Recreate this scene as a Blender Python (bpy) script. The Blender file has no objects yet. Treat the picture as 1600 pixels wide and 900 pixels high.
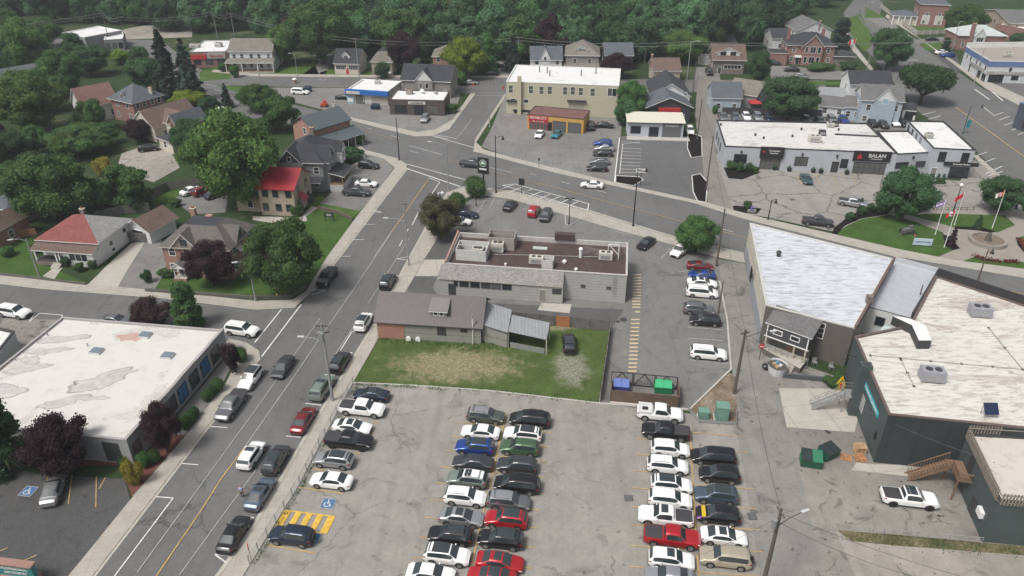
import bpy,bmesh,math,random
import numpy as np
from mathutils import Vector,Matrix
random.seed(7); np.random.seed(7)
R_ =math.radians
S =bpy.context.scene
C =S.collection

# ------------------------------------------------------------------ camera
F =1190.0; TH =R_(30); CAMH =62.0
cd =bpy.data.cameras.new('camera'); cam =bpy.data.objects.new('camera',cd); C.objects.link(cam)
cd.sensor_width =36; cd.lens =36*F /1600; cd.clip_start =1; cd.clip_end =3000
cam.location =(0,0,CAMH); cam.rotation_euler =(R_(60),0,0)
S.camera =cam
# ------------------------------------------------------------------ light
EXPOSURE =0.53
SUN_EL,SUN_AZ =58,-130          # azimuth measured from +Y clockwise, where the sun stands
S.view_settings.view_transform ='Standard'; S.view_settings.look ='None'
S.view_settings.gamma =1; S.view_settings.exposure =EXPOSURE; S.view_settings.use_curve_mapping =False
W =bpy.data.worlds.new('World'); S.world =W; W.use_nodes =True
nt =W.node_tree; nt.nodes.clear()
sky =nt.nodes.new('ShaderNodeTexSky'); sky.sky_type ='NISHITA'; sky.sun_disc =False
sky.sun_elevation =R_(SUN_EL); sky.sun_rotation =R_(SUN_AZ); sky.air_density =1.0; sky.dust_density =6.0; sky.ozone_density =1.0
hs =nt.nodes.new('ShaderNodeHueSaturation'); hs.inputs['Saturation'].default_value =0.35
bg =nt.nodes.new('ShaderNodeBackground'); bg.inputs['Strength'].default_value =0.092
wo =nt.nodes.new('ShaderNodeOutputWorld')
nt.links.new(sky.outputs[0],hs.inputs['Color']); nt.links.new(hs.outputs[0],bg.inputs[0]); nt.links.new(bg.outputs[0],wo.inputs[0])
sd =bpy.data.lights.new('sun','SUN'); sd.energy =1.65; sd.angle =R_(14); sd.color =(1,.965,.92)
sun =bpy.data.objects.new('sun',sd); C.objects.link(sun)
sv =Vector((math.sin(R_(SUN_AZ))*math.cos(R_(SUN_EL)),math.cos(R_(SUN_AZ))*math.cos(R_(SUN_EL)),math.sin(R_(SUN_EL))))
sun.rotation_euler =(-sv).to_track_quat('-Z','Y').to_euler()

# ------------------------------------------------------------------ place finding (photo position -> point on the ground / at a height)
def ray(px,py):
 u =(px -800)/F; v =(py -450)/F
 return Vector((u,math.cos(TH)-v *math.sin(TH),-math.sin(TH)-v *math.cos(TH)))
def P(px,py,z=0.0):
 d =ray(px,py); t =(z -CAMH)/d.z
 return Vector((d.x *t,d.y *t,z))
def hgt(bx,by,tx,ty):
 b =P(bx,by); d =ray(tx,ty)
 return CAMH +d.z *(b.y /d.y)
def XY(p): return Vector((p[0],p[1],0))

# ------------------------------------------------------------------ materials
MATS ={}
def nodes(name):
 m =bpy.data.materials.new(name); m.use_nodes =True
 n =m.node_tree; b =n.nodes['Principled BSDF']
 return m,n,b
def N(n,t,**k):
 x =n.nodes.new(t)
 for a,v in k.items():
  if a in ('inputs',):
   for i,q in v.items(): x.inputs[i].default_value =q
  else: setattr(x,a,v)
 return x
def c4(c): return (c[0],c[1],c[2],1)
def mixc(n,fac,a,b,blend='MIX'):
 x =n.nodes.new('ShaderNodeMix'); x.data_type ='RGBA'; x.blend_type =blend
 def put(i,v):
  if isinstance(v,(tuple,list)): x.inputs[i].default_value =c4(v)
  elif isinstance(v,(int,float)): x.inputs[i].default_value =v
  else: n.links.new(v,x.inputs[i])
 put(0,fac); put(6,a); put(7,b)
 return x.outputs[2]
def coords(n,kind,scale=(1,1,1),rot=0):
 tc =n.nodes.new('ShaderNodeTexCoord'); mp =n.nodes.new('ShaderNodeMapping')
 mp.inputs['Scale'].default_value =scale; mp.inputs['Rotation'].default_value =(0,0,rot)
 n.links.new(tc.outputs[kind],mp.inputs[0]); return mp.outputs[0]
def noise(n,vec,scale,detail=5,rough=.6,dist=0):
 x =N(n,'ShaderNodeTexNoise',inputs={'Scale': scale,'Detail': detail,'Roughness': rough,'Distortion': dist})
 n.links.new(vec,x.inputs['Vector']); return x.outputs['Fac']
def ramp(n,fac,a,b,ca=(0,0,0),cb=(1,1,1)):
 x =n.nodes.new('ShaderNodeValToRGB'); x.color_ramp.elements[0].position =a; x.color_ramp.elements[1].position =b
 x.color_ramp.elements[0].color =c4(ca); x.color_ramp.elements[1].color =c4(cb)
 n.links.new(fac,x.inputs[0]); return x.outputs[0]
def bump(n,b,h,strength=.3,dist=.05):
 x =n.nodes.new('ShaderNodeBump'); x.inputs['Strength'].default_value =strength; x.inputs['Distance'].default_value =dist
 n.links.new(h,x.inputs['Height']); n.links.new(x.outputs[0],b.inputs['Normal'])
def plain(name,col,rough=.6,metal=0,var=.12,scale=1.5,coat=0,spec=None):
 if name in MATS: return MATS[name]
 m,n,b =nodes(name)
 b.inputs['Roughness'].default_value =rough; b.inputs['Metallic'].default_value =metal
 if coat: b.inputs['Coat Weight'].default_value =coat; b.inputs['Coat Roughness'].default_value =.08
 if spec is not None: b.inputs['Specular IOR Level'].default_value =spec
 if var:
  v =coords(n,'Object'); f =noise(n,v,scale,6)
  k =ramp(n,f,.3,.7)
  n.links.new(mixc(n,k,tuple(c *(1-var) for c in col),tuple(min(1,c *(1+var)) for c in col)),b.inputs['Base Color'])
 else: b.inputs['Base Color'].default_value =c4(col)
 MATS[name]=m; return m
def brick(name,c1,c2,mortar=(.35,.32,.3),scale=1.0):
 if name in MATS: return MATS[name]
 m,n,b =nodes(name); uv =coords(n,'UV')
 x =N(n,'ShaderNodeTexBrick',inputs={'Color1': c4(c1),'Color2': c4(c2),'Mortar': c4(mortar),'Scale': scale,'Mortar Size': .012,'Brick Width': .24,'Row Height': .08,'Bias':-.2})
 n.links.new(uv,x.inputs['Vector'])
 f =noise(n,uv,.7,5); k =ramp(n,f,.3,.75)
 n.links.new(mixc(n,k,x.outputs['Color'],mixc(n,.3,x.outputs['Color'],(.06,.05,.05))),b.inputs['Base Color'])
 b.inputs['Roughness'].default_value =.9; MATS[name]=m; return m
def siding(name,col,step=.18,vertical=False,var=.1,rough=.7):
 if name in MATS: return MATS[name]
 m,n,b =nodes(name); uv =coords(n,'UV')
 sp =n.nodes.new('ShaderNodeSeparateXYZ'); n.links.new(uv,sp.inputs[0])
 mo =N(n,'ShaderNodeMath',operation='FRACT'); di =N(n,'ShaderNodeMath',operation='DIVIDE'); di.inputs[1].default_value =step
 n.links.new(sp.outputs[0 if vertical else 1],di.inputs[0]); n.links.new(di.outputs[0],mo.inputs[0])
 line =ramp(n,mo.outputs[0],.0,.16)
 f =noise(n,uv,.9,6); k =ramp(n,f,.3,.7)
 base =mixc(n,k,tuple(c *(1-var) for c in col),tuple(min(1,c *(1+var)) for c in col))
 n.links.new(mixc(n,line,mixc(n,.55,base,(.02,.02,.02)),base),b.inputs['Base Color'])
 bump(n,b,mo.outputs[0],.35,.03)
 b.inputs['Roughness'].default_value =rough; MATS[name]=m; return m
def shingle(name,col,var=.25):
 if name in MATS: return MATS[name]
 m,n,b =nodes(name); uv =coords(n,'UV')
 lo =tuple(c *(1-var) for c in col); hi =tuple(min(1,c *(1+var)) for c in col)
 x =N(n,'ShaderNodeTexBrick',inputs={'Color1': c4(lo),'Color2': c4(hi),'Mortar': c4(tuple(c *.55 for c in col)),'Scale': 1,'Mortar Size': .012,'Brick Width': .34,'Row Height': .16})
 n.links.new(uv,x.inputs['Vector'])
 f =noise(n,uv,.45,6,.65); k =ramp(n,f,.35,.7)
 n.links.new(mixc(n,k,x.outputs['Color'],mixc(n,.22,x.outputs['Color'],tuple(c *1.7+.012 for c in col))),b.inputs['Base Color'])
 b.inputs['Roughness'].default_value =.92; MATS[name]=m; return m
def seam(name,col,step=.4,rough=.45,metal=.2,var=.1):
 m =siding(name,col,step,True,var,rough)
 m.node_tree.nodes['Principled BSDF'].inputs['Metallic'].default_value =metal; return m
def membrane(name,col,stain=(.3,.27,.24),amount=.5,scale=.12,aniso=(1,1,1),rot=0,seams=0,flk=0):
 """flat roof sheet with ponding stains of their own shape, dirt streaks and lap seams"""
 if name in MATS: return MATS[name]
 m,n,b =nodes(name); v =coords(n,'Object',aniso,rot); v0 =coords(n,'Object',(1,1,1),rot)
 f1 =noise(n,v,scale,7,.62,.6); k1 =ramp(n,f1,.5+(1-amount)*.14,.56+(1-amount)*.14)
 f2 =noise(n,v,scale *6,6,.7); k2 =ramp(n,f2,.5,.72)
 base =mixc(n,k2,col,mixc(n,.35,col,stain))
 if flk:
  f3 =noise(n,v,1.3,5,.7); f5 =noise(n,v0,.22,4,.6); base =mixc(n,mixc(n,ramp(n,f5,.25,.55),(0,0,0),mixc(n,flk,(0,0,0),ramp(n,f3,.51,.56))),base,stain)
  f4 =noise(n,v0,.3,4,.6); base =mixc(n,ramp(n,f4,.35,.7),base,mixc(n,.12,base,stain))
 body =mixc(n,k1,base,mixc(n,.5,base,stain))
 edge =N(n,'ShaderNodeMath',operation='SUBTRACT'); edge.inputs[1].default_value =.5+(1-amount)*.14
 n.links.new(f1,edge.inputs[0]); ab =N(n,'ShaderNodeMath',operation='ABSOLUTE'); n.links.new(edge.outputs[0],ab.inputs[0])
 ke =ramp(n,ab.outputs[0],.0,.012,(1,1,1),(0,0,0))
 out =mixc(n,mixc(n,.7,(0,0,0),ke),body,stain)
 if seams:
  sp =n.nodes.new('ShaderNodeSeparateXYZ'); n.links.new(v0,sp.inputs[0])
  di =N(n,'ShaderNodeMath',operation='DIVIDE'); di.inputs[1].default_value =seams
  fr =N(n,'ShaderNodeMath',operation='FRACT'); n.links.new(sp.outputs[1],di.inputs[0]); n.links.new(di.outputs[0],fr.inputs[0])
  l =ramp(n,fr.outputs[0],.0,.035,(.6,.6,.6),(0,0,0)); out =mixc(n,mixc(n,.35,(0,0,0),l),out,stain)
 n.links.new(out,b.inputs['Base Color']); b.inputs['Roughness'].default_value =.75
 MATS[name]=m; return m
def asphalt(name,col,crack=.5,patch=.25,cscale=.09,stain=0.0,lane=0):
 if name in MATS: return MATS[name]
 m,n,b =nodes(name); v =coords(n,'Object')
 lo =tuple(c *(1-patch) for c in col); hi =tuple(c *(1+patch) for c in col)
 f1 =noise(n,v,.05,6,.6,.5); a =mixc(n,ramp(n,f1,.36,.64),lo,hi); fz =noise(n,v,.42,7,.7,.4); a =mixc(n,ramp(n,fz,.38,.66),mixc(n,.22,a,(.03,.03,.03)),a)
 f2 =noise(n,v,2.2,8,.75); a =mixc(n,ramp(n,f2,.3,.75),mixc(n,.25,a,(.01,.01,.01)),a)
 f5 =noise(n,v,14,3,.8); a =mixc(n,ramp(n,f5,.35,.75),a,mixc(n,.18,a,(.55,.54,.5)))
 # streaks worn by wheels, stretched along the street
 vs =coords(n,'Object',(1.2,.05,1),R_(-9)); f3 =noise(n,vs,.8,5); a =mixc(n,ramp(n,f3,.5,.75,(0,0,0),(.5,.5,.5)),a,mixc(n,.3,a,(.02,.02,.02)))
 if stain:
  f4 =noise(n,v,.28,5,.6,1.2); a =mixc(n,ramp(n,f4,.57,.68),a,mixc(n,stain,a,(.025,.023,.02))); f8 =noise(n,v,.95,3,.5,.3); a =mixc(n,ramp(n,f8,.66,.72),a,mixc(n,min(1,stain *1.3),a,(.02,.018,.016)))
  f6 =noise(n,v,.16,6,.65,.8); a =mixc(n,ramp(n,f6,.58,.72),a,mixc(n,stain *.5,a,(.40,.38,.35)))
 # warped cell cracks
 wn =N(n,'ShaderNodeTexNoise',inputs={'Scale': .5,'Detail': 5.0,'Roughness': .7}); n.links.new(v,wn.inputs['Vector'])
 vm =N(n,'ShaderNodeVectorMath',operation='SCALE'); vm.inputs['Scale'].default_value =2.6; n.links.new(wn.outputs['Color'],vm.inputs[0])
 va =N(n,'ShaderNodeVectorMath',operation='ADD'); n.links.new(v,va.inputs[0]); n.links.new(vm.outputs[0],va.inputs[1])
 vo =N(n,'ShaderNodeTexVoronoi',feature='DISTANCE_TO_EDGE',inputs={'Scale': cscale}); n.links.new(va.outputs[0],vo.inputs['Vector'])
 ck =ramp(n,vo.outputs['Distance'],.0,(.017 if crack >= 1 else .0105)*(cscale /.09),(1,1,1),(0,0,0))
 msk =ramp(n,noise(n,v,.11,3),*((.2,.35) if crack >= 1 else (.42,.56)))
 f =mixc(n,ck,(0,0,0),msk); a =mixc(n,mixc(n,crack,(0,0,0),f),a,tuple(c *.22 for c in col))
 n.links.new(a,b.inputs['Base Color']); b.inputs['Roughness'].default_value =.88
 b.inputs['Specular IOR Level'].default_value =.3
 MATS[name]=m; return m
def concrete(name,col,joint=1.5,rot=R_(-9),var=.13):
 if name in MATS: return MATS[name]
 m,n,b =nodes(name); v =coords(n,'Object'); vr =coords(n,'Object',(1,1,1),rot)
 a =mixc(n,ramp(n,noise(n,v,.5,7,.7),.3,.7),tuple(c *(1-var) for c in col),tuple(c *(1+var) for c in col))
 a =mixc(n,ramp(n,noise(n,v,5,5,.7),.45,.8),a,mixc(n,.2,a,(.08,.07,.06)))
 if joint:
  sp =n.nodes.new('ShaderNodeSeparateXYZ'); n.links.new(vr,sp.inputs[0])
  for ax in (0,1):
   di =N(n,'ShaderNodeMath',operation='DIVIDE'); di.inputs[1].default_value =joint *(1 if ax else 1.6); fr =N(n,'ShaderNodeMath',operation='FRACT')
   n.links.new(sp.outputs[ax],di.inputs[0]); n.links.new(di.outputs[0],fr.inputs[0])
   l =ramp(n,fr.outputs[0],.0,.05,(.55,.55,.55),(0,0,0)); a =mixc(n,l,a,tuple(c *.5 for c in col))
 n.links.new(a,b.inputs['Base Color']); b.inputs['Roughness'].default_value =.85; MATS[name]=m; return m
def turf(name,col,dry=(.30,.24,.14),amount=0.0,scale=.2,blobs=()):
 if name in MATS: return MATS[name]
 m,n,b =nodes(name); v =coords(n,'Object')
 a =mixc(n,ramp(n,noise(n,v,.35,6,.7),.3,.7),tuple(c *.72 for c in col),tuple(c *1.25 for c in col))
 a =mixc(n,ramp(n,noise(n,v,3.5,6,.8),.35,.7),mixc(n,.45,a,(.01,.015,.005)),a)
 if amount:
  f =noise(n,v,scale,8,.75,.3); k =ramp(n,f,.58-amount *.25,.76-amount *.22)
  g =ramp(n,noise(n,v,4.5,7,.85),.40,.60)
  a =mixc(n,mixc(n,k,(0,0,0),g),a,mixc(n,ramp(n,noise(n,v,1.4,6),.3,.7),dry,tuple(c *1.5 for c in dry)))
 for bx_,by_,rx_,ry_,bc in blobs:       # worn places with ragged, fading edges
  mp =n.nodes.new('ShaderNodeMapping'); mp.inputs['Location'].default_value =(-bx_ /rx_,-by_ /ry_,0); mp.inputs['Scale'].default_value =(1/rx_,1/ry_,0); n.links.new(v,mp.inputs[0])
  ln =N(n,'ShaderNodeVectorMath',operation='LENGTH'); n.links.new(mp.outputs[0],ln.inputs[0])
  s1 =N(n,'ShaderNodeMath',operation='MULTIPLY_ADD'); s1.inputs[1].default_value =2.2; s1.inputs[2].default_value =-.1; n.links.new(noise(n,v,.55,8,.75),s1.inputs[0])
  s2 =N(n,'ShaderNodeMath',operation='SUBTRACT'); n.links.new(s1.outputs[0],s2.inputs[0]); n.links.new(ln.outputs['Value'],s2.inputs[1])
  g =ramp(n,noise(n,v,3.2,7,.85),.36,.60); a =mixc(n,mixc(n,ramp(n,s2.outputs[0],.0,.5),(0,0,0),g),a,mixc(n,ramp(n,noise(n,v,1.8,6),.3,.7),tuple(c *.75 for c in bc),tuple(c *1.3 for c in bc)))
 n.links.new(a,b.inputs['Base Color']); b.inputs['Roughness'].default_value =.95; b.inputs['Specular IOR Level'].default_value =.1
 bump(n,b,noise(n,v,5,6,.8),.6,.08); MATS[name]=m; return m
def foliage(name,c1,c2,sat_var=.5):
 if name in MATS: return MATS[name]
 m,n,b =nodes(name); v =coords(n,'Object')
 oi =n.nodes.new('ShaderNodeObjectInfo')
 f =noise(n,v,1.1,4,.7); g =noise(n,v,.22,3)
 a =mixc(n,ramp(n,f,.3,.7),c1,c2)
 a =mixc(n,ramp(n,g,.35,.65),a,mixc(n,.5,a,c2))
 h =n.nodes.new('ShaderNodeHueSaturation'); n.links.new(a,h.inputs['Color'])
 mr =N(n,'ShaderNodeMapRange',inputs={'To Min': 1-sat_var *.5,'To Max': 1+sat_var *.5}); n.links.new(oi.outputs['Random'],mr.inputs[0]); n.links.new(mr.outputs[0],h.inputs['Value'])
 mh =N(n,'ShaderNodeMapRange',inputs={'To Min': .485,'To Max': .515}); n.links.new(oi.outputs['Random'],mh.inputs[0]); n.links.new(mh.outputs[0],h.inputs['Hue'])
 n.links.new(h.outputs[0],b.inputs['Base Color']); b.inputs['Roughness'].default_value =.75; b.inputs['Specular IOR Level'].default_value =.2
 tr =n.nodes.new('ShaderNodeBsdfTranslucent'); n.links.new(h.outputs[0],tr.inputs[0]); mx =n.nodes.new('ShaderNodeMixShader'); mx.inputs[0].default_value =.3
 n.links.new(b.outputs[0],mx.inputs[1]); n.links.new(tr.outputs[0],mx.inputs[2]); n.links.new(mx.outputs[0],n.nodes['Material Output'].inputs[0])
 MATS[name]=m; return m
def paint(col,metal=.35,rough=.32):
 name ='car_paint_%02x%02x%02x' % tuple(int(min(.999,c)*255) for c in col)
 if name in MATS: return MATS[name]
 m,n,b =nodes(name); b.inputs['Base Color'].default_value =c4(col); b.inputs['Metallic'].default_value =metal; b.inputs['Roughness'].default_value =rough
 b.inputs['Coat Weight'].default_value =.7; b.inputs['Coat Roughness'].default_value =.06; MATS[name]=m; return m

GLASS =plain('window_glass',(.022,.028,.034),.08,0,.5,.6,spec=.7)
gn =GLASS.node_tree; oi_ =gn.nodes.new('ShaderNodeObjectInfo'); gn.links.new(mixc(gn,ramp(gn,oi_.outputs['Random'],.45,.95),(.018,.024,.030),(.15,.15,.14)),gn.nodes['Principled BSDF'].inputs['Base Color'])
CARGLASS =plain('car_glass',(.030,.040,.044),.05,0,0,spec=1.0)
WHITE =plain('white_trim',(.72,.72,.70),.6)
CREAM =plain('cream_trim',(.50,.46,.38),.7)
BLACK =plain('black_metal',(.018,.018,.02),.5)
CHAR =plain('charcoal_trim',(.045,.043,.045),.6)
GREYM =plain('galvanised_metal',(.33,.34,.34),.5,.4)
RUBBER =plain('tyre_rubber',(.015,.015,.016),.85)
RIM =plain('wheel_rim',(.38,.38,.39),.35,.7,0)
DARKRIM =plain('dark_wheel_rim',(.03,.03,.03),.4,.5,0)
WOODP =plain('weathered_pole_wood',(.10,.085,.07),.9)
WOODF =siding('fence_boards',(.17,.14,.11),.16,True,.35)
WOODB =siding('brown_deck_boards',(.20,.125,.078),.14,True,.2)
REDP =plain('red_metal',(.42,.03,.035),.5)
BARK =plain('bark',(.07,.055,.042),.95,0,.3,4)

# ------------------------------------------------------------------ mesh builder
class MB:
 def __init__(s): s.v =[]; s.f =[]; s.m =[]; s.ms =[]
 def mi(s,m):
  if m not in s.ms: s.ms.append(m)
  return s.ms.index(m)
 def face(s,pts,m):
  i =len(s.v); s.v += [tuple(p) for p in pts]; s.f.append(tuple(range(i,i +len(pts)))); s.m.append(s.mi(m)); return s
 def hull(s,bot,top,m,cap=True,mtop=None,base=True):
  n =len(bot)
  for i in range(n):
   j =(i +1) % n; s.face([bot[i],bot[j],top[j],top[i]],m)
  if cap: s.face(top,mtop or m)
  if base: s.face(bot[::-1],m)
  return s
 def prism(s,poly,z0,z1,m,mtop=None,base=True):
  return s.hull([(p[0],p[1],z0) for p in poly],[(p[0],p[1],z1) for p in poly],m,True,mtop,base)
 def box(s,c,sz,m,ax=0.0,mtop=None):
  a,b,h =sz[0]/2,sz[1]/2,sz[2]; co,si =math.cos(ax),math.sin(ax)
  q =[(c[0]+x *co -y *si,c[1]+x *si +y *co) for x,y in ((-a,-b),(a,-b),(a,b),(-a,b))]
  return s.prism(q,c[2],c[2]+h,m,mtop)
 def tube(s,p,q,r,m,r2=None,n=8):
  p =Vector(p); q =Vector(q); d =(q -p);
  if d.length <1e-6: return s
  d.normalize(); a =d.cross(Vector((0,0,1)) if abs(d.z)<.95 else Vector((1,0,0))).normalized(); b =d.cross(a); r2 =r if r2 is None else r2
  A =[p +(a *math.cos(t)+b *math.sin(t))*r for t in [2*math.pi *k /n for k in range(n)]]
  B =[q +(a *math.cos(t)+b *math.sin(t))*r2 for t in [2*math.pi *k /n for k in range(n)]]
  return s.hull(A[::-1],B[::-1],m)
 def beam(s,p,q,w,h,m):
  p =Vector(p); q =Vector(q); d =(q -p).normalized(); a =d.cross(Vector((0,0,1)) if abs(d.z)<.95 else Vector((1,0,0))).normalized()*w /2; b =a.cross(d).normalized()*h /2
  return s.hull([p -a -b,p +a -b,p +a +b,p -a +b],[q -a -b,q +a -b,q +a +b,q -a +b],m)
 def build(s,name,parent=None,label=None,smooth=False,origin=None):
  me =bpy.data.meshes.new(name)
  o =Vector(origin) if origin is not None else (parent['_w'] if parent is not None and '_w' in parent else None)
  off =Vector(o) if o is not None else Vector((0,0,0))
  V =[(x[0]-off.x,x[1]-off.y,x[2]-off.z) for x in s.v]
  me.from_pydata(V,[],s.f)
  for m in s.ms: me.materials.append(m)
  me.polygons.foreach_set('material_index',s.m)
  uv =me.uv_layers.new(name='UVMap').data
  for p in me.polygons:
   n =p.normal
   if abs(n.z)>.999: u =Vector((.9877,-.1564,0))
   else: u =Vector((0,0,1)).cross(n).normalized()
   w =n.cross(u)
   for li,vi in zip(p.loop_indices,p.vertices):
    c =me.vertices[vi].co; uv[li].uv =(c.dot(u),c.dot(w))
  if smooth:
   bm =bmesh.new(); bm.from_mesh(me); bmesh.ops.remove_doubles(bm,verts=bm.verts,dist=.001); bm.to_mesh(me); bm.free()
   me.polygons.foreach_set('use_smooth',[True]*len(me.polygons))
  ob =bpy.data.objects.new(name,me); C.objects.link(ob)
  if o is not None: ob['_w']=[off.x,off.y,off.z]
  if parent is not None: ob.parent =parent
  elif origin is not None: ob.location =off
  if label: ob['label']=label
  return ob
def thing(name,label,cat,loc=(0,0,0),group=None,rz=0):
 o =bpy.data.objects.new(name,None); C.objects.link(o); o.location =loc; o.rotation_euler =(0,0,rz)
 o['label']=label; o['category']=cat; o.empty_display_size =.5
 if group: o['group']=group
 o['_w']=[loc[0],loc[1],loc[2]]
 return o
def tag(o,label,cat,group=None,kind=None):
 if label: o['label']=label
 if cat: o['category']=cat
 if group: o['group']=group
 if kind: o['kind']=kind
 return o
def struct(o): o['kind']='structure'; return o
def copy_tree(o,label=None):
 r =o.copy(); C.objects.link(r)
 if label: r['label']=label
 for ch in o.children:
  c =ch.copy(); C.objects.link(c); c.parent =r
  for g in ch.children:
   d =g.copy(); C.objects.link(d); d.parent =c
 return r
def text_mesh(txt,size,m,name='lettering',parent=None,loc=None,rot=None,bold=0.0,origin_align='CENTER'):
 cu =bpy.data.curves.new(name,'FONT'); cu.body =txt; cu.size =size; cu.extrude =.012; cu.offset =bold; cu.align_x =origin_align; cu.align_y ='CENTER'
 t =bpy.data.objects.new(name,cu); C.objects.link(t); dg =bpy.context.evaluated_depsgraph_get(); dg.update()
 me =bpy.data.meshes.new_from_object(t.evaluated_get(dg)); bpy.data.objects.remove(t); bpy.data.curves.remove(cu)
 me.materials.clear(); me.materials.append(m)
 o =bpy.data.objects.new(name,me); C.objects.link(o)
 if parent is not None:
  o.parent =parent
  if loc is not None and '_w' in parent: loc =Vector(loc)-Vector(parent['_w'])
 if loc is not None: o.location =loc
 if rot is not None: o.rotation_euler =rot
 return o
# ------------------------------------------------------------------ cars
HEAD =plain('headlight_glass',(.62,.64,.66),.12,0,0,.6); TAIL =plain('tail_light_red',(.28,.012,.012),.2,0,0,.6)
def lerp(a,b,t): return a +(b -a)*t
def pl(x,pts):
 for (x0,y0),(x1,y1) in zip(pts,pts[1:]):
  if x <= x1:
   t =max(0,min(1,(x -x0)/(x1 -x0))); return lerp(y0,y1,t)
 return pts[-1][1]
KINDS ={
 # L, W, belt profile, top profile (front is +x), windscreen x0,x1, rear glass x0,x1, side windows, wheels
 'sedan': dict(L=4.75,W=1.84,zf=.22,belt=[(-2.4,.80),(-2.1,.98),(-1.2,1.0),(.9,.93),(2.0,.76),(2.4,.60)],top=[(-2.4,.80),(-2.15,1.02),(-1.75,1.07),(-.95,1.42),(-.2,1.46),(.35,1.41),(1.2,.96),(2.05,.79),(2.4,.60)],ws=(.38,1.16),rg=(-1.68,-.95),sw=[(-1.25,-.30),(-.22,.72)],wb=(-1.42,1.42),wr=.34),
 'suv': dict(L=4.6,W=1.86,zf=.27,belt=[(-2.32,.92),(-2.2,1.08),(-1.2,1.10),(.9,1.05),(1.95,.92),(2.32,.70)],top=[(-2.32,.95),(-2.22,1.16),(-1.95,1.52),(-1.5,1.66),(-.2,1.70),(.4,1.63),(1.12,1.10),(1.95,.96),(2.32,.70)],ws=(.42,1.08),rg=(-2.2,-1.93),sw=[(-1.85,-1.15),(-1.05,-.2),(-.12,.68)],wb=(-1.36,1.38),wr=.37),
 'bigsuv': dict(L=5.05,W=1.98,zf=.30,belt=[(-2.55,.95),(-2.45,1.14),(-1.2,1.15),(1.0,1.12),(2.2,1.0),(2.55,.75)],top=[(-2.55,1.0),(-2.47,1.25),(-2.25,1.64),(-1.9,1.76),(-.2,1.80),(.55,1.74),(1.25,1.17),(2.2,1.05),(2.55,.75)],ws=(.56,1.2),rg=(-2.46,-2.24),sw=[(-2.1,-1.3),(-1.2,-.25),(-.15,.8)],wb=(-1.5,1.5),wr=.39),
 'van': dict(L=5.1,W=1.98,zf=.22,belt=[(-2.55,.90),(-2.45,1.08),(.9,1.02),(2.1,.88),(2.55,.62)],top=[(-2.55,.98),(-2.48,1.2),(-2.25,1.62),(-1.9,1.72),(.2,1.74),(.8,1.62),(1.7,1.03),(2.15,.90),(2.55,.62)],ws=(.85,1.62),rg=(-2.46,-2.24),sw=[(-2.1,-1.15),(-1.05,.02),(.12,.98)],wb=(-1.52,1.55),wr=.35),
 'coupe': dict(L=4.5,W=1.82,zf=.18,belt=[(-2.27,.75),(-2.05,.90),(-1.2,.92),(.8,.84),(1.9,.68),(2.27,.50)],top=[(-2.27,.76),(-2.1,.94),(-1.7,1.0),(-.8,1.27),(-.3,1.30),(.15,1.25),(.95,.88),(1.95,.70),(2.27,.50)],ws=(.18,.92),rg=(-1.65,-.8),sw=[(-1.1,-.35),(-.27,.55)],wb=(-1.32,1.36),wr=.34),
 'pickup': dict(L=5.8,W=2.03,zf=.36,belt=[(-2.9,1.08),(-2.82,1.18),(-.9,1.18),(1.2,1.16),(2.6,1.08),(2.9,.82)],top=[(-2.9,1.10),(-2.82,1.20),(-.98,1.20),(-.88,1.22),(-.72,1.82),(-.3,1.90),(.55,1.86),(.75,1.78),(1.35,1.20),(2.6,1.12),(2.9,.85)],ws=(.77,1.32),rg=(-.86,-.73),sw=[(-.6,.12),(.22,1.0)],wb=(-1.85,1.85),wr=.42,bed=(-2.78,-1.0)),
}
def surf(k,x,t,side=1,off=0.0):
 """point on the body; t 0..9 runs from the underside round the flank to the roof centre line"""
 L2 =k['L']/2; e =min(1,abs(x)/L2); w =k['W']/2*(1-.10*max(0,(e -.62)/.38) ** 2-.05*max(0,(e -.88)/.12) ** 2)
 zb =pl(x,k['belt']); zt =max(zb +.015,pl(x,k['top'])); g =max(0,min(1,(zt -zb)/.42)); zf =k['zf']+.16*max(0,(e -.88)/.12)
 wr =lerp(.90*w,.765*w,g)
 pts =[(0,zf),(.86*w,zf),(.975*w,zf +.10),(1.0*w,lerp(zf,zb,.55)),(.985*w,zb -.07),(.945*w,zb),(wr,zt -.07*g -.012),(.88*wr,zt),(.5*wr,zt +.02+.01*g),(0,zt +.028+.012*g)]
 i =int(min(8,math.floor(t))); f =t -i; a,b =pts[i],pts[i +1]
 y =lerp(a[0],b[0],f); z =lerp(a[1],b[1],f)
 if off:
  n =Vector((0,b[1]-a[1],-(b[0]-a[0])))
  n =Vector((0,n.y,n.z)).normalized(); y += n.y *off; z += n.z *off
 return Vector((x,side *y,z))
def patch(k,x0,x1,t0,t1,off=.012,nx=5,nt=4,side=1,both=False,mb=None,m=None,dx=0.0):
 mb =mb or MB()
 if both:   # crosses the centre line
  ts =[(t0 +(9-t0)*j /nt,1) for j in range(nt +1)]+[(9-(9-t0)*j /nt,-1) for j in range(1,nt +1)]
 else: ts =[(t0 +(t1 -t0)*j /nt,side) for j in range(nt +1)]
 g =[[surf(k,x0 +(x1 -x0)*i /nx,t,s,off)+Vector((dx,0,0)) for t,s in ts] for i in range(nx +1)]
 for i in range(nx):
  for j in range(len(ts)-1):
   q =[g[i][j],g[i +1][j],g[i +1][j +1],g[i][j +1]]
   mb.face(q if (side ==1) else q[::-1],m)
 return mb
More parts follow.
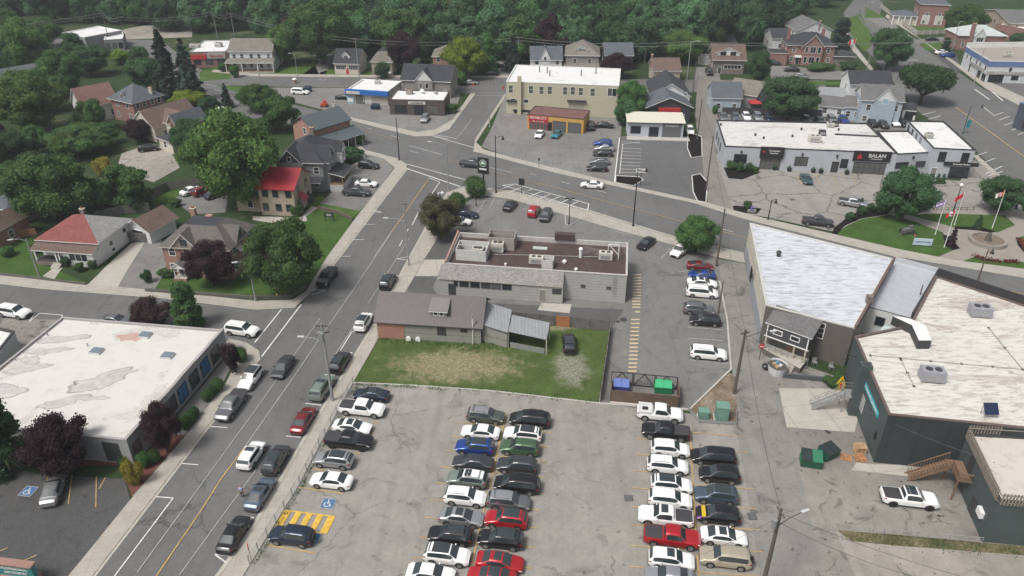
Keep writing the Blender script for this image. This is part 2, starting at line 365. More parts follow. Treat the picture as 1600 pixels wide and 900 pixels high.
def car_proto(kind):
 k =KINDS[kind]; L2 =k['L']/2
 r =bpy.data.objects.new('car',None); C.objects.link(r); r['_w']=[0,0,0]
 xs =sorted(set([-L2 +k['L']*i /40 for i in range(41)]+[p[0] for p in k['top'] if abs(p[0]) <= L2])); ts =[0,.8,1,1.5,2,2.5,3,3.5,4,4.5,5,5.5,6,6.5,7,8,9]
 mb =MB(); pm =paint((.5,.5,.5)); dk =CHAR; prev =None
 for x in xs:
  ring =[surf(k,x,t,1) for t in ts]+[surf(k,x,t,-1) for t in ts[-2:0:-1]]
  if prev:
   n =len(ring)
   for i in range(n):
    j =(i +1) % n
    ti =ts[min(i,2*len(ts)-2-i)] if i <len(ts) else ts[2*(len(ts)-1)-i]
    mb.face([prev[i],ring[i],ring[j],prev[j]][::-1],dk if (i <2 or i >= n -2) else pm)
  else: mb.face(ring,pm);
  prev =ring
 mb.face(prev[::-1],pm)
 b =mb.build('body',r,smooth=True)
 bm =bmesh.new(); bm.from_mesh(b.data); bmesh.ops.recalc_face_normals(bm,faces=bm.faces); bm.to_mesh(b.data); bm.free()
 b.data.set_sharp_from_angle(angle=R_(38))
 def part(name,mb_,parent=r):
  o =mb_.build(name,parent); me =o.data
  return o
 part('windshield',patch(k,k['ws'][0],k['ws'][1],6.35,9,both=True,m=CARGLASS))
 part('rear_window',patch(k,k['rg'][0],k['rg'][1],6.5,9,both=True,m=CARGLASS,off=.014,dx=-.012))
 for s in (1,-1):
  part('side_window',patch(k,k['sw'][0][0],k['sw'][-1][1]+.05,5.06,5.95,side=s,m=CARGLASS,off=.014,nx=12))
  if kind in ('suv','bigsuv','pickup'): part('sill_cladding',patch(k,k['wb'][0]+.4,k['wb'][1]-.4,.95,1.9,side=s,m=CHAR,off=.012))
 for x in k['wb']:
  for s in (1,-1):
   wy =k['W']/2*.995; a =MB(); a.tube((x,s *(wy +.012),k['wr']),(x,s *(wy -.22),k['wr']),k['wr'],RUBBER,n=20)
   # dark arch opening behind the tyre, following the flank
   q =MB()
   n =18; rr =k['wr']+.085
   ctr =[(x +rr *math.cos(math.pi *i /n),k['wr']+rr *math.sin(math.pi *i /n)) for i in range(n +1)]
   base =[(x +rr,k['zf']+.02),(x -rr,k['zf']+.02)]
   q.hull([(px,s *(wy -.2),pz) for px,pz in ctr] ,[(px,s *(wy +.006),pz) for px,pz in ctr],BLACK)
   ar =q.build('wheel_arch',r)
   w =a.build('wheel',r)
   h =MB(); h.tube((x,s *(wy +.022),k['wr']),(x,s *(wy +.005),k['wr']),k['wr']*.66,RIM,n=12)
   for i in range(5):
    t =2*math.pi *i /5+.3
    h.box((x +math.cos(t)*k['wr']*.36,s *(wy +.024),k['wr']+math.sin(t)*k['wr']*.36-.03),(.07,.008,.06),DARKRIM)
   h.build('rim',w)
 for s in (1,-1):
  part('headlight',patch(k,L2 -.34,L2 -.03,3.75,4.8,side=s,m=HEAD,nx=3,nt=2,off=.012))
  part('tail_light',patch(k,-L2 +.02,-L2 +.26,3.7,4.85,side=s,m=TAIL,nx=3,nt=2,off=.012))
  mx =k['sw'][-1][1]; z =pl(mx,k['belt'])+.04; y =k['W']/2*.95
  part('mirror',MB().box((mx -.02,s *(y +.09),z),(.12,.2,.13),pm))
 z =lerp(k['zf'],pl(L2,k['belt']),.35)
 part('grille',MB().box((L2 -.04,0,z),(.10,k['W']*.55,.22),BLACK))
 part('bumper',MB().box((-L2 +.05,0,z -.12),(.16,k['W']*.78,.16),CHAR))
 if kind =='pickup':
  part('bed_cover',patch(k,k['bed'][0],k['bed'][1],6.2,9,both=True,m=CHAR,off=.02))
 if kind in ('suv','bigsuv','van'):
  for s in (1,-1): part('roof_rail',MB().beam(surf(k,-1.6,7,s)+Vector((0,0,.05)),surf(k,.1,7,s)+Vector((0,0,.05)),.05,.05,CHAR))
 return r
PROTO ={}
CARN =[0]
KN ={'sedan': ('parked_sedan','car'),'suv': ('parked_suv','suv'),'bigsuv': ('large_suv','suv'),'van': ('parked_minivan','minivan'),'coupe': ('sports_coupe','car'),'pickup': ('pickup_truck','pickup truck')}
PAL =dict(white=((.80,.80,.79),0),silver=((.45,.46,.47),.7),grey=((.20,.205,.21),.6),darkgrey=((.075,.078,.085),.6),black=((.012,.012,.014),.3),navy=((.022,.035,.065),.5),
           red=((.42,.012,.02),.3),darkred=((.20,.018,.022),.4),blue=((.02,.07,.32),.5),steel=((.15,.19,.25),.6),sage=((.22,.27,.24),.4),green=((.07,.14,.07),.4),beige=((.42,.38,.29),.3),teal=((.05,.24,.30),.4),teal2=((.05,.12,.13),.5),champagne=((.34,.31,.27),.6),bluegrey=((.10,.14,.19),.6),olive=((.11,.13,.11),.5))
DIRS ={'R':-8.5,'L': 171.5,'N': 81,'S':-99}
def car(kind,col,px,py,d,label,group=None,opt='',roofcol=None,scale=1.0):
 if kind not in PROTO: PROTO[kind]=car_proto(kind)
 pr =PROTO[kind]; k =KINDS[kind]; p =P(px,py,.75)
 far =p.y >185
 r =bpy.data.objects.new(KN[kind][0],None); C.objects.link(r); r['label']=label; r['category']=KN[kind][1]
 if group: r['group']=group
 ang =DIRS.get(d,d) if isinstance(d,str) else d
 r.location =(p.x,p.y,0.012+opt_z(px,py)); r.rotation_euler =(0,0,R_(ang +random.uniform(-1.2,1.2))); r.scale =(scale *random.uniform(.98,1.02),scale,scale *random.uniform(.98,1.03))
 pc,mt =PAL[col]; pm =paint(pc,mt)
 for ch in pr.children:
  if far and ch.name.split('.')[0] in ('mirror','sill_cladding','grille','bumper','roof_rail','wheel_arch'): continue
  if 'norail' in opt and ch.name.startswith('roof_rail'): continue
  c =ch.copy(); C.objects.link(c); c.parent =r
  for i,sl in enumerate(ch.material_slots):
   if sl.material and sl.material.name.startswith('car_paint'): c.material_slots[i].link ='OBJECT'; c.material_slots[i].material =pm
   if 'whitebed' in opt and ch.name.startswith('bed_cover'): c.material_slots[i].link ='OBJECT'; c.material_slots[i].material =paint((.55,.55,.54),0)
  for g in ch.children:
   if far: continue
   q =g.copy(); C.objects.link(q); q.parent =c
   if 'darkrim' in opt: q.material_slots[0].link ='OBJECT'; q.material_slots[0].material =DARKRIM
 def extra(name,mb):
  o =mb.build(name,None); o.parent =r; return o
 mid =k['sw'][-1][0]; x1 =k['ws'][0]
 if 'sunroof' in opt: extra('sunroof',patch(k,x1 -.95,x1 -.18,7.3,9,both=True,m=CARGLASS,off=.010))
 if 'pano' in opt: extra('glass_roof',patch(k,(k['rg'][1]+.12),x1 -.12,7.0,9,both=True,m=CARGLASS,off=.010))
 if roofcol:
  extra('roof_panel',patch(k,k['rg'][1]+.02,x1 -.03,6.6,9,both=True,m=paint(PAL[roofcol][0],PAL[roofcol][1]),off=.008,nx=8))
 if 'spare' in opt:
  extra('spare_wheel',MB().tube((-k['L']/2-.02,.1,.95),(-k['L']/2-.22,.1,.95),.36,RUBBER,n=20))
 if 'service' in opt:
  t =MB();
  for s in (1,-1): t.box((-1.9,s *.82,1.19),(1.7,.34,.26),paint((.6,.6,.59),0))
  t.box((-1.15,0,1.19),(.3,1.5,.3),paint((.6,.6,.59),0)); extra('service_body',t)
  extra('tool_box',MB().box((-1.9,0,1.20),(.7,.5,.18),BLACK))
 if 'wrap' in opt:
  extra('hood_wrap',patch(k,1.35,1.75,6.3,9,both=True,m=plain('yellow_wrap',(.55,.38,.03),.35,0,0),off=.012))
  extra('purple_wrap',patch(k,1.8,2.28,3.6,6.9,side=1,m=plain('purple_wrap',(.18,.02,.25),.35,0,0),off=.014))
  extra('purple_wrap',patch(k,1.8,2.28,3.6,6.9,side=-1,m=plain('purple_wrap',(.18,.02,.25),.35,0,0),off=.014))
 CARN[0] += 1
 return r
def opt_z(px,py): return 0.03

# ------------------------------------------------------------------ vegetation
def ico(sub=1):
 bm =bmesh.new(); bmesh.ops.create_icosphere(bm,subdivisions=sub,radius=1); v =np.array([x.co[:] for x in bm.verts]); f =[[x.index for x in q.verts] for q in bm.faces]; bm.free(); return v,f
ICO =ico(1)
def leaf_faces(ctr,nrm,size,rng):
 n =len(ctr); a =np.cross(nrm,rng.normal(size=(n,3))); a /= np.linalg.norm(a,axis=1)[:,None]+1e-9; b =np.cross(nrm,a)
 s =(size *rng.uniform(.55,1.35,n))[:,None]; e =rng.uniform(.55,1.0,n)[:,None]
 k =(nrm *.25)*s
 v =np.stack([ctr -a *s,ctr -b *s *e +k,ctr +a *s *1.0,ctr +b *s *e +k],1)
 return v.reshape(-1,3)
def crown_mesh(name,R,z0,z1,lobes,leaves,lsize,mat,seed,shape='round',lobe=(.32,.5)):
 zc,H =(z0 +z1)/2,(z1 -z0)*.8
 rng =np.random.default_rng(seed); V =[]; Fc =[]; off =0
 L =[]
 for i in range(lobes):
  for _ in range(40):
   p =rng.uniform(-1,1,3)
   if np.linalg.norm(p)<1: break
  if shape =='round': q =p /(np.linalg.norm(p)+1e-6)*(1-rng.uniform(0,.75) ** 2); q[0:2] *= (1-.42*max(0,q[2]) ** 1.5)*(1-.25*max(0,-q[2]))*rng.uniform(.8,1.12)
  elif shape =='ball': q =p /(np.linalg.norm(p)+1e-6)*.5
  elif shape =='vase': q =p /(np.linalg.norm(p)+1e-6)*rng.uniform(.5,.8); q[2]=abs(q[2])*.6-.1; q[0] *= 1.05; q[1] *= 1.05
  elif shape =='column': z =rng.uniform(-.9,.92); a =rng.uniform(0,6.28); w =.08+.52*(1-((z +1)/2) ** 2.4); q =np.array([math.cos(a)*w,math.sin(a)*w,z])
  elif shape =='layer': a =rng.uniform(0,6.28); rr =rng.uniform(.15,.82); q =np.array([math.cos(a)*rr,math.sin(a)*rr,rng.choice([-.45,-.1,.25,.6])+rng.normal()*.05])
  r =R *rng.uniform(*lobe)*(.8 if shape =='column' else 1)
  L.append((np.array([q[0]*R,q[1]*R,zc +q[2]*H /2]),r,.45 if shape =='layer' else .85))
 for c,r,sq in L:
  iv,jf =ICO; d =iv *(1+.16*np.sin(iv @ rng.normal(size=(3,3))*3).sum(1,keepdims=True)/3)
  vv =c +d *r *.84*np.array([1,1,sq]); V.append(vv); Fc += [[x +off for x in q] for q in jf]; off += len(vv)
 nl =leaves // lobes
 for c,r,sq in L:
  d =rng.normal(size=(nl,3)); d[:,2] += .25; d /= np.linalg.norm(d,axis=1)[:,None]
  rad =r *np.where(rng.uniform(size=nl)<.14,rng.uniform(1.1,1.45,nl),rng.uniform(.80,1.13,nl))[:,None]; pos =c +d *rad *np.array([1,1,sq])
  keep =np.ones(nl,bool)
  for c2,r2,s2 in L:
   if c2 is c: continue
   keep &= np.linalg.norm((pos -c2)/np.array([1,1,s2]),axis=1)>r2 *.8
  pos =pos[keep]; d =d[keep]
  nn =d +rng.normal(size=d.shape)*.55; nn /= np.linalg.norm(nn,axis=1)[:,None]
  vv =leaf_faces(pos,nn,lsize,rng); V.append(vv); n4 =len(vv) // 4
  Fc += [[off +4*i,off +4*i +1,off +4*i +2,off +4*i +3] for i in range(n4)]; off += len(vv)
 A =np.concatenate(V); rr =np.percentile(np.abs(A[:,:2]),99.6); A[:,:2] *= R /rr; lo,hi =np.percentile(A[:,2],.3),np.percentile(A[:,2],99.7); A[:,2]=z0 +(A[:,2]-lo)/(hi -lo)*(z1 -z0)
 me =bpy.data.meshes.new(name); me.from_pydata(A.tolist(),[],Fc); me.materials.append(mat); return me
def conifer_mesh(name,R,H,mat,seed,leaves=5000,lsize=.32,z0=.6,p=1.0):
 rng =np.random.default_rng(seed); V =[]; Fc =[]; off =0; tiers =int(H *1.7)
 br =[]
 for t in range(tiers):
  z =z0 +(H -z0)*t /tiers; rr =R *(1-(z -z0)/(H -z0)) ** p +.12
  for k in range(max(5,int(9*rr /R)+3)):
   a =rng.uniform(0,6.28); br.append((z +rng.uniform(-.2,.2),a,rr *rng.uniform(.7,1.08)))
 per =max(6,leaves // len(br))
 P_ =[]; Nn =[]
 for z,a,r in br:
  t =rng.uniform(.1,1,per) ** .7; w =rng.normal(size=per)*.16*r *(1.1-t)
  x =np.cos(a)*t *r -np.sin(a)*w; y =np.sin(a)*t *r +np.cos(a)*w; zz =z -.32*r *t +.12*r *t ** 2+rng.normal(size=per)*.08
  P_.append(np.stack([x,y,zz],1)); q =np.stack([np.cos(a)*np.ones(per)*.6,np.sin(a)*np.ones(per)*.6,np.ones(per)],1)+rng.normal(size=(per,3))*.45; Nn.append(q /np.linalg.norm(q,axis=1)[:,None])
 P_ =np.concatenate(P_); Nn =np.concatenate(Nn); V =leaf_faces(P_,Nn,lsize,rng)
 Fc =[[4*i,4*i +1,4*i +2,4*i +3] for i in range(len(V) // 4)]
 # dense inner cone
 o =len(V); ring =12; co =[]
 for j in range(6):
  zz =z0 +(H -z0)*j /6*.97; rr =R *.62*(1-j /6) ** p
  for i in range(ring): a =6.28318*i /ring; q =rr *(1+.2*math.sin(3*a +j *2)); co.append((q *math.cos(a),q *math.sin(a),zz))
 for j in range(5):
  for i in range(ring): Fc.append([o +j *ring +i,o +j *ring +(i +1) % ring,o +(j +1)*ring +(i +1) % ring,o +(j +1)*ring +i])
 me =bpy.data.meshes.new(name); me.from_pydata(V.tolist()+co,[],Fc); me.materials.append(mat); return me
def trunk_mesh(H,r,spread,seed,zb=.35,n=6,thick=1.0):
 rng =random.Random(seed); mb =MB(); top =H *zb
 mb.tube((0,0,-.1),(0,0,top),r *1.15,BARK,r *.8)
 for i in range(n):
  a =2*math.pi *i /n +rng.uniform(-.4,.4); q =Vector((math.cos(a)*spread *.45,math.sin(a)*spread *.45,top +(H -top)*rng.uniform(.3,.55)))
  mb.tube((0,0,top *rng.uniform(.75,1)),q,r *.5*thick,BARK,r *.3*thick)
  for s in (-.5,.5): mb.tube(q,q +Vector((math.cos(a +s)*spread *.35,math.sin(a +s)*spread *.35,(H -top)*.28)),r *.28*thick,BARK,r *.08)
 return mb
FG =dict(mid=foliage('foliage_mid_green',(.042,.098,.036),(.105,.195,.060)),dark=foliage('foliage_dark_green',(.033,.078,.038),(.080,.155,.062)),light=foliage('foliage_light_green',(.060,.118,.036),(.13,.215,.062)),
          lime=foliage('foliage_lime',(.11,.17,.022),(.22,.29,.04)),purple=foliage('foliage_purple',(.026,.015,.019),(.070,.040,.044)),spruce=foliage('foliage_spruce',(.028,.050,.038),(.062,.095,.070)),
          red=foliage('foliage_bronze',(.055,.058,.032),(.10,.09,.05)),yellow=foliage('foliage_yellow',(.20,.19,.04),(.30,.24,.05)),forest=foliage('foliage_forest',(.040,.096,.050),(.105,.195,.088),1.2))
TP ={}
def tree_proto(key):
 if key in TP: return TP[key]
 shape,colr,var =key
 sd_ =hash_(key)
 if shape =='round': cm =crown_mesh('crown',5,1.5,11.3,62,26000,.17,FG[colr],sd_,lobe=(.17,.36)); tm =trunk_mesh(10,.3,5,sd_)
 elif shape =='forest': cm =crown_mesh('crown',5,.6,14,44,9000,.30,FG[colr],sd_,lobe=(.2,.42)); tm =trunk_mesh(12,.3,4,sd_)
 elif shape =='vase': cm =crown_mesh('crown',5,4.2,9.8,40,15000,.19,FG[colr],sd_,'vase',(.2,.32)); tm =trunk_mesh(8.5,.34,6.5,sd_,.3,6,1.2)
 elif shape =='layer': cm =crown_mesh('crown',5,1.0,8.2,34,10000,.19,FG[colr],sd_,'layer',(.2,.32)); tm =trunk_mesh(7.5,.22,5,sd_)
 elif shape =='column': cm =crown_mesh('crown',1.85,.3,10.2,34,11000,.14,FG[colr],sd_,'column',(.36,.56)); tm =trunk_mesh(6,.18,1.0,sd_,.2,3)
 elif shape =='shrub': cm =crown_mesh('crown',1.5,.05,2.4,20,4500,.10,FG[colr],sd_,'round',(.3,.5)); tm =trunk_mesh(1.4,.07,1,sd_,.2,4)
 elif shape =='spruce': cm =conifer_mesh('crown',3.6,17,FG[colr],sd_,11000,.30,.8,.8); tm =MB().tube((0,0,-.1),(0,0,16),.3,BARK,.04)
 elif shape =='cone': cm =conifer_mesh('crown',1.0,4.5,FG[colr],sd_,4000,.13,.05,.7); tm =MB().tube((0,0,-.1),(0,0,4),.08,BARK,.02)
 elif shape =='ball':
  cm =crown_mesh('crown',1.0,.05,1.7,22,6000,.055,FG[colr],sd_,'ball',(.5,.56)); tm =MB().tube((0,0,-.05),(0,0,.8),.06,BARK)
 t =tm.build('trunk'); tme =t.data; bpy.data.objects.remove(t)
 TP[key]=(cm,tme); return TP[key]
def hash_(key):
 h =7
 for ch in str(key): h =(h *31+ord(ch)) % 100003
 return h
NOM =dict(round=(5,11.3),forest=(5,14),vase=(5,9.8),layer=(5,8.2),column=(1.85,10.2),shrub=(1.5,2.4),spruce=(3.6,17),cone=(1.0,4.5),ball=(1.0,1.7))
def tree(shape,colr,px,py,R,H,label,name='tree',cat='tree',group=None,var=0,at=None,z=0.0):
 cm,tm =tree_proto((shape,colr,var)); r0,h0 =NOM[shape]; p =at if at is not None else P(px,py)
 r =bpy.data.objects.new(name,None); C.objects.link(r); r['label']=label; r['category']=cat
 if group: r['group']=group
 r.location =(p[0],p[1],z); r.rotation_euler =(0,0,random.uniform(0,6.28)); r.scale =(R /r0,R /r0,H /h0)
 for nm,me in (('crown',cm),('trunk',tm)):
  if me is None: continue
  o =bpy.data.objects.new(nm,me); C.objects.link(o); o.parent =r
 return r
# ------------------------------------------------------------------ ground surfaces
GR =[0]
def area(q): return sum(q[i][0]*q[(i +1) % len(q)][1]-q[(i +1) % len(q)][0]*q[i][1] for i in range(len(q)))/2
def ccw(q): return q if area(q)>0 else q[::-1]
def sheet(name,px,mat,lvl,world=False):
 q =ccw([tuple(p[:2]) if world else tuple(P(*p)[:2]) for p in px]); z =lvl *.005
 mb =MB(); mb.face([(a,b,z) for a,b in q],mat); o =mb.build(name); struct(o); return o
def slab(name,px,mat,h=.13,z0=0):
 q =ccw([tuple(P(a,b,h)[:2]) for a,b in px]); return struct(MB().prism(q,z0 -.05,h,mat).build(name))
A_ROAD =asphalt('asphalt_road',(.122,.123,.123),.7,.14,.06); A_ROAD2 =asphalt('asphalt_main_road',(.128,.129,.130),.35,.10,.05)
A_LOT =asphalt('asphalt_parking',(.298,.284,.256),.62,.10,.075,.32); A_REST =asphalt('asphalt_restaurant_lot',(.178,.174,.165),.5,.12,.08,.3)
A_NEW =asphalt('asphalt_new',(.105,.105,.108),.0,.08); A_DARK =asphalt('asphalt_dark_lot',(.050,.051,.055),.5,.25,.05,.4); A_PLAZA =asphalt('asphalt_plaza_lot',(.30,.283,.258),1.0,.08,.11,.1)
A_LANE =asphalt('asphalt_lane',(.225,.215,.198),.8,.14,.09,.5); A_YARD =asphalt('asphalt_yard',(.25,.232,.208),.8,.2,.07,.7)
A_OLD =asphalt('asphalt_old_lot',(.20,.195,.185),.6,.15,.08,.3)
CONC =concrete('concrete_walk',(.36,.335,.295)); CONC2 =concrete('concrete_pad',(.40,.375,.33),3.2); KERB =concrete('kerb_concrete',(.42,.40,.37),0)
GRAVEL =asphalt('gravel',(.34,.31,.27),.0,.16,.1,.5); MULCH =plain('black_mulch',(.016,.014,.013),.95,0,.5,6,spec=.05); SOIL =turf('bare_soil',(.20,.15,.105),(.34,.30,.25),.6)
RMULCH =plain('red_mulch',(.14,.06,.05),.95,0,.4,6,spec=.1); LAWN =turf('lawn',(.085,.15,.035)); LAWN2 =turf('park_lawn',(.066,.125,.030)); b1_,b2_,b3_ =P(712,572),P(893,575),P(870,512); ROUGH =turf('rough_lot_grass',(.088,.128,.038),blobs=((b1_.x,b1_.y,10.5,4.6,(.30,.25,.17)),(b2_.x,b2_.y,3.0,5.0,(.27,.26,.22)),(b3_.x,b3_.y,3.5,1.2,(.27,.24,.17))))
PATCHY =turf('patchy_lot_grass',(.095,.135,.04),(.30,.25,.165),.72,.3)
PAVE =concrete('park_paving',(.27,.245,.215),.8)
gm =turf('ground_cover',(.042,.070,.028),(.2,.18,.12),.15,.05)
struct(MB().face([(-1500,-200,-.02),(1500,-200,-.02),(1500,2500,-.02),(-1500,2500,-.02)],gm).build('ground'))
# roads
sheet('main_road',[(-60,48),(110,62),(250,62),(300,100),(345,128),(400,150),(470,166),(547,187),(600,201),(650,213),(745,239),(800,251),(875,271),(962,290),(1087,317),(1162,342),(1395,400),(1600,434),(1750,458),
      (1750,500),(1600,470),(1160,397),(1055,372),(920,330),(800,300),(725,291),(636,258),(623,249),(571,235),(545,213),(470,196),(400,186),(340,168),(290,140),(240,95),(180,78),(-60,70)],A_ROAD2,2)
sheet('upper_street',[(300,112),(400,119),(640,122),(800,122),(1000,124),(1290,126),(1290,141),(1075,144),(800,144),(720,146),(640,137),(400,135),(330,132)],A_ROAD,3)
sheet('side_street',[(-80,432),(0,442),(70,450),(262,465),(400,482),(462,480),(540,470),(500,560),(408,560),(360,532),(100,500),(0,497),(-80,494)],A_ROAD,4)
sheet('street',[(20,1065),(144,900),(317,675),(385,587),(408,560),(487,455),(522,410),(635,262),(640,257),(728,288),(691,310),(617,450),(587,507),(485,675),(400,822),(344,900),(240,1065)],A_ROAD,5)
sheet('cross_street',[(650,214),(672,208),(743,146),(795,144),(743,220),(742,240)],A_ROAD,6)
sheet('avenue',[(1700,350),(1590,300),(1513,225),(1435,175),(1360,85),(1325,55),(1318,20),(1350,-20),(1380,5),(1372,30),(1400,45),(1432,67),(1537,140),(1600,165),(1720,215)],A_ROAD,7)
sheet('avenue',[(1540,132),(1700,125),(1700,170),(1560,175)],A_ROAD,8)
sheet('alley',[(1090,126),(1135,126),(1120,200),(1118,232),(1145,332),(1107,322),(1092,232),(1086,180)],asphalt('alley_paving',(.22,.205,.18),.5,.1),9)
# lots
sheet('parking_lot',[(260,1080),(375,905),(400,866),(467,757),(507,680),(553,598),(770,611),(935,631),(1110,650),(1150,662),(1190,900),(1215,1080)],A_LOT,6)
sheet('lane',[(1121,405),(1164,412),(1190,548),(1215,600),(1260,760),(1330,1080),(1200,1080),(1188,900),(1150,662),(1145,590),(1135,500)],A_LANE,7)
sheet('yard',[(1190,548),(1340,600),(1340,650),(1640,700),(1700,1000),(1320,1050),(1255,760),(1213,600)],A_YARD,8)
sheet('gravel_strip',[(1306,830),(1400,838),(1600,858),(1780,876),(1780,1050),(1400,1050)],GRAVEL,9)
sheet('weed_strip',[(1308,829),(1400,836),(1540,849),(1780,868),(1780,888),(1600,868),(1400,853),(1330,846)],turf('weedy_soil',(.08,.085,.035),(.2,.16,.1),.8),10)
sheet('restaurant_lot',[(637,452),(665,402),(692,360),(700,336),(745,306),(800,313),(882,335),(972,361),(1052,382),(1119,402),(1128,440),(1142,578),(1078,640),(935,631),(955,517),(870,503),(740,500),(592,480)],A_REST,9)
sheet('motor_lot',[(752,230),(768,200),(788,152),(975,165),(962,286),(875,266),(800,247)],A_OLD,10)
sheet('clinic_lot',[(968,213),(1095,213),(1102,313),(1080,312),(960,285)],A_NEW,11)
sheet('plaza_lot',[(1145,331),(1118,240),(1225,262),(1500,283),(1523,248),(1592,304),(1600,345),(1500,330),(1390,345),(1300,362),(1200,340)],A_PLAZA,11)
sheet('gas_lot',[(400,137),(640,138),(720,147),(708,186),(680,203),(652,206),(546,182),(470,163),(410,148)],A_OLD,10)
sheet('house_lot',[(500,318),(530,290),(545,262),(571,243),(600,249),(615,263),(577,315),(562,330)],A_OLD,11)
sheet('gravel_drive',[(185,255),(190,240),(235,225),(262,228),(281,262),(240,285),(225,280),(160,308),(135,300),(138,282),(170,275)],GRAVEL,3)
sheet('back_drive',[(270,312),(290,300),(358,300),(352,332),(300,335)],A_OLD,3)
sheet('driveway',[(137,445),(165,417),(205,380),(228,376),(200,420),(182,452)],CONC2,3)
sheet('driveway',[(182,452),(200,420),(228,376),(252,372),(262,420),(240,455),(220,460)],A_OLD,4)
sheet('office_lot',[(-60,725),(5,728),(60,741),(175,748),(195,748),(204,783),(122,881),(100,915),(-60,1000)],A_DARK,6)
sheet('office_yard',[(-60,495),(0,497),(97,500),(60,540),(0,580),(-60,600)],A_YARD,6)
sheet('porch_walk',[(205,790),(215,725),(352,560),(368,560),(335,625),(290,690)],concrete('entrance_paving',(.16,.155,.15),1),7)
sheet('planting_bed',[(40,728),(190,728),(196,746),(206,776),(245,733),(290,680),(262,680),(200,728),(180,700),(40,700)],RMULCH,8)
sheet('mansion_drive',[(1352,27),(1382,28),(1432,62),(1470,58),(1540,62),(1540,68),(1440,70),(1400,60)],A_OLD,8)
sheet('tenant_lot',[(1458,85),(1495,88),(1505,112),(1488,110)],A_DARK,9)
sheet('brick_house_lot',[(1200,100),(1320,112),(1320,125),(1205,122)],A_OLD,4)
sheet('back_lot',[(1120,178),(1440,190),(1440,208),(1118,205)],A_OLD,8)
sheet('hill_road',[(300,58),(180,62),(170,50),(225,40),(300,36)],GRAVEL,3)
sheet('parking_strip',[(760,122),(772,100),(786,80),(797,80),(800,122)],A_OLD,4)
sheet('driveway',[(468,120),(500,96),(485,86),(520,84),(520,98),(505,120)],A_OLD,4)
sheet('driveway',[(1084,126),(1086,105),(1122,105),(1126,126)],A_OLD,5)
# lawns
sheet('lawn',[(-60,360),(50,372),(60,410),(130,440),(205,448),(-60,424)],LAWN2,1)
sheet('lawn',[(240,450),(262,420),(400,350),(500,322),(551,344),(478,462),(400,470)],LAWN2,2)
sheet('lawn',[(480,312),(500,306),(570,325),(552,340),(478,322)],LAWN,3)
sheet('lawn',[(400,112),(490,97),(500,120),(398,119)],LAWN,4)
sheet('lawn',[(500,113),(520,108),(570,110),(600,116),(600,121),(500,120)],LAWN,4)
sheet('lawn',[(312,112),(345,104),(362,115),(360,123),(312,127)],LAWN,4)
sheet('lawn',[(330,130),(350,134),(440,140),(460,165),(380,148)],LAWN,4)
sheet('lawn',[(1318,30),(1345,22),(1368,66),(1352,80),(1340,70),(1325,45)],LAWN,9)
sheet('lawn',[(1352,10),(1383,28),(1350,28)],LAWN,10)
sheet('lawn',[(1420,38),(1475,40),(1478,52),(1432,54)],LAWN,9)
sheet('lawn',[(1437,68),(1472,66),(1474,78),(1446,79)],LAWN,9)
sheet('lawn',[(1262,127),(1320,128),(1320,133),(1262,133)],LAWN,9)
sheet('lawn',[(235,300),(290,290),(330,290),(280,312),(240,318)],LAWN,2)
sheet('vacant_lot',[(552,598),(592,527),(740,538),(800,520),(850,500),(952,517),(935,629),(770,611)],ROUGH,11)
# pavements with kerb height
slab('pavement',[(60,955),(122,881),(200,785),(295,675),(330,628),(352,600),(372,560),(350,536),(358,529),(385,535),(405,548),(407,562),(385,588),(317,675),(144,900),(100,957)],CONC)
slab('pavement',[(300,965),(340,905),(400,822),(485,675),(587,507),(617,450),(691,312),(698,300),(727,290),(800,300),(920,330),(1055,372),(1162,397),(1164,410),(1119,401),(1052,382),(972,361),(882,335),(800,311),(745,304),(712,314),(698,336),(690,362),(665,402),(637,450),(603,503),(592,527),(552,597),(507,680),(467,757),(400,866),(340,965)],CONC)
slab('pavement',[(-80,420),(0,430),(135,444),(205,450),(400,470),(457,468),(478,455),(512,400),(553,344),(617,262),(600,248),(572,241),(545,222),(545,213),(571,234),(623,248),(636,257),(635,263),(522,410),(487,455),(462,479),(400,482),(262,465),(70,450),(0,442),(-80,432)],CONC)
slab('pavement',[(547,187),(545,182),(652,206),(680,202),(708,186),(735,146),(743,146),(702,202),(676,212),(650,213),(600,201)],CONC)
slab('pavement',[(744,222),(793,146),(788,147),(742,218),(740,236),(800,251),(875,271),(962,290),(1087,317),(1162,341),(1395,399),(1600,433),(1750,457),(1750,448),(1600,420),(1490,406),(1400,388),(1200,342),(1145,328),(1104,316),(960,285),(875,264),(800,246),(755,233)],CONC)
slab('pavement',[(330,112),(400,119),(640,121),(800,121),(800,118),(640,118),(400,115),(335,109)],CONC)
slab('pavement',[(1597,303),(1527,242),(1519,242),(1585,305)],CONC)
slab('pavement',[(1383,26),(1440,62),(1540,138),(1600,168),(1690,205),(1690,192),(1600,152),(1525,118),(1440,62),(1386,22)],CONC)
slab('pavement',[(1318,52),(1330,76),(1360,110),(1365,108),(1338,74),(1325,52)],CONC)
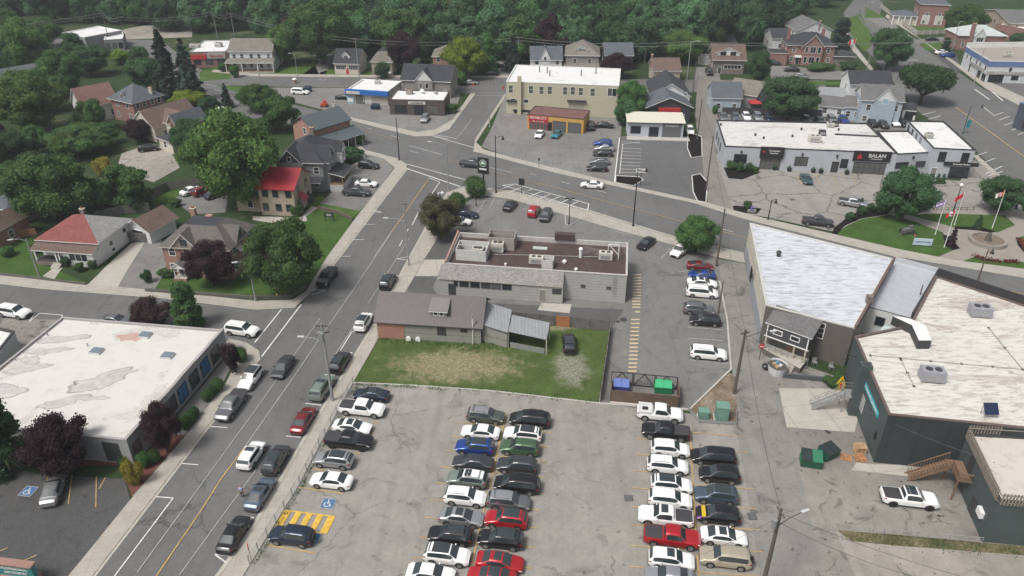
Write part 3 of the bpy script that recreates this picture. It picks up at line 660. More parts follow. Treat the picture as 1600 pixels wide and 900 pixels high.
# kerb lines round lots and beds
def kerb(name,pts,w=.2,h=.15,m=None,closed=False):
 mb =MB(); q =[P(*p) for p in pts]; q =q +q[:1] if closed else q
 for a,b in zip(q,q[1:]): mb.beam(a +Vector((0,0,h /2)),b +Vector((0,0,h /2)),w,h,m or KERB)
 return struct(mb.build(name))
GUT =concrete('gutter_concrete',(.40,.375,.33),3.0)
def gutter(pts,w=.45):
 mb =MB(); q =[P(*p) for p in pts]
 for a,b in zip(q,q[1:]):
  d =(b -a).normalized(); n =Vector((-d.y,d.x,0))*w; ML[0] += 1; z =.062+(ML[0] % 5)*.002; f =ccw([tuple(x[:2]) for x in (a,b,b +n,a +n)]); mb.face([(x,y,z) for x,y in f],GUT)
 return struct(mb.build('gutter'))
ML =[0]
gutter([(317,675),(144,900),(100,957)]); gutter([(385,588),(317,675)]); gutter([(635,263),(522,410),(487,455)]); gutter([(300,965),(340,905),(400,822),(485,675),(587,507),(617,450),(691,312)]); gutter([(727,291),(800,300),(920,330),(1055,372),(1162,397)]); gutter([(462,479),(400,482),(262,465),(70,450),(0,442),(-80,432)])
gutter([(1750,457),(1600,433),(1395,399),(1162,341),(1087,317),(962,290),(875,271),(800,251),(740,236)]); gutter([(650,213),(600,201),(547,187)])
kerb('kerb',[(552,599),(640,603),(770,612),(935,631),(1078,641)],.22,.18)
kerb('kerb',[(1078,640),(1142,578),(1136,500),(1124,440)],.25,.18)
kerb('kerb',[(883,336),(884,351),(889,353),(908,343)],.15)
kerb('kerb',[(968,216),(960,285)],.2,.2,WHITE)
def island(poly,mat=MULCH):
 slab('planting_island',poly,mat,.1); kerb('kerb',poly,.16,.16,concrete('new_kerb',(.62,.61,.58),0),True)
island([(1075,206),(1096,214),(1097,245),(1080,247),(1074,232)]); island([(1081,275),(1094,272),(1105,285),(1103,317),(1090,315),(1083,300)]); island([(962,275),(1000,277),(1005,282),(990,291),(962,286)])
slab('planting_bed',[(1145,322),(1150,321),(1190,326),(1182,334),(1147,331)],MULCH,.1); slab('planting_bed',[(1131,262),(1135,255),(1180,262),(1185,270),(1160,280),(1138,278)],MULCH,.12)
slab('planting_bed',[(1300,364),(1304,355),(1330,335),(1365,322),(1388,328),(1388,334),(1345,341),(1320,352),(1308,366)],MULCH,.15)
# park
sheet('park_paving',[(1386,330),(1425,322),(1592,328),(1660,350),(1700,440),(1600,422),(1490,407),(1400,389),(1340,372)],PAVE,13)
sheet('park_lawn',[(1306,367),(1322,354),(1346,343),(1390,336),(1430,347),(1474,364),(1474,374),(1480,385),(1490,391),(1461,404),(1385,387)],LAWN2,15)
sheet('park_lawn',[(1420,336),(1475,334),(1570,337),(1586,352),(1558,364),(1530,358),(1495,357),(1470,350)],LAWN2,15)
sheet('park_lawn',[(1494,412),(1525,401),(1560,408),(1600,410),(1600,423)],LAWN2,15)
sheet('park_lawn',[(1588,372),(1620,365),(1660,380),(1660,402),(1600,392)],LAWN2,15)
slab('flower_bed',[(1473,366),(1481,368),(1489,376),(1500,388),(1489,391),(1477,384)],MULCH,.1); slab('flower_bed',[(1490,357),(1500,354),(1535,355),(1557,362),(1545,364),(1530,360)],MULCH,.1); slab('flower_bed',[(1588,372),(1596,372),(1604,390),(1600,394),(1590,382)],MULCH,.1)
slab('soil_island',[(1080,640),(1140,582),(1150,590),(1152,660),(1100,660)],SOIL,.06)
sheet('concrete_pad',[(1217,607),(1310,608),(1330,612),(1342,648),(1335,676),(1229,668)],CONC2,12)
sheet('concrete_pad',[(1338,723),(1365,726),(1465,728),(1420,745),(1330,735)],CONC2,12)
sheet('garden_path',[(450,352),(462,354),(480,345),(478,338),(497,325),(487,322),(470,340),(395,338),(395,344)],CONC2,5)
sheet('garden_path',[(66,432),(85,436),(98,418),(88,416)],CONC2,5)
sheet('drive_through_lane',[(665,402),(692,362),(735,360),(696,405),(676,450),(690,470),(880,480),(975,484),(955,515),(870,502),(640,470),(637,452)],A_DARK2 if 'A_DARK2' in globals() else asphalt('asphalt_lane_dark',(.075,.076,.078),.3,.2),14)
sheet('concrete_pad',[(660,406),(700,406),(690,432),(645,432)],CONC2,15)
sheet('concrete_pad',[(846,474),(893,476),(890,490),(840,485)],CONC2,15)
# ------------------------------------------------------------------ painted markings
PW =plain('road_paint_white',(.62,.62,.60),.8,0,.25,3); PWF =plain('worn_white_paint',(.36,.36,.35),.85,0,.3,3); PY =plain('road_paint_yellow',(.44,.30,.11),.8,0,.3,2); PYF =plain('worn_yellow_paint',(.34,.25,.12),.85,0,.35,2); PB =plain('accessible_blue_paint',(.06,.14,.28),.8,0,.15)
PYB =plain('bright_yellow_paint',(.60,.38,.06),.8,0,.2,2); PPK =plain('worn_cream_paint',(.50,.40,.27),.85,0,.25,3)
def lines(name,segs,w,m,lvl=17):
 mb =MB()
 for a,b in segs:
  a =P(*a); b =P(*b); ML[0] += 1; z =lvl *.005+(ML[0] % 6)*.0009
  d =(b -a).normalized()*1; n =Vector((-d.y,d.x,0))*w /2
  q =[a -n,b -n,b +n,a +n]; q =[(x.x,x.y,z) for x in q]
  if area(q)<0: q =q[::-1]
  mb.face(q,m)
 return struct(mb.build(name))
def dash(a,b,n,duty=.5):
 o =[]
 for i in range(n): t0 =i /n; t1 =t0 +duty /n; o.append(((a[0]+(b[0]-a[0])*t0,a[1]+(b[1]-a[1])*t0),(a[0]+(b[0]-a[0])*t1,a[1]+(b[1]-a[1])*t1)))
 return o
lines('centre_line',[((237,912),(312,802)),((312,802),(345,750)),((345,750),(382,700))],.14,PY)
lines('centre_line',[((382,700),(456,594)),((456,594),(506,520)),((506,520),(553,452)),((553,452),(612,363))],.11,PWF)
lines('turn_lane_line',[((612,363),(671,278))],.14,PY)
lines('seam_line',[((215,895),(400,640)),((400,640),(500,498)),((585,402),(612,362)),((280,900),(400,735)),((520,560),(560,500)),((575,475),(640,372))],.10,PWF)
lines('stop_line',[((636,264),(719,292))],.30,PW); lines('crosswalk_line',[((636,257),(726,281))],.22,PW)
lines('lane_line',[((670,278),(687,285)),((687,285),(665,318)),((654,332),(644,352)),((638,358),(635,364)),((629,376),(624,385))],.16,PW)
# bent arrow
lines('turn_arrow',[((682,306),(685,302)),((685,302),(691,301))],.22,PW); struct(MB().face([tuple(P(*p)[:2])+(.1,) for p in ((690,299),(694,301.5),(689,304.5))][::-1],PW).build('arrow_head'))
lines('parking_bay_line',[((581,331),(596,333)),((584,329),(596,332)),((569,351),(586,351)),((552,375),(569,375)),((532,401),(548,401)),((620,405),(637,402)),((620,405),(637,407)),((601,429),(622,431)),
   ((550,519),(570,520)),((550,519),(532,548)),((547,551),(551,553)),((507,586),(524,587)),((477,631),(503,634)),((447,682),(470,684)),((408,741),(437,743)),((392,809),(397,810)),
   ((336,867),(361,870)),((337,868),(354,880)),((285,725),(310,727)),((245,777),(271,779)),((271,779),(180,900)),((180,900),(150,940)),((329,667),(356,669)),((385,616),(395,618)),
   ((493,453),(509,454)),((487,461),(509,455))],.14,PW)
lines('crosswalk_line',[((440,484),(398,536)),((471,476),(409,558))],.20,PW)
lines('crosswalk_line',[((672,212),(744,232)),((665,209),(700,218)),((681,211),(713,217))],.2,PW)
lines('lane_line',[((713,217),(737,187))],.14,PWF)
lines('crosswalk_line',[((737,145),(790,146)),((734,149),(788,150))],.25,PWF)
lines('centre_line',[((800,277),(877,296)),((877,296),(960,319)),((960,319),(1060,345)),((1060,345),(1162,371)),((1162,371),(1600,460))],.14,PY)
lines('centre_line',[((790,274),(700,250)),((560,202),(622,220)),((470,180),(545,198))],.14,PYF)
lines('lane_line',[((877,284),(890,288)),((932,298),(948,302)),((828,272),(838,274)),((765,262),(800,270)),((1127,358),(1145,363)),((610,212),(624,216)),((640,236),(655,240)),((572,200),(580,202)),((640,228),(690,242))],.13,PW)
hb =[((785,290),(804,288)),((804,288),(920,319)),((920,319),(918,329)),((785,290),(918,329))]
for i in range(8):
 t =i /8; a =(802+116*t,289+30*t); hb.append((a,(a[0]-24+8*t,a[1]+9-1*t)))
lines('hatched_island',hb,.2,PW)
# lot: yellow rows
def AX(y): return 791-.2265*(y -647)
def BX(y): return 1078+.0565*(y -675)
lines('bay_divider',[((AX(647),647),(AX(760),760)),((AX(775),770),(AX(900),900)),((AX(900),900),(AX(960),960)),((BX(676),676),(BX(835),835)),((1089,868),(1092,905)),((1092,905),(1095,960))],.14,PY)
sg =[]
ys =[668,690,713,738,763,789,817,848,880,914]
for i,y in enumerate(ys):
 x =AX(y); s =(y +200)/850; sg += [((x -74*s,y -8),(x,y)),((x,y),(x +74*s,y +9))]
ys =[692,717,743,770,799,828,860,893]
for y in ys:
 x =BX(y); s =(y +200)/850; sg += [((x -83*s,y -7),(x,y))]
for y in [676,701,758,789,822,856,895]:
 x =BX(y); s =(y +200)/850; sg += [((x,y),(x +83*s,y +7))]
lines('bay_line',sg,.11,PY)
lines('bay_line',[((582,660),(592,661)),((560,676),(583,678)),((555,707),(563,710)),((487,733),(510,736)),((466,762),(536,772)),((415,852),(493,865)),((602,610),(612,611)),((500,722),(530,725))],.13,PY)
# hatched yellow access aisle
lines('access_aisle',[((446,798),(523,808)),((432,822),(446,798)),((523,808),(510,834)),((475,831),(510,834))],.18,PYB)
mb =MB()
for i in range(5):
 t0 =i *.22; t1 =t0 +.12
 q =[P(446+77*t0,798+10*t0),P(446+77*t1,798+10*t1),P(430+79*t1,824+10*t1),P(430+79*t0,824+10*t0)]
 q =ccw([(p.x,p.y) for p in q]); mb.face([(a,b,.098) for a,b in q],PYB)
struct(mb.build('aisle_hatching'))
def wheelchair(cx,cy,s,rz):
 c =P(cx,cy); mb =MB(); co,si =math.cos(rz),math.sin(rz)
 def T(x,y,z): return (c.x +(x *co -y *si)*s,c.y +(x *si +y *co)*s,z)
 mb.face([T(-.75,-.75,.100),T(.75,-.75,.100),T(.75,.75,.100),T(-.75,.75,.100)],PWF)
 mb.face([T(-.68,-.68,.104),T(.68,-.68,.104),T(.68,.68,.104),T(-.68,.68,.104)],PB)
 for i in range(14):
  a0 =2.2+i *.33; a1 =a0 +.33
  if i >12: break
  mb.face([T(-.08+r *math.cos(a),-.16+r *math.sin(a),.108) for r,a in ((.28,a0),(.36,a0),(.36,a1),(.28,a1))][::-1],PW)
 for (x0,y0,x1,y1,w) in ((-.08,.38,-.04,-.08,.09),(-.05,-.06,.26,-.08,.09),(.24,-.08,.38,-.42,.09),(-.06,.16,.2,.14,.07),(.36,-.42,.48,-.38,.07)):
  d =Vector((x1 -x0,y1 -y0)).normalized(); n =Vector((-d.y,d.x))*w /2
  q =ccw([(x0 -n.x,y0 -n.y),(x1 -n.x,y1 -n.y),(x1 +n.x,y1 +n.y),(x0 +n.x,y0 +n.y)]); mb.face([T(a,b,.112) for a,b in q],PW)
 mb.face([T(-.09+.08*math.cos(a),.47+.08*math.sin(a),.112) for a in [6.283*i /10 for i in range(10)]],PW)
 return struct(mb.build('accessible_bay_symbol'))
wheelchair(513,787.5,1.0,R_(-8.5)); wheelchair(489,842,1.0,R_(-8.5)); wheelchair(44.5,768.5,1.0,R_(-8.5))
# cream pedestrian stripes beside the restaurant
sp =[]
for i in range(12): y =430+i *4.6; sp.append(((989-i *.12,y),(1002-i *.12,y)))
for i in range(14): y =500+i *6.2; sp.append(((986-i *.35,y),(999.5-i *.35,y)))
sp.append(((992,488),(1000,488)))
lines('walkway_stripe',sp,.38,PPK)
lines('bay_line',[((973,225),(968,272))]+[((972-i *.6,232+i *5.4),(1002-i *.3,233+i *5.4)) for i in range(8)]+[((970,221),(1000,224)),((971,226),(1000,222))],.14,PW)
lines('bay_line',[((1075,467),(1122,471)),((1074,512),(1128,516)),((1075,529),(1131,533)),((1078,563),(1137,569)),((1066,433),(1075,434)),((962,362),(985,368)),((1018,385),(1030,379)),((1033,404),(1048,389)),((800,330),(806,318)),((863,345),(866,331)),((765,325),(775,307)),((745,336),(760,310)),((1060,425),(1075,424))],.12,PWF)
lines('bay_line',[((1243,274),(1253,288)),((1275,275),(1282,290)),((1302,276),(1309,291)),((1330,277),(1340,291))],.16,PYF)
lines('bay_line',[((1146,291),(1172,292)),((1148,302),(1180,303)),((1151,313),(1190,315)),((1200,342),(1213,344)),((1270,334),(1305,342)),((1295,328),(1320,336))],.14,PWF)
lines('bay_line',[((72,738),(75,752)),((113,743),(107,788)),((151,745),(150,793)),((165,747),(155,765)),((0,862),(13,856)),((0,893),(58,868))],.14,PYF)
lines('bay_line',[((55,490),(47,502)),((62,490),(98,493)),((62,490),(46,504)),((97,493),(98,497))],.14,PW)
lines('bay_line',[((1521,245),(1542,238)),((1528,258),(1554,248)),((1540,272),(1566,260)),((1545,275),(1567,268)),((1440,180),(1461,175)),((1450,187),(1470,181)),((1561,188),(1577,182)),((1569,196),(1588,190)),((1580,204),(1598,198)),((1590,211),(1606,205)),((1500,236),(1515,240)),((1537,168),(1553,181)),((1553,181),(1567,176))],.2,PW)
lines('crosswalk_line',[((1523,140),(1546,156)),((1546,140),(1567,158)),((1412,94),(1434,94)),((1553,143),(1564,150))],.4,PW)
lines('centre_line',[((1492,167),(1600,245)),((1600,245),(1700,320))],.25,PY)
lines('bay_line',[((390,120),(400,122)),((498,124),(505,126)),((505,126),(510,124)),((322,132),(338,135)),((335,140),(345,143))],.25,PWF)
mb =MB()
for x,y,r in ((691,501,.5),(974,500,.55),(965,503,.35),(982,779,.0),(1175,808,.0),(1242,313,.0),(310,760,0)):
 if r:
  c =P(x,y); mb.face([(c.x +r *math.cos(a),c.y +r *math.sin(a),.105) for a in [6.283*i /16 for i in range(16)]],CHAR)
struct(mb.build('manhole_cover'))
def drain(x,y):
 c =P(x,y); mb =MB(); mb.face([(c.x +a,c.y +b,.105) for a,b in ((-.45,-.45),(.45,-.45),(.45,.45),(-.45,.45))],CHAR)
 for i in range(5): mb.box((c.x,c.y -.36+i *.18,.1051),(.8,.05,.02),GREYM)
 return struct(mb.build('drain_grate'))
for q in ((982,779),(1175,808),(1238,312),(1474,303)): drain(*q)
# ------------------------------------------------------------------ building helpers
def V3(p,z): return Vector((p[0],p[1],z))
def rect(a,b,depth,h):
 """front-left and front-right (photo position at height h); depth in metres or a photo position on the rear edge"""
 A =XY(P(*a,h)); B =XY(P(*b,h)); d =(B -A).normalized(); n =Vector((-d.y,d.x,0))
 if not isinstance(depth,(int,float)): depth =(XY(P(*depth,h))-B).dot(n)
 return [A,B,B +n *depth,A +n *depth]
def inset(q,d):
 n =len(q); o =[]
 for i in range(n):
  a,b,c =q[i -1],q[i],q[(i +1) % n]
  e1 =(XY(b)-XY(a)).normalized(); e2 =(XY(c)-XY(b)).normalized(); n1 =Vector((-e1.y,e1.x,0)); n2 =Vector((-e2.y,e2.x,0)); k =(n1 +n2); k =k /max(.3,k.dot(n1)); o.append(XY(b)+k *d)
 return o
def root_of(name,label,q,group=None,cat='house'):
 c =sum((XY(p) for p in q),Vector((0,0,0)))/len(q)
 return thing(name,label,cat,(c.x,c.y,0),group)
def ringwall(mb,q,z0,z1,m):
 n =len(q)
 for i in range(n): a,b =q[i],q[(i +1) % n]; mb.face([V3(a,z0),V3(b,z0),V3(b,z1),V3(a,z1)],m)
def flat(name,label,q,h,wm,rm,tm=None,par=.35,cat='building',walls=None,group=None,w=.25):
 """flat roofed building: wall (outer faces), roof sheet below a parapet with its coping. q may hold world points"""
 q =ccw([tuple(p) for p in q]); q =[XY(p) for p in q]; r =root_of(name,label,q,group,cat)
 mb =MB()
 for i in range(len(q)):
  a,b =q[i],q[(i +1) % len(q)]; m =(walls or {}).get(i,wm); mb.face([V3(a,-.1),V3(b,-.1),V3(b,h -.12),V3(a,h -.12)],m)
 mb.build('wall',r)
 qi =inset(q,w); mb =MB(); mb.face([V3(p,h -par) for p in inset(q,w *.5)],rm); mb.build('roof',r)
 qo =inset(q,-.06); mb =MB(); t =tm or wm; n =len(q)
 for i in range(n):
  j =(i +1) % n
  mb.face([V3(qo[i],h -.16),V3(qo[j],h -.16),V3(qo[j],h),V3(qo[i],h)],t); mb.face([V3(qo[i],h),V3(qo[j],h),V3(qi[j],h),V3(qi[i],h)],t)
  mb.face([V3(qi[j],h -par -.05),V3(qi[i],h -par -.05),V3(qi[i],h),V3(qi[j],h)],t); mb.face([V3(qo[j],h -.16),V3(qo[i],h -.16),V3(q[i],h -.16),V3(q[j],h -.16)],t)
 mb.build('parapet',r); return r,q
def slabroof(mb,pts,t,m,edge=None):
 """thin sloping roof plane with thickness; pts on the top side"""
 top =[Vector(p) for p in pts]; bot =[p -Vector((0,0,t)) for p in top]; n =len(top)
 nn =(top[1]-top[0]).cross(top[2]-top[0])
 if nn.z <0: top.reverse(); bot.reverse()
 mb.face(top,m); mb.face(bot[::-1],edge or m)
 for i in range(n): j =(i +1) % n; mb.face([bot[i],bot[j],top[j],top[i]],edge or m)
def gable(r,q,he,hr,axis,wm,rm,ov=.35,edge=None,names=('wall','roof'),z0=-.1,gm_=None,t=.16):
 """q: FL, FR, BR, BL. axis 'x' ridge runs parallel to the front, 'y' runs away from it"""
 if axis =='y': q =[q[1],q[2],q[3],q[0]]
 A,B,Cc,D =[XY(p) for p in q]; dx =(B -A).normalized(); dy =(D -A).normalized(); half =(D -A).length /2; s =(hr -he)/half
 mb =MB(); ringwall(mb,[A,B,Cc,D],z0,he,wm)
 for a,b in ((B,Cc),(D,A)): mb.face([V3(a,he),V3(b,he),V3((a +b)/2,hr)],gm_ or wm)
 mb.build(names[0],r)
 o =ov; A1 =A -dx *o -dy *o; B1 =B +dx *o -dy *o; C1 =Cc +dx *o +dy *o; D1 =D -dx *o +dy *o; M1 =(A +D)/2-dx *o; M2 =(B +Cc)/2+dx *o; ze =he -s *o +t; zr =hr +t
 mb =MB(); slabroof(mb,[V3(A1,ze),V3(B1,ze),V3(M2,zr),V3(M1,zr)],t,rm,edge or WHITE); slabroof(mb,[V3(C1,ze),V3(D1,ze),V3(M1,zr +.003),V3(M2,zr +.003)],t,rm,edge or WHITE)
 return mb.build(names[1],r)
def hip(r,q,he,hr,wm,rm,ov=.45,edge=None,names=('wall','roof'),z0=-.1,ridge=None,t=.16,deck=0,deckm=None):
 A,B,Cc,D =[XY(p) for p in q]; mb =MB()
 if wm: ringwall(mb,[A,B,Cc,D],z0,he,wm); mb.build(names[0],r)
 Q =inset([A,B,Cc,D],-ov); A1,B1,C1,D1 =Q; W_ =(B1 -A1).length; L_ =(D1 -A1).length; k =min(W_,L_)/2
 dx =(B1 -A1).normalized(); dy =(D1 -A1).normalized()
 if deck: I =inset(Q,k *(1-deck))
 elif W_ >= L_: m1 =(A1 +D1)/2+dx *k; m2 =(B1 +C1)/2-dx *k; I =[m1,m2,m2 +dy *.001,m1 +dy *.001]
 else: m1 =(A1 +B1)/2+dy *k; m2 =(D1 +C1)/2-dy *k; I =[m1,m1 +dx *.001,m2 +dx *.001,m2]
 mb =MB(); ze =he; em =edge or WHITE
 for i in range(4): j =(i +1) % 4; mb.face([V3(Q[i],ze),V3(Q[j],ze),V3(I[j],hr),V3(I[i],hr)],rm)
 for i in range(4): j =(i +1) % 4; mb.face([V3(Q[i],ze -t),V3(Q[j],ze -t),V3(Q[j],ze),V3(Q[i],ze)],em)
 mb.face([V3(p,ze -t) for p in Q[::-1]],em)
 if deck: mb.face([V3(p,hr) for p in I],deckm or rm)
 return mb.build(names[1],r)
def on_wall(A,B,px,py):
 """where a sight line through the photo position meets the wall plane: distance along the wall and height"""
 A =XY(A); B =XY(B); d =(B -A).normalized(); n =Vector((d.y,-d.x,0)); rr =ray(px,py); o =Vector((0,0,CAMH)); t =(A -o).dot(n)/rr.dot(n); p =o +rr *t
 return (p -A).dot(d),p.z
def opening(r,A,B,s,z,w,h,name='window',pane=None,frame=None,mull=(1,1),fw=.10,label=None,sill=False,depth=.06):
 """window or door set in the wall from A to B; s centre along the wall, z centre height; frame proud of the wall, pane as sub-part"""
 A =XY(A); B =XY(B); d =(B -A).normalized(); n =Vector((d.y,-d.x,0)); c =A +d *s; fm =frame or WHITE
 def T(x,y,o): return c +d *x +n *o +Vector((0,0,z +y))
 mb =MB(); a,b =w /2,h /2
 def bar(x0,x1,y0,y1,o=depth): mb.hull([T(x0,y0,.0),T(x1,y0,.0),T(x1,y0,o),T(x0,y0,o)],[T(x0,y1,.0),T(x1,y1,.0),T(x1,y1,o),T(x0,y1,o)],fm)
 bar(-a -fw,-a,-b -fw,b +fw); bar(a,a +fw,-b -fw,b +fw); bar(-a,a,b,b +fw); bar(-a,a,-b -fw,-b)
 for i in range(1,mull[0]): x =-a +w *i /mull[0]; bar(x -fw *.35,x +fw *.35,-b,b,depth *.7)
 for i in range(1,mull[1]): y =-b +h *i /mull[1]; bar(-a,a,y -fw *.3,y +fw *.3,depth *.66)
 o =mb.build(name,r)
 if label: o['label']=label
 p =MB(); p.face([T(-a,-b,.02),T(a,-b,.02),T(a,b,.02),T(-a,b,.02)],pane or GLASS); p.build('pane' if name.startswith('window') else ('door_leaf' if 'door' in name else 'pane'),o)
 return o
def wins(r,A,B,lst,w=1.0,h=1.4,**k):
 """lst of photo positions of window centres on the wall A-B"""
 for q in lst:
  s,z =on_wall(A,B,q[0],q[1]); opening(r,A,B,s,z,q[2] if len(q)>2 else w,q[3] if len(q)>3 else h,**k)
def door(r,A,B,px,w=1.0,h=2.1,pane=None,frame=None,z0=.05,s=None,**k):
 if s is None: s,_ =on_wall(A,B,px[0],px[1])
 return opening(r,A,B,s,z0 +h /2,w,h,name='door',pane=pane or CHAR,frame=frame,**k)
def wbox(r,A,B,s,z0,w,h,dep,m,name,back=0.0,label=None):
 """a box standing out of the wall A-B"""
 A =XY(A); B =XY(B); d =(B -A).normalized(); n =Vector((d.y,-d.x,0)); c =A +d *s
 q =[c -d *w /2-n *back,c -d *w /2+n *dep,c +d *w /2+n *dep,c +d *w /2-n *back]; q =ccw([(p.x,p.y) for p in q])
 o =MB().prism(q,z0,z0 +h,m).build(name,r)
 if label: o['label']=label
 return o
def wall_text(r,A,B,s,z,txt,size,m,off=.08,bold=.01,parent=None):
 A =XY(A); B =XY(B); d =(B -A).normalized(); n =Vector((d.y,-d.x,0)); c =A +d *s +n *off; c.z =z
 return text_mesh(txt,size,m,parent=parent or r,loc=c,rot=(R_(90),0,math.atan2(d.y,d.x)),bold=bold)
def chimney(roof,x,y,z0,z1,w=.6,m=None,d=.6,ax=R_(-8)):
 mb =MB(); mb.box((x,y,z0),(w,d,z1 -z0),m or BRK,ax); mb.box((x,y,z1),(w +.12,d +.12,.1),CREAM,ax); mb.box((x,y,z1 +.1),(w *.5,d *.5,.25),plain('clay_pot',(.22,.10,.06),.8),ax); return mb.build('chimney',roof)
def cross(r,q,side,s,w,dep,he,hr,wm,rm,back,z0=None,gm_=None,ov=.3,nm=('gable_wall','gable_roof')):
 """gabled bay standing dep in front of wall `side` of q (0 front,1 right,2 back,3 left) and running back into the main roof"""
 A =XY(q[side]); B =XY(q[(side +1) % 4]); d =(B -A).normalized(); n =Vector((d.y,-d.x,0)); c =A +d *s
 qq =[c -d *w /2+n *dep,c +d *w /2+n *dep,c +d *w /2-n *back,c -d *w /2-n *back]
 gable(r,qq,he,hr,'y',wm,rm,ov,names=nm,z0=he -.3 if z0 is None else z0,gm_=gm_); return qq
def hvac(name,label,px,py,z,sz=(2.0,1.2,1.0),m=None,ax=R_(-8.5),cat='air conditioner',fans=2):
 c =P(px,py,z); r =thing(name,label,cat,(c.x,c.y,z)); mb =MB(); mm =m or plain('hvac_cream',(.50,.48,.43),.6)
 mb.box((c.x,c.y,z +.12),sz,mm,ax); mb.box((c.x,c.y,z),(sz[0]*.9,sz[1]*.8,.12),CHAR,ax); mb.build('cabinet',r)
 co,si =math.cos(ax),math.sin(ax)
 for i in range(fans):
  x =(-.5+(i +.5)/fans)*sz[0]*.8 if fans >1 else 0; p =(c.x +x *co,c.y +x *si); f =MB(); f.tube((p[0],p[1],z +sz[2]+.12),(p[0],p[1],z +sz[2]+.19),sz[1]*.26,CHAR,n=14); f.build('fan',r)
 # louvre panel on the front
 n =Vector((si,-co,0)); l =MB(); k =Vector((c.x,c.y,0))+n *(sz[1]/2+.012); l.box((k.x,k.y,z +.3),(sz[0]*.7,.02,sz[2]*.5),GREYM,ax); l.build('louvre',r)
 return r
BRK =brick('brick_red',(.22,.055,.038),(.28,.075,.05)); BRKO =brick('brick_orange',(.36,.135,.075),(.42,.17,.095)); BRKP =brick('brick_pinkish',(.29,.105,.06),(.36,.135,.08)); BRKY =brick('brick_buff',(.40,.33,.23),(.46,.38,.27)); BRKD =brick('brick_dark',(.10,.075,.065),(.14,.10,.085)); BRKW =siding('painted_block_light_grey',(.40,.40,.39),.2,False,.06)
STONE =brick('grey_stone_block',(.125,.118,.102),(.175,.162,.14),(.07,.065,.06)); SH_G =shingle('shingle_grey',(.125,.125,.125)); SH_D =shingle('shingle_dark',(.036,.038,.044)); SH_B =shingle('shingle_brown',(.125,.085,.070)); SH_T =shingle('shingle_taupe',(.17,.155,.135)); SH_R =shingle('shingle_red',(.20,.062,.055)); SH_S =shingle('shingle_slate_blue',(.085,.10,.115))
WHT =siding('white_siding',(.66,.67,.67),.2,False,.05); GRY =siding('grey_siding',(.25,.26,.26),.2,False,.06); LBL =siding('pale_blue_siding',(.38,.44,.50),.2,False,.08); TAN =siding('tan_siding',(.36,.31,.25),.2); DKS =siding('dark_slate_siding',(.040,.050,.055),.25,False,.08)
M_BR =seam('brown_metal_roof',(.075,.062,.064),.45,.5); M_GR =seam('grey_metal_roof',(.25,.26,.27),.5,.7,0); M_RED =seam('red_metal_roof',(.30,.018,.028),.45,.4,.1); M_SL =seam('slate_metal_roof',(.10,.125,.135),.45,.5)
W_ROOF =membrane('white_roof_clean',(.66,.66,.65),(.36,.35,.33),.3,.25)

# ------------------------------------------------------------------ 1 office with a stained white roof, lower left
q =rect((-16,655),(197,687),(349,515),3.8)
A,B =XY(P(97,495,3.8)),XY(P(349,515,3.8)); Cq =XY(P(197,687,3.8)); D =A +(Cq -B); q =[D,Cq,B,A]
OFF =membrane('stained_white_roof',(.56,.55,.52),(.34,.32,.29),.45,.085,(1,1,1),R_(-8),3.0)
WG =plain('pale_grey_render',(.30,.305,.31),.85,0,.08,.6)
r,q =flat('office_building','long low office with a stained white flat roof in the lower left',q,3.8,WG,OFF,plain('grey_coping',(.33,.32,.31),.7),.3,'office building')
OB =q; fr,fl =q[1],q[0]
BLU =plain('blue_window_poster',(.03,.14,.30),.5,0,.25,3)
for (x,y),pn in zip([(337,556),(321,576),(304,593),(286,615),(269,635)],[None,BLU,None,BLU,None]):
 s,z =on_wall(q[1],q[2],x,y); opening(r,q[1],q[2],s,1.75,1.9,2.1,pane=pn,frame=CHAR,mull=(2,1),label='window covered by a blue poster' if pn else None)
for x,y in [(330,556),(313,573),(296,596),(278,615),(235,663)]:
 s,z =on_wall(q[1],q[2],x,y); wbox(r,q[1],q[2],s,2.1,.16,.4,.2,BLACK,'wall_lamp')
for s in (5,9): opening(r,q[1],q[2],1.2 if s ==5 else 4.4,1.6,1.2,1.6,frame=CHAR)
s,z =on_wall(q[0],q[1],176,706); opening(r,q[0],q[1],s,1.7,1.8,2.6,frame=CHAR,mull=(1,2)); opening(r,q[0],q[1],s -7,1.7,2.2,1.6,frame=CHAR,mull=(2,1)); opening(r,q[0],q[1],s -13,1.7,2.2,1.6,frame=CHAR,mull=(2,1))
mb =MB()
for i in range(0,6):
 a =q[1]+(q[2]-q[1])*(i /6.0); b =q[1]+(q[2]-q[1])*((i +1)/6.0); d =(b -a).normalized(); n =Vector((d.y,-d.x,0)); mb.hull([V3(a +n *.1,3.8+.0),V3(b +n *.1,3.8),V3(b -n *.3,3.8),V3(a -n *.3,3.8)],[V3(a +n *.1,3.92+.06*(i % 2)),V3(b +n *.1,3.92+.06*(i % 2)),V3(b -n *.3,3.92+.06*(i % 2)),V3(a -n *.3,3.92+.06*(i % 2))],plain('grey_coping',(0,0,0)))
mb.build('stepped_coping',r)
for x,y,l in ((151,549,'flat roof skylight in the middle of the office roof'),(262,556,'flat roof skylight nearest the street side of the office roof'),(227,524,'flat roof skylight beside the pink patch at the back of the office roof')):
 c =P(x,y,3.6); t =thing('skylight',l,'skylight',(c.x,c.y,3.5),'skylights on the office roof'); MB().box((c.x,c.y,3.48),(1.5,1.3,.3),plain('skylight_kerb',(.55,.54,.52)),R_(-8)).build('curb',t); MB().box((c.x,c.y,3.78),(1.4,1.2,.07),plain('skylight_glazing',(.16,.20,.24),.2,0,0),R_(-8)).build('pane',t)
mb =MB(); n =18; c =P(206,527,3.5)
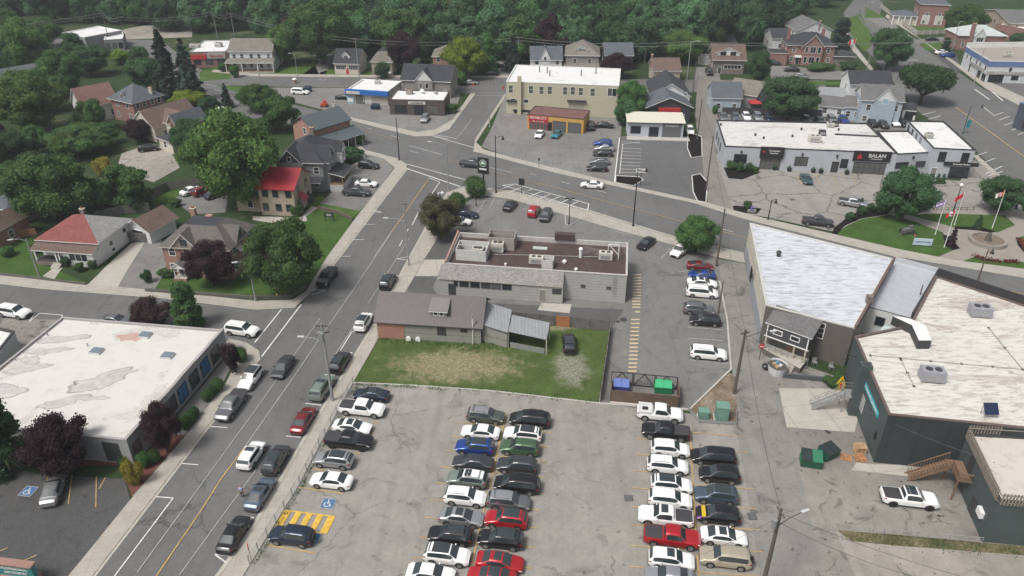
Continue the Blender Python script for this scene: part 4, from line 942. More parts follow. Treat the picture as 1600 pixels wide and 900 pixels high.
mb.face([(c.x +(2.1+.5*math.sin(3*a))*math.cos(a),c.y +(1.0+.3*math.sin(5*a))*math.sin(a),3.506) for a in [6.283*i /n for i in range(n)]],plain('pink_roof_stain',(.45,.30,.26),.8,0,.2,1)); mb.build('roof_patch',r)
ST1 =plain('roof_stain_edge',(.31,.30,.28),.85,0,.12,2); ST2 =plain('roof_stain_dust',(.44,.43,.41),.85,0,.16,1.2)
for k_,(x,y,a_,b_,rot_,sd_) in enumerate(((158,595,3.2,1.9,.5,1),(140,600,2.3,1.0,-.2,6),(98,628,2.9,.9,.3,2),(150,622,1.4,.5,.1,3),(42,577,2.3,.9,.3,4),(48,563,1.5,.8,0,5),(95,530,3.2,1.0,.2,7),(75,548,2.6,.8,.1,8),(190,583,1.7,.5,.4,9),(8,612,2.3,1.5,.4,10),(55,551,1.4,.6,0,11))):
 c =P(x,y,3.5); rg =random.Random(sd_); ph =[rg.uniform(0,6.28) for _ in range(4)]
 for f_,z_,m_ in ((1.0,3.503,ST1),(.90,3.507,ST2)):
  mb =MB(); ps =[]
  for i in range(44):
   a =6.28318*i /44; q_ =f_ *(1+.22*math.sin(2*a +ph[0])+.14*math.sin(3*a +ph[1])+.09*math.sin(6*a +ph[2])+.05*math.sin(11*a +ph[3])); u_,w_ =a_ *q_ *math.cos(a),b_ *q_ *math.sin(a)
   ps.append((c.x +u_ *math.cos(rot_)-w_ *math.sin(rot_),c.y +u_ *math.sin(rot_)+w_ *math.cos(rot_),z_ +k_ *.0012))
  mb.face(ps,m_); mb.build('roof_stain',r)
# ------------------------------------------------------------------ neighbour at the left edge (white wall, just inside the frame)
q =rect((-60,545),(-2,543),9,0)
r,q =flat('white_shop','white flat roofed shop cut off by the left edge of the frame',[XY(P(22,517,3.6)),XY(P(-60,500,3.6)),XY(P(-150,600,3.6)),XY(P(-60,620,3.6))],3.6,plain('white_render',(.55,.55,.54),.8),W_ROOF,CHAR,.3)
# ------------------------------------------------------------------ 2 restaurant
BROOF =membrane('brown_gravel_roof',(.060,.036,.030),(.15,.14,.14),.35,.22)
q =rect((696,411),(980,430),(980,379),5.0); RG =siding('restaurant_grey_panel',(.37,.37,.35),.5,False,.05)
r,q =flat('restaurant','drive-through restaurant with a brown flat roof and a grey shingled awning roof',q,5.0,RG,BROOF,plain('pale_parapet_trim',(.46,.44,.42),.6),.8,'restaurant',{3: plain('cream_end_wall',(.50,.46,.42),.8)},w=.22)
RS =r; A,B,Cc,D =q; dx =(B -A).normalized(); n =Vector((dx.y,-dx.x,0)); s1 =(XY(P(882,421,5))-A).dot(dx)
SHK =shingle('cedar_shake_grey',(.235,.23,.22),.3)
mb =MB(); L0 =A -dx *.6; L1 =A +dx *s1; slabroof(mb,[V3(L0 -dx *.5+n *1.7,3.1),V3(L1 +n *1.7,3.1),V3(L1 +n *.03,4.82),V3(L0 +n *.03,4.82)],.14,SHK,CREAM); mb.build('awning_roof',r)
mb =MB(); Lw =ccw([tuple((L0 +n *.04)[:2]),tuple((L0 +n *1.5-dx *.2)[:2]),tuple((L1 +n *1.5)[:2]),tuple((L1 +n *.04)[:2])]); mb.prism(Lw,-.05,3.15,RG); mb.build('dining_wall',r)
a2,b2 =L0 +n *1.5,L1 +n *1.5
for x,y in [(712,441),(725,442.5),(742,444),(759,445.5),(775,446.5),(792,447.5)]: s,z =on_wall(a2,b2,x,y); opening(r,a2,b2,s,2.25,1.35 if x >720 else .5,.85,frame=CHAR,fw=.08)
s,z =on_wall(a2,b2,706,442); door(r,a2,b2,None,1.0,2.0,GLASS,CHAR,s=s); s,z =on_wall(a2,b2,848,456); door(r,a2,b2,None,1.0,2.1,plain('grey_door',(.22,.22,.2),.6),CREAM,s=s); s,z =on_wall(a2,b2,870,453); opening(r,a2,b2,s,2.1,1.2,.7,frame=CHAR)
wins(r,A,B,[(911,447,.5,.35),(951,450,.5,.35)],frame=CHAR,name='wall_vent')
s,z =on_wall(A,B,959,450); mb =MB(); P0 =A +dx *s +n *.25
for k in (-.22,.22): mb.beam(V3(P0 +dx *k,1.6),V3(P0 +dx *k,5.1),.04,.04,GREYM)
for i in range(11): mb.beam(V3(P0 -dx *.22,1.8+i *.3),V3(P0 +dx *.22,1.8+i *.3),.03,.03,GREYM)
mb.build('wall_ladder',r)
# raised brown parapet piece on the far side
s,z =0,0; E_ =XY(P(883,371,5)); k =(E_ -D).dot((Cc -D).normalized()); dd =(Cc -D).normalized(); c =D +dd *k; MB().box((c.x,c.y,4.9),(3.4,1.1,1.1),plain('brown_fascia',(.07,.045,.04),.7),R_(-8)).build('raised_parapet',r)
k =D; c =D +(A -D)*.5; MB().box((c.x -.1,c.y,3.6),(.3,(A -D).length,1.75),plain('pinkish_end_parapet',(.32,.20,.17),.8),R_(-7)).build('end_parapet',r)
def screen(px,py,w,d,h,mo,mi,label):
 c =P(px,py,4.2); t =thing('rooftop_screen',label,'rooftop screen',(c.x,c.y,4.2),'screens round the rooftop machines'); ax =R_(-8.5); co,si =math.cos(ax),math.sin(ax)
 for (x,y,a,b,nm) in ((0,-d /2,w,.12,'screen_wall'),(0,d /2,w,.12,'screen_wall'),(-w /2,0,.12,d -.12,'screen_wall'),(w /2,0,.12,d -.12,'screen_wall')):
  m_ =MB(); m_.box((c.x +x *co -y *si,c.y +x *si +y *co,4.2),(a,b,h),mo,ax); m_.build(nm,t)
 mm =MB(); mm.beam((c.x -w /2*co,c.y -w /2*si,4.2+h +.02),(c.x +w /2*co,c.y +w /2*si -.0,4.2+h +.02),.08,.08,mo); mm.build('brace',t)
WS =plain('white_screen_panel',(.52,.52,.50),.7)
screen(739,400,4.9,3.4,1.9,WS,BROOF,'large white open topped screen box at the left front of the brown restaurant roof')
screen(785,384,4.4,3.0,2.2,plain('brown_lined_screen',(.30,.27,.25),.7),BROOF,'tall screen box with brown inside at the back of the restaurant roof')
screen(856,416,1.7,1.8,1.5,WS,BROOF,'small white screen beside the middle rooftop unit of the restaurant')
hvac('rooftop_unit','white rooftop air unit inside the left screen box of the restaurant',747,397,4.25,(1.8,1.5,1.1)); hvac('rooftop_unit','cream rooftop air unit with fans between the two tall screens',778,392,4.25,(2.0,1.5,1.5)); hvac('rooftop_unit','cream rooftop unit in the middle of the brown restaurant roof',838,411,4.25,(2.3,1.2,1.1)); hvac('rooftop_unit','cream rooftop unit near the right end of the brown restaurant roof',946,405,4.25,(2.2,1.2,1.2),fans=2)
def vent(px,py,z,h,rr,label,m=None,cat='vent',nm='roof_vent'):
 c =P(px,py,z); t =thing(nm,label,cat,(c.x,c.y,z)); MB().tube((c.x,c.y,z -.1),(c.x,c.y,z +h),rr,m or GREYM,n=12).build('pipe',t); MB().tube((c.x,c.y,z +h),(c.x,c.y,z +h +rr),rr *1.5,m or GREYM,rr *.9,12).build('cap',t); return t
vent(907,402,4.2,1.5,.25,'tall white exhaust stack on the brown restaurant roof',WHITE); vent(882,411,4.2,.3,.25,'low white vent at the centre front of the brown restaurant roof',WHITE); vent(900,423,4.2,.3,.2,'small white vent near the front edge of the restaurant roof',WHITE); vent(790,415,4.2,.3,.15,'small vent pipe near the awning end of the restaurant roof',WHITE)
c =P(962,405,4.2); t =thing('rooftop_brace','white diagonal steel frame at the right end of the restaurant roof','frame',(c.x,c.y,4.2)); mb =MB(); a =c +Vector((-1.3,.2,0)); b =c +Vector((.4,0,0))
mb.beam(b,b +Vector((0,0,2.6)),.12,.12,WHITE); mb.beam(a +Vector((0,0,2.6)),b +Vector((0,0,2.6)),.12,.12,WHITE); mb.beam(a +Vector((0,0,2.6)),b +Vector((0,0,.8)),.1,.1,WHITE); mb.beam(a,a +Vector((0,0,2.6)),.1,.1,WHITE); mb.build('frame',t)
mb =MB(); mb.tube(P(765,397,4.35),P(955,402,4.35),.05,PWF); tag(mb.build('gas_pipe',origin=P(765,397,4.35)),'pale gas pipe running along the brown restaurant roof','pipe')
c =P(844,388,4.25); tag(MB().box((c.x,c.y,4.22),(2.4,.9,.14),plain('pale_panel',(.42,.45,.43)),R_(-8)).build('roof_hatch',origin=c),'pale green flat hatch lying on the brown restaurant roof','roof hatch')

# ------------------------------------------------------------------ 3 brown metal roofed house
q =rect((588,501),(751,511),7.6,3.0); r =root_of('brown_roof_house','low house with a long dark brown metal roof at the edge of the vacant lot',q)
GT =siding('grey_green_render',(.25,.25,.225),1.2,False,.07)
rf =gable(r,q,3.0,5.6,'x',GT,M_BR,.35,M_BR)
A,B =q[0],q[1]; d =(B -A).normalized(); n =Vector((d.y,-d.x,0)); wbox(r,A,B,2.0,-.05,3.95,3.0,.05,brick('salmon_brick',(.36,.185,.125),(.40,.21,.145),(.34,.2,.15)),'brick_panel',label='salmon painted brick end panel')
wins(r,A,B,[(690,516,1.1,1.5)],frame=CHAR,pane=CHAR); wins(r,A,B,[(725,515,.8,.7)],frame=CHAR,mull=(2,1))
A_ =XY(P(690,480,4.0)); s =(A_ -A).dot(d); qq =[A +d *(s -1.2)-n *.9,A +d *(s +1.2)-n *.9,A +d *(s +1.2)-n *3.2,A +d *(s -1.2)-n *3.2]
mb =MB(); ringwall(mb,qq,3.1,4.75,GT); mb.build('dormer_wall',r); mb =MB(); slabroof(mb,[V3(qq[0]+n *.35-d *.2,4.75),V3(qq[1]+n *.35+d *.2,4.75),V3(qq[2]+d *.2,5.55),V3(qq[3]-d *.2,5.55)],.1,seam('taupe_metal_roof',(.22,.20,.19),.3),WHITE); mb.build('dormer_roof',r)
for o in (-.42,.42): opening(r,qq[0],qq[1],1.2+o,4.25,.5,.55,frame=WHITE)
s,z =on_wall(A,B,739,520); c =A +d *s +n *.12; MB().tube(V3(c,0),V3(c,4.6),.07,WHITE).build('flue_pipe',r); MB().tube(V3(c,4.5),V3(c,5.0),.14,GREYM).build('flue_cap',r)
for o in (4.6,6.0): c =A +d *o +n *.3; MB().tube(V3(c -n *.2,.35),V3(c +n *.1,.35),.38,WHITE,n=16).build('round_vent',r)
# extension with lean-to and carport
z1,z2 =2.75,3.5
r =thing('lean_to_extension','grey metal lean-to roof running off the right end of the brown roofed house','extension',tuple(B) if False else (P(775,500).x,P(775,500).y,0))
a,b,c_ =[P(752,507,z1 +.3),P(793,520,z1),P(800,484,z2)]; e =a +(c_ -b); mb =MB(); slabroof(mb,[a,b,c_,e],.12,M_GR,CHAR); mb.build('roof',r)
ct =(a +b +c_ +e)/4; w4 =[x.lerp(ct,.05) for x in (a,b,c_,e)]; mb =MB(); mb.hull([V3(x,0) for x in w4],[V3(x,x.z -.2) for x in w4],GT,cap=False,base=False); mb.build('wall',r)
r =thing('carport','open carport with a sloping grey metal roof on posts beside the parked black car','carport',(P(825,515).x,P(825,515).y,0))
pts =[P(794,518,z1 -.05),P(854,531,z1 -.25)]; pts += [P(859,504,z2 -.55)]; pts += [pts[0]+(pts[2]-pts[1])]; mb =MB(); slabroof(mb,pts,.1,M_GR,CHAR); mb.build('roof',r)
for p,h in zip(pts,[p_.z -.05 for p_ in pts]): MB().beam(V3(p,0),V3(p,h -.1),.14,.14,CREAM).build('post',r)
MB().hull([V3(pts[0]+(pts[1]-pts[0])*.05,0),V3(pts[0]+(pts[1]-pts[0])*.95,0),V3(pts[0]+(pts[1]-pts[0])*.95+Vector((0,.1,0)),0),V3(pts[0]+(pts[1]-pts[0])*.05+Vector((0,.1,0)),0)],[V3(pts[0]+(pts[1]-pts[0])*.05,.9),V3(pts[0]+(pts[1]-pts[0])*.95,.9),V3(pts[0]+(pts[1]-pts[0])*.95+Vector((0,.1,0)),.9),V3(pts[0]+(pts[1]-pts[0])*.05+Vector((0,.1,0)),.9)],GREYM).build('low_screen',r)

# ------------------------------------------------------------------ 5 big flaking white roof
FLAKE =membrane('flaking_white_roof',(.56,.59,.64),(.22,.21,.21),.3,.3,(.35,1.7,1),R_(25),0,.62)
CRM =plain('cream_render',(.50,.48,.41),.85,0,.1,.5)
q =[XY(P(1197,476,6.4)),XY(P(1335,512,6.4)),XY(P(1396,404,6.4)),XY(P(1172,348,6.4))]
r,q =flat('white_roofed_warehouse','old commercial building with a flaking white roof tapering towards the main road',q,6.4,CRM,FLAKE,plain('worn_white_coping',(.50,.49,.46),.7),.25,'building')
i0 =min(range(4),key=lambda i: (q[i]-XY(P(1197,476,6.4))).length); FL,FR,BR,BL =[q[(i0 +k) % 4] for k in range(4)]
d =(FR -FL).normalized(); n =Vector((d.y,-d.x,0)); mb =MB(); mb.face([V3(FL +n *.02,-.1),V3(FR +n *.02,-.1),V3(FR +n *.02,6.2),V3(FL +n *.02,6.2)],STONE); mb.build('rear_stone_wall',r,'grey stone rear wall')
dl =(FL -BL).normalized(); nl =Vector((dl.y,-dl.x,0))
mb =MB(); mb.hull([V3(BL +nl *.0,0),V3(BL +nl *.05,0),V3(FL +nl *.05,0),V3(FL,0)],[V3(BL,2.6),V3(BL +nl *.05,2.6),V3(FL +nl *.05,2.6),V3(FL,2.6)],plain('grey_dado',(.28,.30,.33),.8)); mb.build('painted_dado',r)
for s in (3,7,11.5,16,21): opening(r,BL,FL,s,4.3,1.1,1.9,pane=CREAM,frame=CREAM,name='blocked_window',fw=.14)
mb =MB()
for i in range(3): mb.beam(V3(BL +dl *(12.5+i *.6)+nl *.45,2.2),V3(BL +dl *(12.5+i *.6)+nl *.45,4.6),.1,.1,BLACK)
mb.beam(V3(BL +dl *12+nl *.4,3.6),V3(BL +dl *14.5+nl *.4,3.6),.12,.12,BLACK); mb.beam(V3(BL +dl *12.2+nl *.05,3.0),V3(BL +dl *14+nl *.5,3.0),.1,.1,BLACK); mb.build('electric_service_rack',r)
dr =(BR -FR).normalized(); nr_ =Vector((dr.y,-dr.x,0)); c =FR +dr *8; MB().box((c.x,c.y,6.4),(.8,.9,1.1),BRKD,R_(-8)).build('chimney',r)
mb =MB(); mb.hull([V3(FR -nr_ *.05,6.0),V3(FR +nr_ *.3,6.0),V3(BR +nr_ *.3,6.0),V3(BR -nr_ *.05,6.0)],[V3(FR -nr_ *.05,6.75),V3(FR +nr_ *.3,6.75),V3(BR +nr_ *.3,6.75),V3(BR -nr_ *.05,6.75)],plain('rusty_brick_parapet',(.13,.09,.08),.9)); mb.build('side_parapet',r)
opening(r,FL,FR,(XY(P(1283,512,5))-FL).dot(d),4.6,.9,2.3,frame=WHITE,mull=(1,3))
vent(1216,400,6.2,.6,.3,'dark roof vent near the street corner of the flaking white roof',CHAR)
# grey annex with two windows above a recessed porch
q =rect((1196,522),(1262,546),3.4,3.2); A,B =q[0],q[1]; d =(B -A).normalized(); n =Vector((d.y,-d.x,0))
r =root_of('grey_rear_annex','small dark grey clad annex with two white framed windows on the back of the warehouse',q,cat='annex')
DG =siding('dark_grey_shakes',(.060,.060,.066),.22,False,.12)
mb =MB(); ringwall(mb,q,3.0,5.0,DG); mb.face([V3(p,3.0) for p in q[::-1]],CHAR); mb.build('wall',r)
mb =MB(); slabroof(mb,[V3(A +n *.12-d *.3,5.1),V3(B +n *.12+d *.3,5.1),V3(q[2]+d *.3,6.3),V3(q[3]-d *.3,6.3)],.12,SH_G,WHITE); mb.build('roof',r)
for x,y in ((1217,512),(1244,522)):
 s,z =on_wall(A,B,x,y); opening(r,A,B,s,4.1,1.1,.6,frame=WHITE)
wbox(r,A,B,(B -A).length /2,2.92,(B -A).length +.3,.16,.05,WHITE,'trim_board')
for s in (.15,(B -A).length -.15): wbox(r,A,B,s,3.08,.14,1.7,.06,WHITE,'corner_board')
mb =MB(); qi =[A -n *1.5,B -n *1.5,q[2],q[3]]; ringwall(mb,qi,0,3.0,STONE); mb.build('porch_wall',r)
for s in (.2,4.2,(B -A).length -.2): MB().beam(V3(A +d *s,0),V3(A +d *s,3.0),.16,.16,CREAM).build('post',r)
a3 =A -n *1.5; opening(r,a3,B -n *1.5,3.4,1.6,1.1,2.1,name='door',pane=WOODB,frame=WOODB)
MB().prism(ccw([tuple((A +n *.1)[:2]),tuple((B +n *1.6)[:2]),tuple((B -n *1.4)[:2]),tuple((A -n *1.4)[:2])]),0,.9,STONE,CONC2).build('porch_floor',r)
mb =MB()
for i in range(5): c =A +d *(4.5+.0)+n *(1.3+i *.3); mb.box((c.x,c.y,0),(1.3,.3,.9-.17*(i +.2)),CONC2,math.atan2(d.y,d.x))
mb.build('steps',r)
mb =MB()
for s in (0,.9,1.8,2.7,3.6,5.6,6.4): mb.beam(V3(A +d *s +n *.2,.9),V3(A +d *s +n *.2,1.9),.06,.06,GREYM)
for zz in (1.4,1.9): mb.beam(V3(A +n *.2,zz),V3(A +d *3.6+n *.2,zz),.05,.05,GREYM)
mb.build('railing',r)
# ------------------------------------------------------------------ corrugated roof link building
q =[XY(P(1350,476,4.6)),XY(P(1425,496,4.6)),XY(P(1465,428,4.6)),XY(P(1394,409,4.6))]
r =root_of('corrugated_roof_link','low link building with a pale corrugated metal roof between two white roofs',q,cat='building')
CORR =seam('corrugated_pale_metal',(.44,.46,.49),.42,.5,.1); mb =MB(); ringwall(mb,q,0,4.4,WHT); mb.build('wall',r); mb =MB(); slabroof(mb,[V3(q[0],4.5),V3(q[1],4.5),V3(q[2],4.9),V3(q[3],4.9)],.15,CORR,CHAR); mb.build('roof',r)
d =(q[2]-q[3]).normalized(); mb =MB(); mb.beam(V3(q[3],5.1),V3(q[2],5.1),.3,.9,plain('pale_grey_parapet',(.42,.44,.46),.7)); mb.build('street_parapet',r); mb =MB(); mb.beam(V3(q[1],5.0),V3(q[2],5.0),.35,.9,CHAR); mb.build('side_parapet',r)
opening(r,q[0],q[1],2.6,2.6,1.2,1.4,frame=GREYM); opening(r,q[0],q[1],6.2,2.6,.8,.8,frame=WHITE)
c =P(1438,459,4.9); MB().beam(V3(c,4.7),V3(c,6.4),.1,.1,BLACK).build('vent_pipe',r)
# ------------------------------------------------------------------ 7 dark green building with the big stained white roof
BIGR =membrane('streaked_white_roof',(.60,.59,.55),(.22,.16,.13),.2,.2,(.4,1.5,1),R_(8),2.2,.45); DGR =siding('dark_green_cladding',(.030,.040,.043),3.0,True,.12,.8); DGL =plain('dark_green_lit',(.060,.080,.080),.8,0,.12,.5)
H7 =7.2; q7 =[XY(P(*p,H7)) for p in [(1389,647),(1640,672),(1760,600),(1640,488),(1463,430),(1421,508),(1400,512),(1336,525)]]
r,q =flat('dark_green_hall','large dark green commercial building with a streaked white roof on the right',q7,H7,DGR,BIGR,plain('brown_coping',(.12,.09,.08),.6),.3,'building')
GH =r; n8 =len(q); i0 =min(range(n8),key=lambda i: (q[i]-XY(P(1389,647,H7))).length); FL =q[i0]; LT =q[(i0 -1) % n8]; FRn =q[(i0 +1) % n8]
d =(FL -LT).normalized(); n =Vector((d.y,-d.x,0)); mb =MB(); mb.face([V3(LT +n *.02,-.1),V3(FL +n *.02,-.1),V3(FL +n *.02,H7 -.17),V3(LT +n *.02,H7 -.17)],DGL); mb.build('lit_side_cladding',r)  # left wall sheet in a lighter green, the light it catches painted in
s,z =on_wall(LT,FL,1353,590); c =LT +d *s +n *.35; MB().box((c.x,c.y,0),(1.1,1.3,H7 +.5),DGL,math.atan2(d.y,d.x)).build('chimney',r); MB().box((c.x,c.y,H7 +.5),(.6,.7,.05),CHAR,math.atan2(d.y,d.x)).build('flue_opening',r)
TL =plain('teal_sign_face',(.03,.36,.42),.5,0,.05)
s0,z0 =on_wall(LT,FL,1364,618); b =wbox(r,LT,FL,s0,4.6,6.2,.8,.08,TL,'banner_sign',label='long teal sign band with white lettering'); wall_text(r,LT,FL,s0,5.0,'A PLACE FOR COMMUNITY',.46,PW,.1,.008,parent=b)
s,z =on_wall(LT,FL,1349,626); opening(r,LT,FL,s,2.6,1.6,2.4,frame=CHAR,pane=plain('paper_white',(.5,.5,.5),.6));
s,z =on_wall(LT,FL,1378,652); wbox(r,LT,FL,s,2.4,.3,.9,.25,BLACK,'wall_lamp')
# yellow diamond sign projecting from the wall
s,z =on_wall(LT,FL,1334,572); c =LT +d *s +n *.95; YS =plain('yellow_sign',(.60,.38,.02),.5,0,.04); t =thing('hanging_sign','yellow diamond shaped sign with a red centre hanging off the dark green wall','sign',(c.x,c.y,4.2))
for rr,m_,off in ((1.0,YS,.10),(.72,plain('sign_green',(.04,.16,.05),.5,0,0),.125),(.55,YS,.14),(.36,plain('sign_red',(.45,.03,.03),.5,0,0),.155)):
 mb =MB(); k =[(-.62*rr,0),(0,-1.45*rr),(.62*rr,0),(0,1.45*rr)]
 mb.hull([c +n *x -d *off +Vector((0,0,y +.9)) for x,y in k][::-1],[c +n *x +d *off +Vector((0,0,y +.9)) for x,y in k][::-1],m_); mb.build('sign_board' if rr ==1.0 else 'sign_layer',t)
mb =MB(); mb.beam(c -n *.95+Vector((0,0,5.6)),c +n *.3+Vector((0,0,5.6)),.08,.08,BLACK); mb.build('bracket',t)
# notched white ridge housing on the roof
t =thing('roof_skylight_housing','angled white topped housing at the inner corner of the big white roof','roof housing',tuple(P(1420,515,H7)))
pts =[(1395,494),(1425,508),(1436,532),(1456,532),(1446,508),(1420,497)]
mb =MB(); q_ =ccw([tuple(P(a,b_,8.2)[:2]) for a,b_ in pts]); mb.prism(q_,6.9,8.2,CHAR,WHITE); mb.build('housing',t)
hvac('rooftop_unit','grey rooftop air unit at the back of the big streaked white roof',1529,492,6.95,(2.6,1.7,1.3),plain('hvac_grey',(.28,.28,.31),.5)); hvac('rooftop_unit','grey rooftop air unit in the centre of the big streaked white roof',1454,593,6.95,(2.6,1.6,1.4),plain('hvac_grey',(.28,.28,.31),.5))
for a,b_,l in (((1360,555),(1600,577),'thin conduit crossing the big white roof from left to right'),((1408,562),(1428,603),'short conduit leading to the central rooftop unit'),((1545,512),(1598,577),'diagonal conduit on the right of the big white roof')):
 mb =MB(); mb.tube(P(*a,7.05),P(*b_,7.05),.035,plain('tan_conduit',(.33,.28,.2)))
 a_ =P(*a,7.0); b__ =P(*b_,7.0); nb =max(2,int((b__ -a_).length /3.2))
 for i in range(nb +1): c =a_.lerp(b__,i /nb); mb.box((c.x,c.y,6.92),(.25,.25,.12),CHAR)
 tag(mb.build('roof_conduit',origin=a_),l,'conduit')
c =P(1545,650,6.95); t =thing('solar_panel','small tilted dark solar panel near the front edge of the big white roof','solar panel',tuple(c)); mb =MB(); slabroof(mb,[c +Vector((-.8,-.4,.5)),c +Vector((.8,-.4,.5)),c +Vector((.8,.5,1.5)),c +Vector((-.8,.5,1.5))],.06,plain('solar_glass',(.015,.025,.06),.15,0,0),GREYM); mb.build('panel',t)
mb =MB(); [mb.beam(c +Vector((x,y,0)),c +Vector((x,y,z_)),.06,.06,GREYM) for x in (-.7,.7) for y,z_ in ((-.35,.5),(.45,1.4))]; mb.build('legs',t)
# street parapet, tall and black
a,b_ =XY(P(1463,430,H7)),XY(P(1640,488,H7)); mb =MB(); mb.beam(V3(a,H7 +.55),V3(b_,H7 +.55),.3,1.2,plain('black_parapet',(.022,.021,.023),.7)); mb.build('street_parapet',r)
# ------------------------------------------------------------------ 8 lower right, terrace with picket parapet
H8 =5.9; q =[XY(P(*p,H8)) for p in [(1562,782),(1760,800),(1740,690),(1512,677)]]
r,q =flat('dark_green_terrace_building','dark green building with a picket fenced roof terrace in the lower right corner',q,H8,DGL,membrane('terrace_membrane',(.52,.49,.45),(.20,.13,.10),.6,.12),CHAR,.2,'building',{1: DGR})
i0 =min(range(4),key=lambda i: (q[i]-XY(P(1562,782,H8))).length); FL,LT =q[i0],q[(i0 -1) % 4]; FR2 =q[(i0 +1) % 4]; BR2 =q[(i0 +2) % 4]; PKT =plain('weathered_picket',(.24,.21,.18),.9,0,.25,3)
mb =MB()
for a,b_ in ((LT,FL),(FL,FR2),(LT,BR2)):
 d =(b_ -a).normalized(); n =Vector((d.y,-d.x,0)); L_ =(b_ -a).length; k =int(L_ /.32)
 for i in range(k): c =a +d *(i +.5)*.32+n *(.12 if a is not LT or b_ is FL else -.1); mb.box((c.x,c.y,H8 -.5),(.17,.05,1.55),PKT,math.atan2(d.y,d.x))
 for zz in (H8 -.2,H8 +.75): mb.beam(V3(a +n *.06,zz),V3(b_ +n *.06,zz),.06,.12,PKT)
mb.build('picket_parapet',r)
s,z =on_wall(LT,FL,1511,742); door(r,LT,FL,None,1.0,2.1,CHAR,CHAR,2.9,s=s); s,z =on_wall(LT,FL,1515,802); door(r,LT,FL,None,1.2,2.3,CHAR,DGL,s=s);
s,z =on_wall(LT,FL,1530,812); wbox(r,LT,FL,s,1.9,1.1,.8,.4,WHITE,'wall_unit',label='white air conditioner box on the wall')
# wooden exterior stair
c =P(1486,770); d =(FL -LT).normalized(); n =Vector((d.y,-d.x,0)); t =thing('wooden_staircase','brown wooden outdoor staircase with a landing against the dark green terrace building','staircase',tuple(c)); s,_ =on_wall(LT,FL,1508,745); p0 =LT +d *(s -1.6); z0 =2.9
MB().prism(ccw([tuple((p0 +n *.05)[:2]),tuple((p0 +n *1.5)[:2]),tuple((p0 +d *3.4+n *1.5)[:2]),tuple((p0 +d *3.4+n *.05)[:2])]),z0 -.15,z0,WOODB).build('landing',t)
mb =MB(); st =p0 +d *.6+n *1.5
for i in range(13): cc =st +n *(.15+i *.28); mb.box((cc.x,cc.y,z0 -.2-i *.215),(1.2,.3,.06),WOODB,math.atan2(d.y,d.x))
for o in (-.62,.62): mb.beam(V3(st +d *o,z0 -.15),V3(st +d *o +n *3.9,.05),.07,.28,WOODB)
mb.build('flight',t)
mb =MB()
for o in (-.66,.66):
 mb.beam(V3(st +d *o,z0 +.95),V3(st +d *o +n *3.9,1.1),.08,.1,WOODB)
 for i in range(14): k =n *(.28*i); mb.beam(V3(st +d *o +k,z0 -.1-i *.2),V3(st +d *o +k,z0 +.95-i *.2),.05,.05,WOODB)
mb.build('stair_railing',t)
mb =MB()
for a,b_ in ((p0 +n *1.5+d *1.3,p0 +d *3.4+n *1.5),(p0 +d *3.4+n *1.5,p0 +d *3.4+n *.1)):
 mb.beam(V3(a,z0 +1.0),V3(b_,z0 +1.0),.1,.1,WOODB); k =int((b_ -a).length /.18)
 for i in range(k): cc =a.lerp(b_,i /k); mb.beam(V3(cc,z0),V3(cc,z0 +1.0),.05,.05,WOODB)
mb.build('landing_railing',t)
for a in (p0 +n *1.4+d *.1,p0 +n *1.4+d *3.3): MB().beam(V3(a,0),V3(a,z0 -.1),.14,.14,WOODB).build('post',t)
# grey steel stair on the dark green hall
s,_ =on_wall(q7[7],q7[0],1330,610) ; LT7 =q7[7]; FL7 =q7[0]; d =(FL7 -LT7).normalized(); n =Vector((d.y,-d.x,0)); p0 =LT7 +d *7.0+n *.1; t =thing('steel_staircase','grey steel outdoor staircase rising to the dark green wall','staircase',tuple(P(1300,640))); z0 =2.6
MB().prism(ccw([tuple((p0 -d *1.6)[:2]),tuple((p0 +n *1.8-d *1.6)[:2]),tuple((p0 +n *1.8+d *.2)[:2]),tuple((p0 +d *.2)[:2])]),z0 -.1,z0,GREYM).build('landing',t)
mb =MB(); st =p0 +n *1.8-d *.5
for i in range(12): cc =st +n *(.14+i *.28); mb.box((cc.x,cc.y,z0 -.2-i *.21),(1.0,.24,.04),GREYM,math.atan2(d.y,d.x))
for o in (-.55,.55): mb.beam(V3(st +d *o,z0 -.1),V3(st +d *o +n *3.5,.05),.05,.22,GREYM)
mb.build('flight',t); mb =MB()
for o in (-.55,.55):
 for hh in (.5,.95): mb.beam(V3(st +d *o,z0 +hh),V3(st +d *o +n *3.5,hh +.05),.045,.045,GREYM)
 for i in range(5): k =n *(.87*i); mb.beam(V3(st +d *o +k,z0 -i *.64),V3(st +d *o +k,z0 +.95-i *.64),.045,.045,GREYM)
for a,b_ in ((p0 -d *1.6,p0 -d *1.6+n *1.8),(p0 -d *1.6+n *1.8,st -d *.55)):
 for hh in (.5,.95): mb.beam(V3(a,z0 +hh),V3(b_,z0 +hh),.045,.045,GREYM)
mb.build('handrail',t)
for a in (p0 +n *1.7-d *1.5,p0 +n *1.7): MB().beam(V3(a,0),V3(a,z0),.09,.09,GREYM).build('post',t)
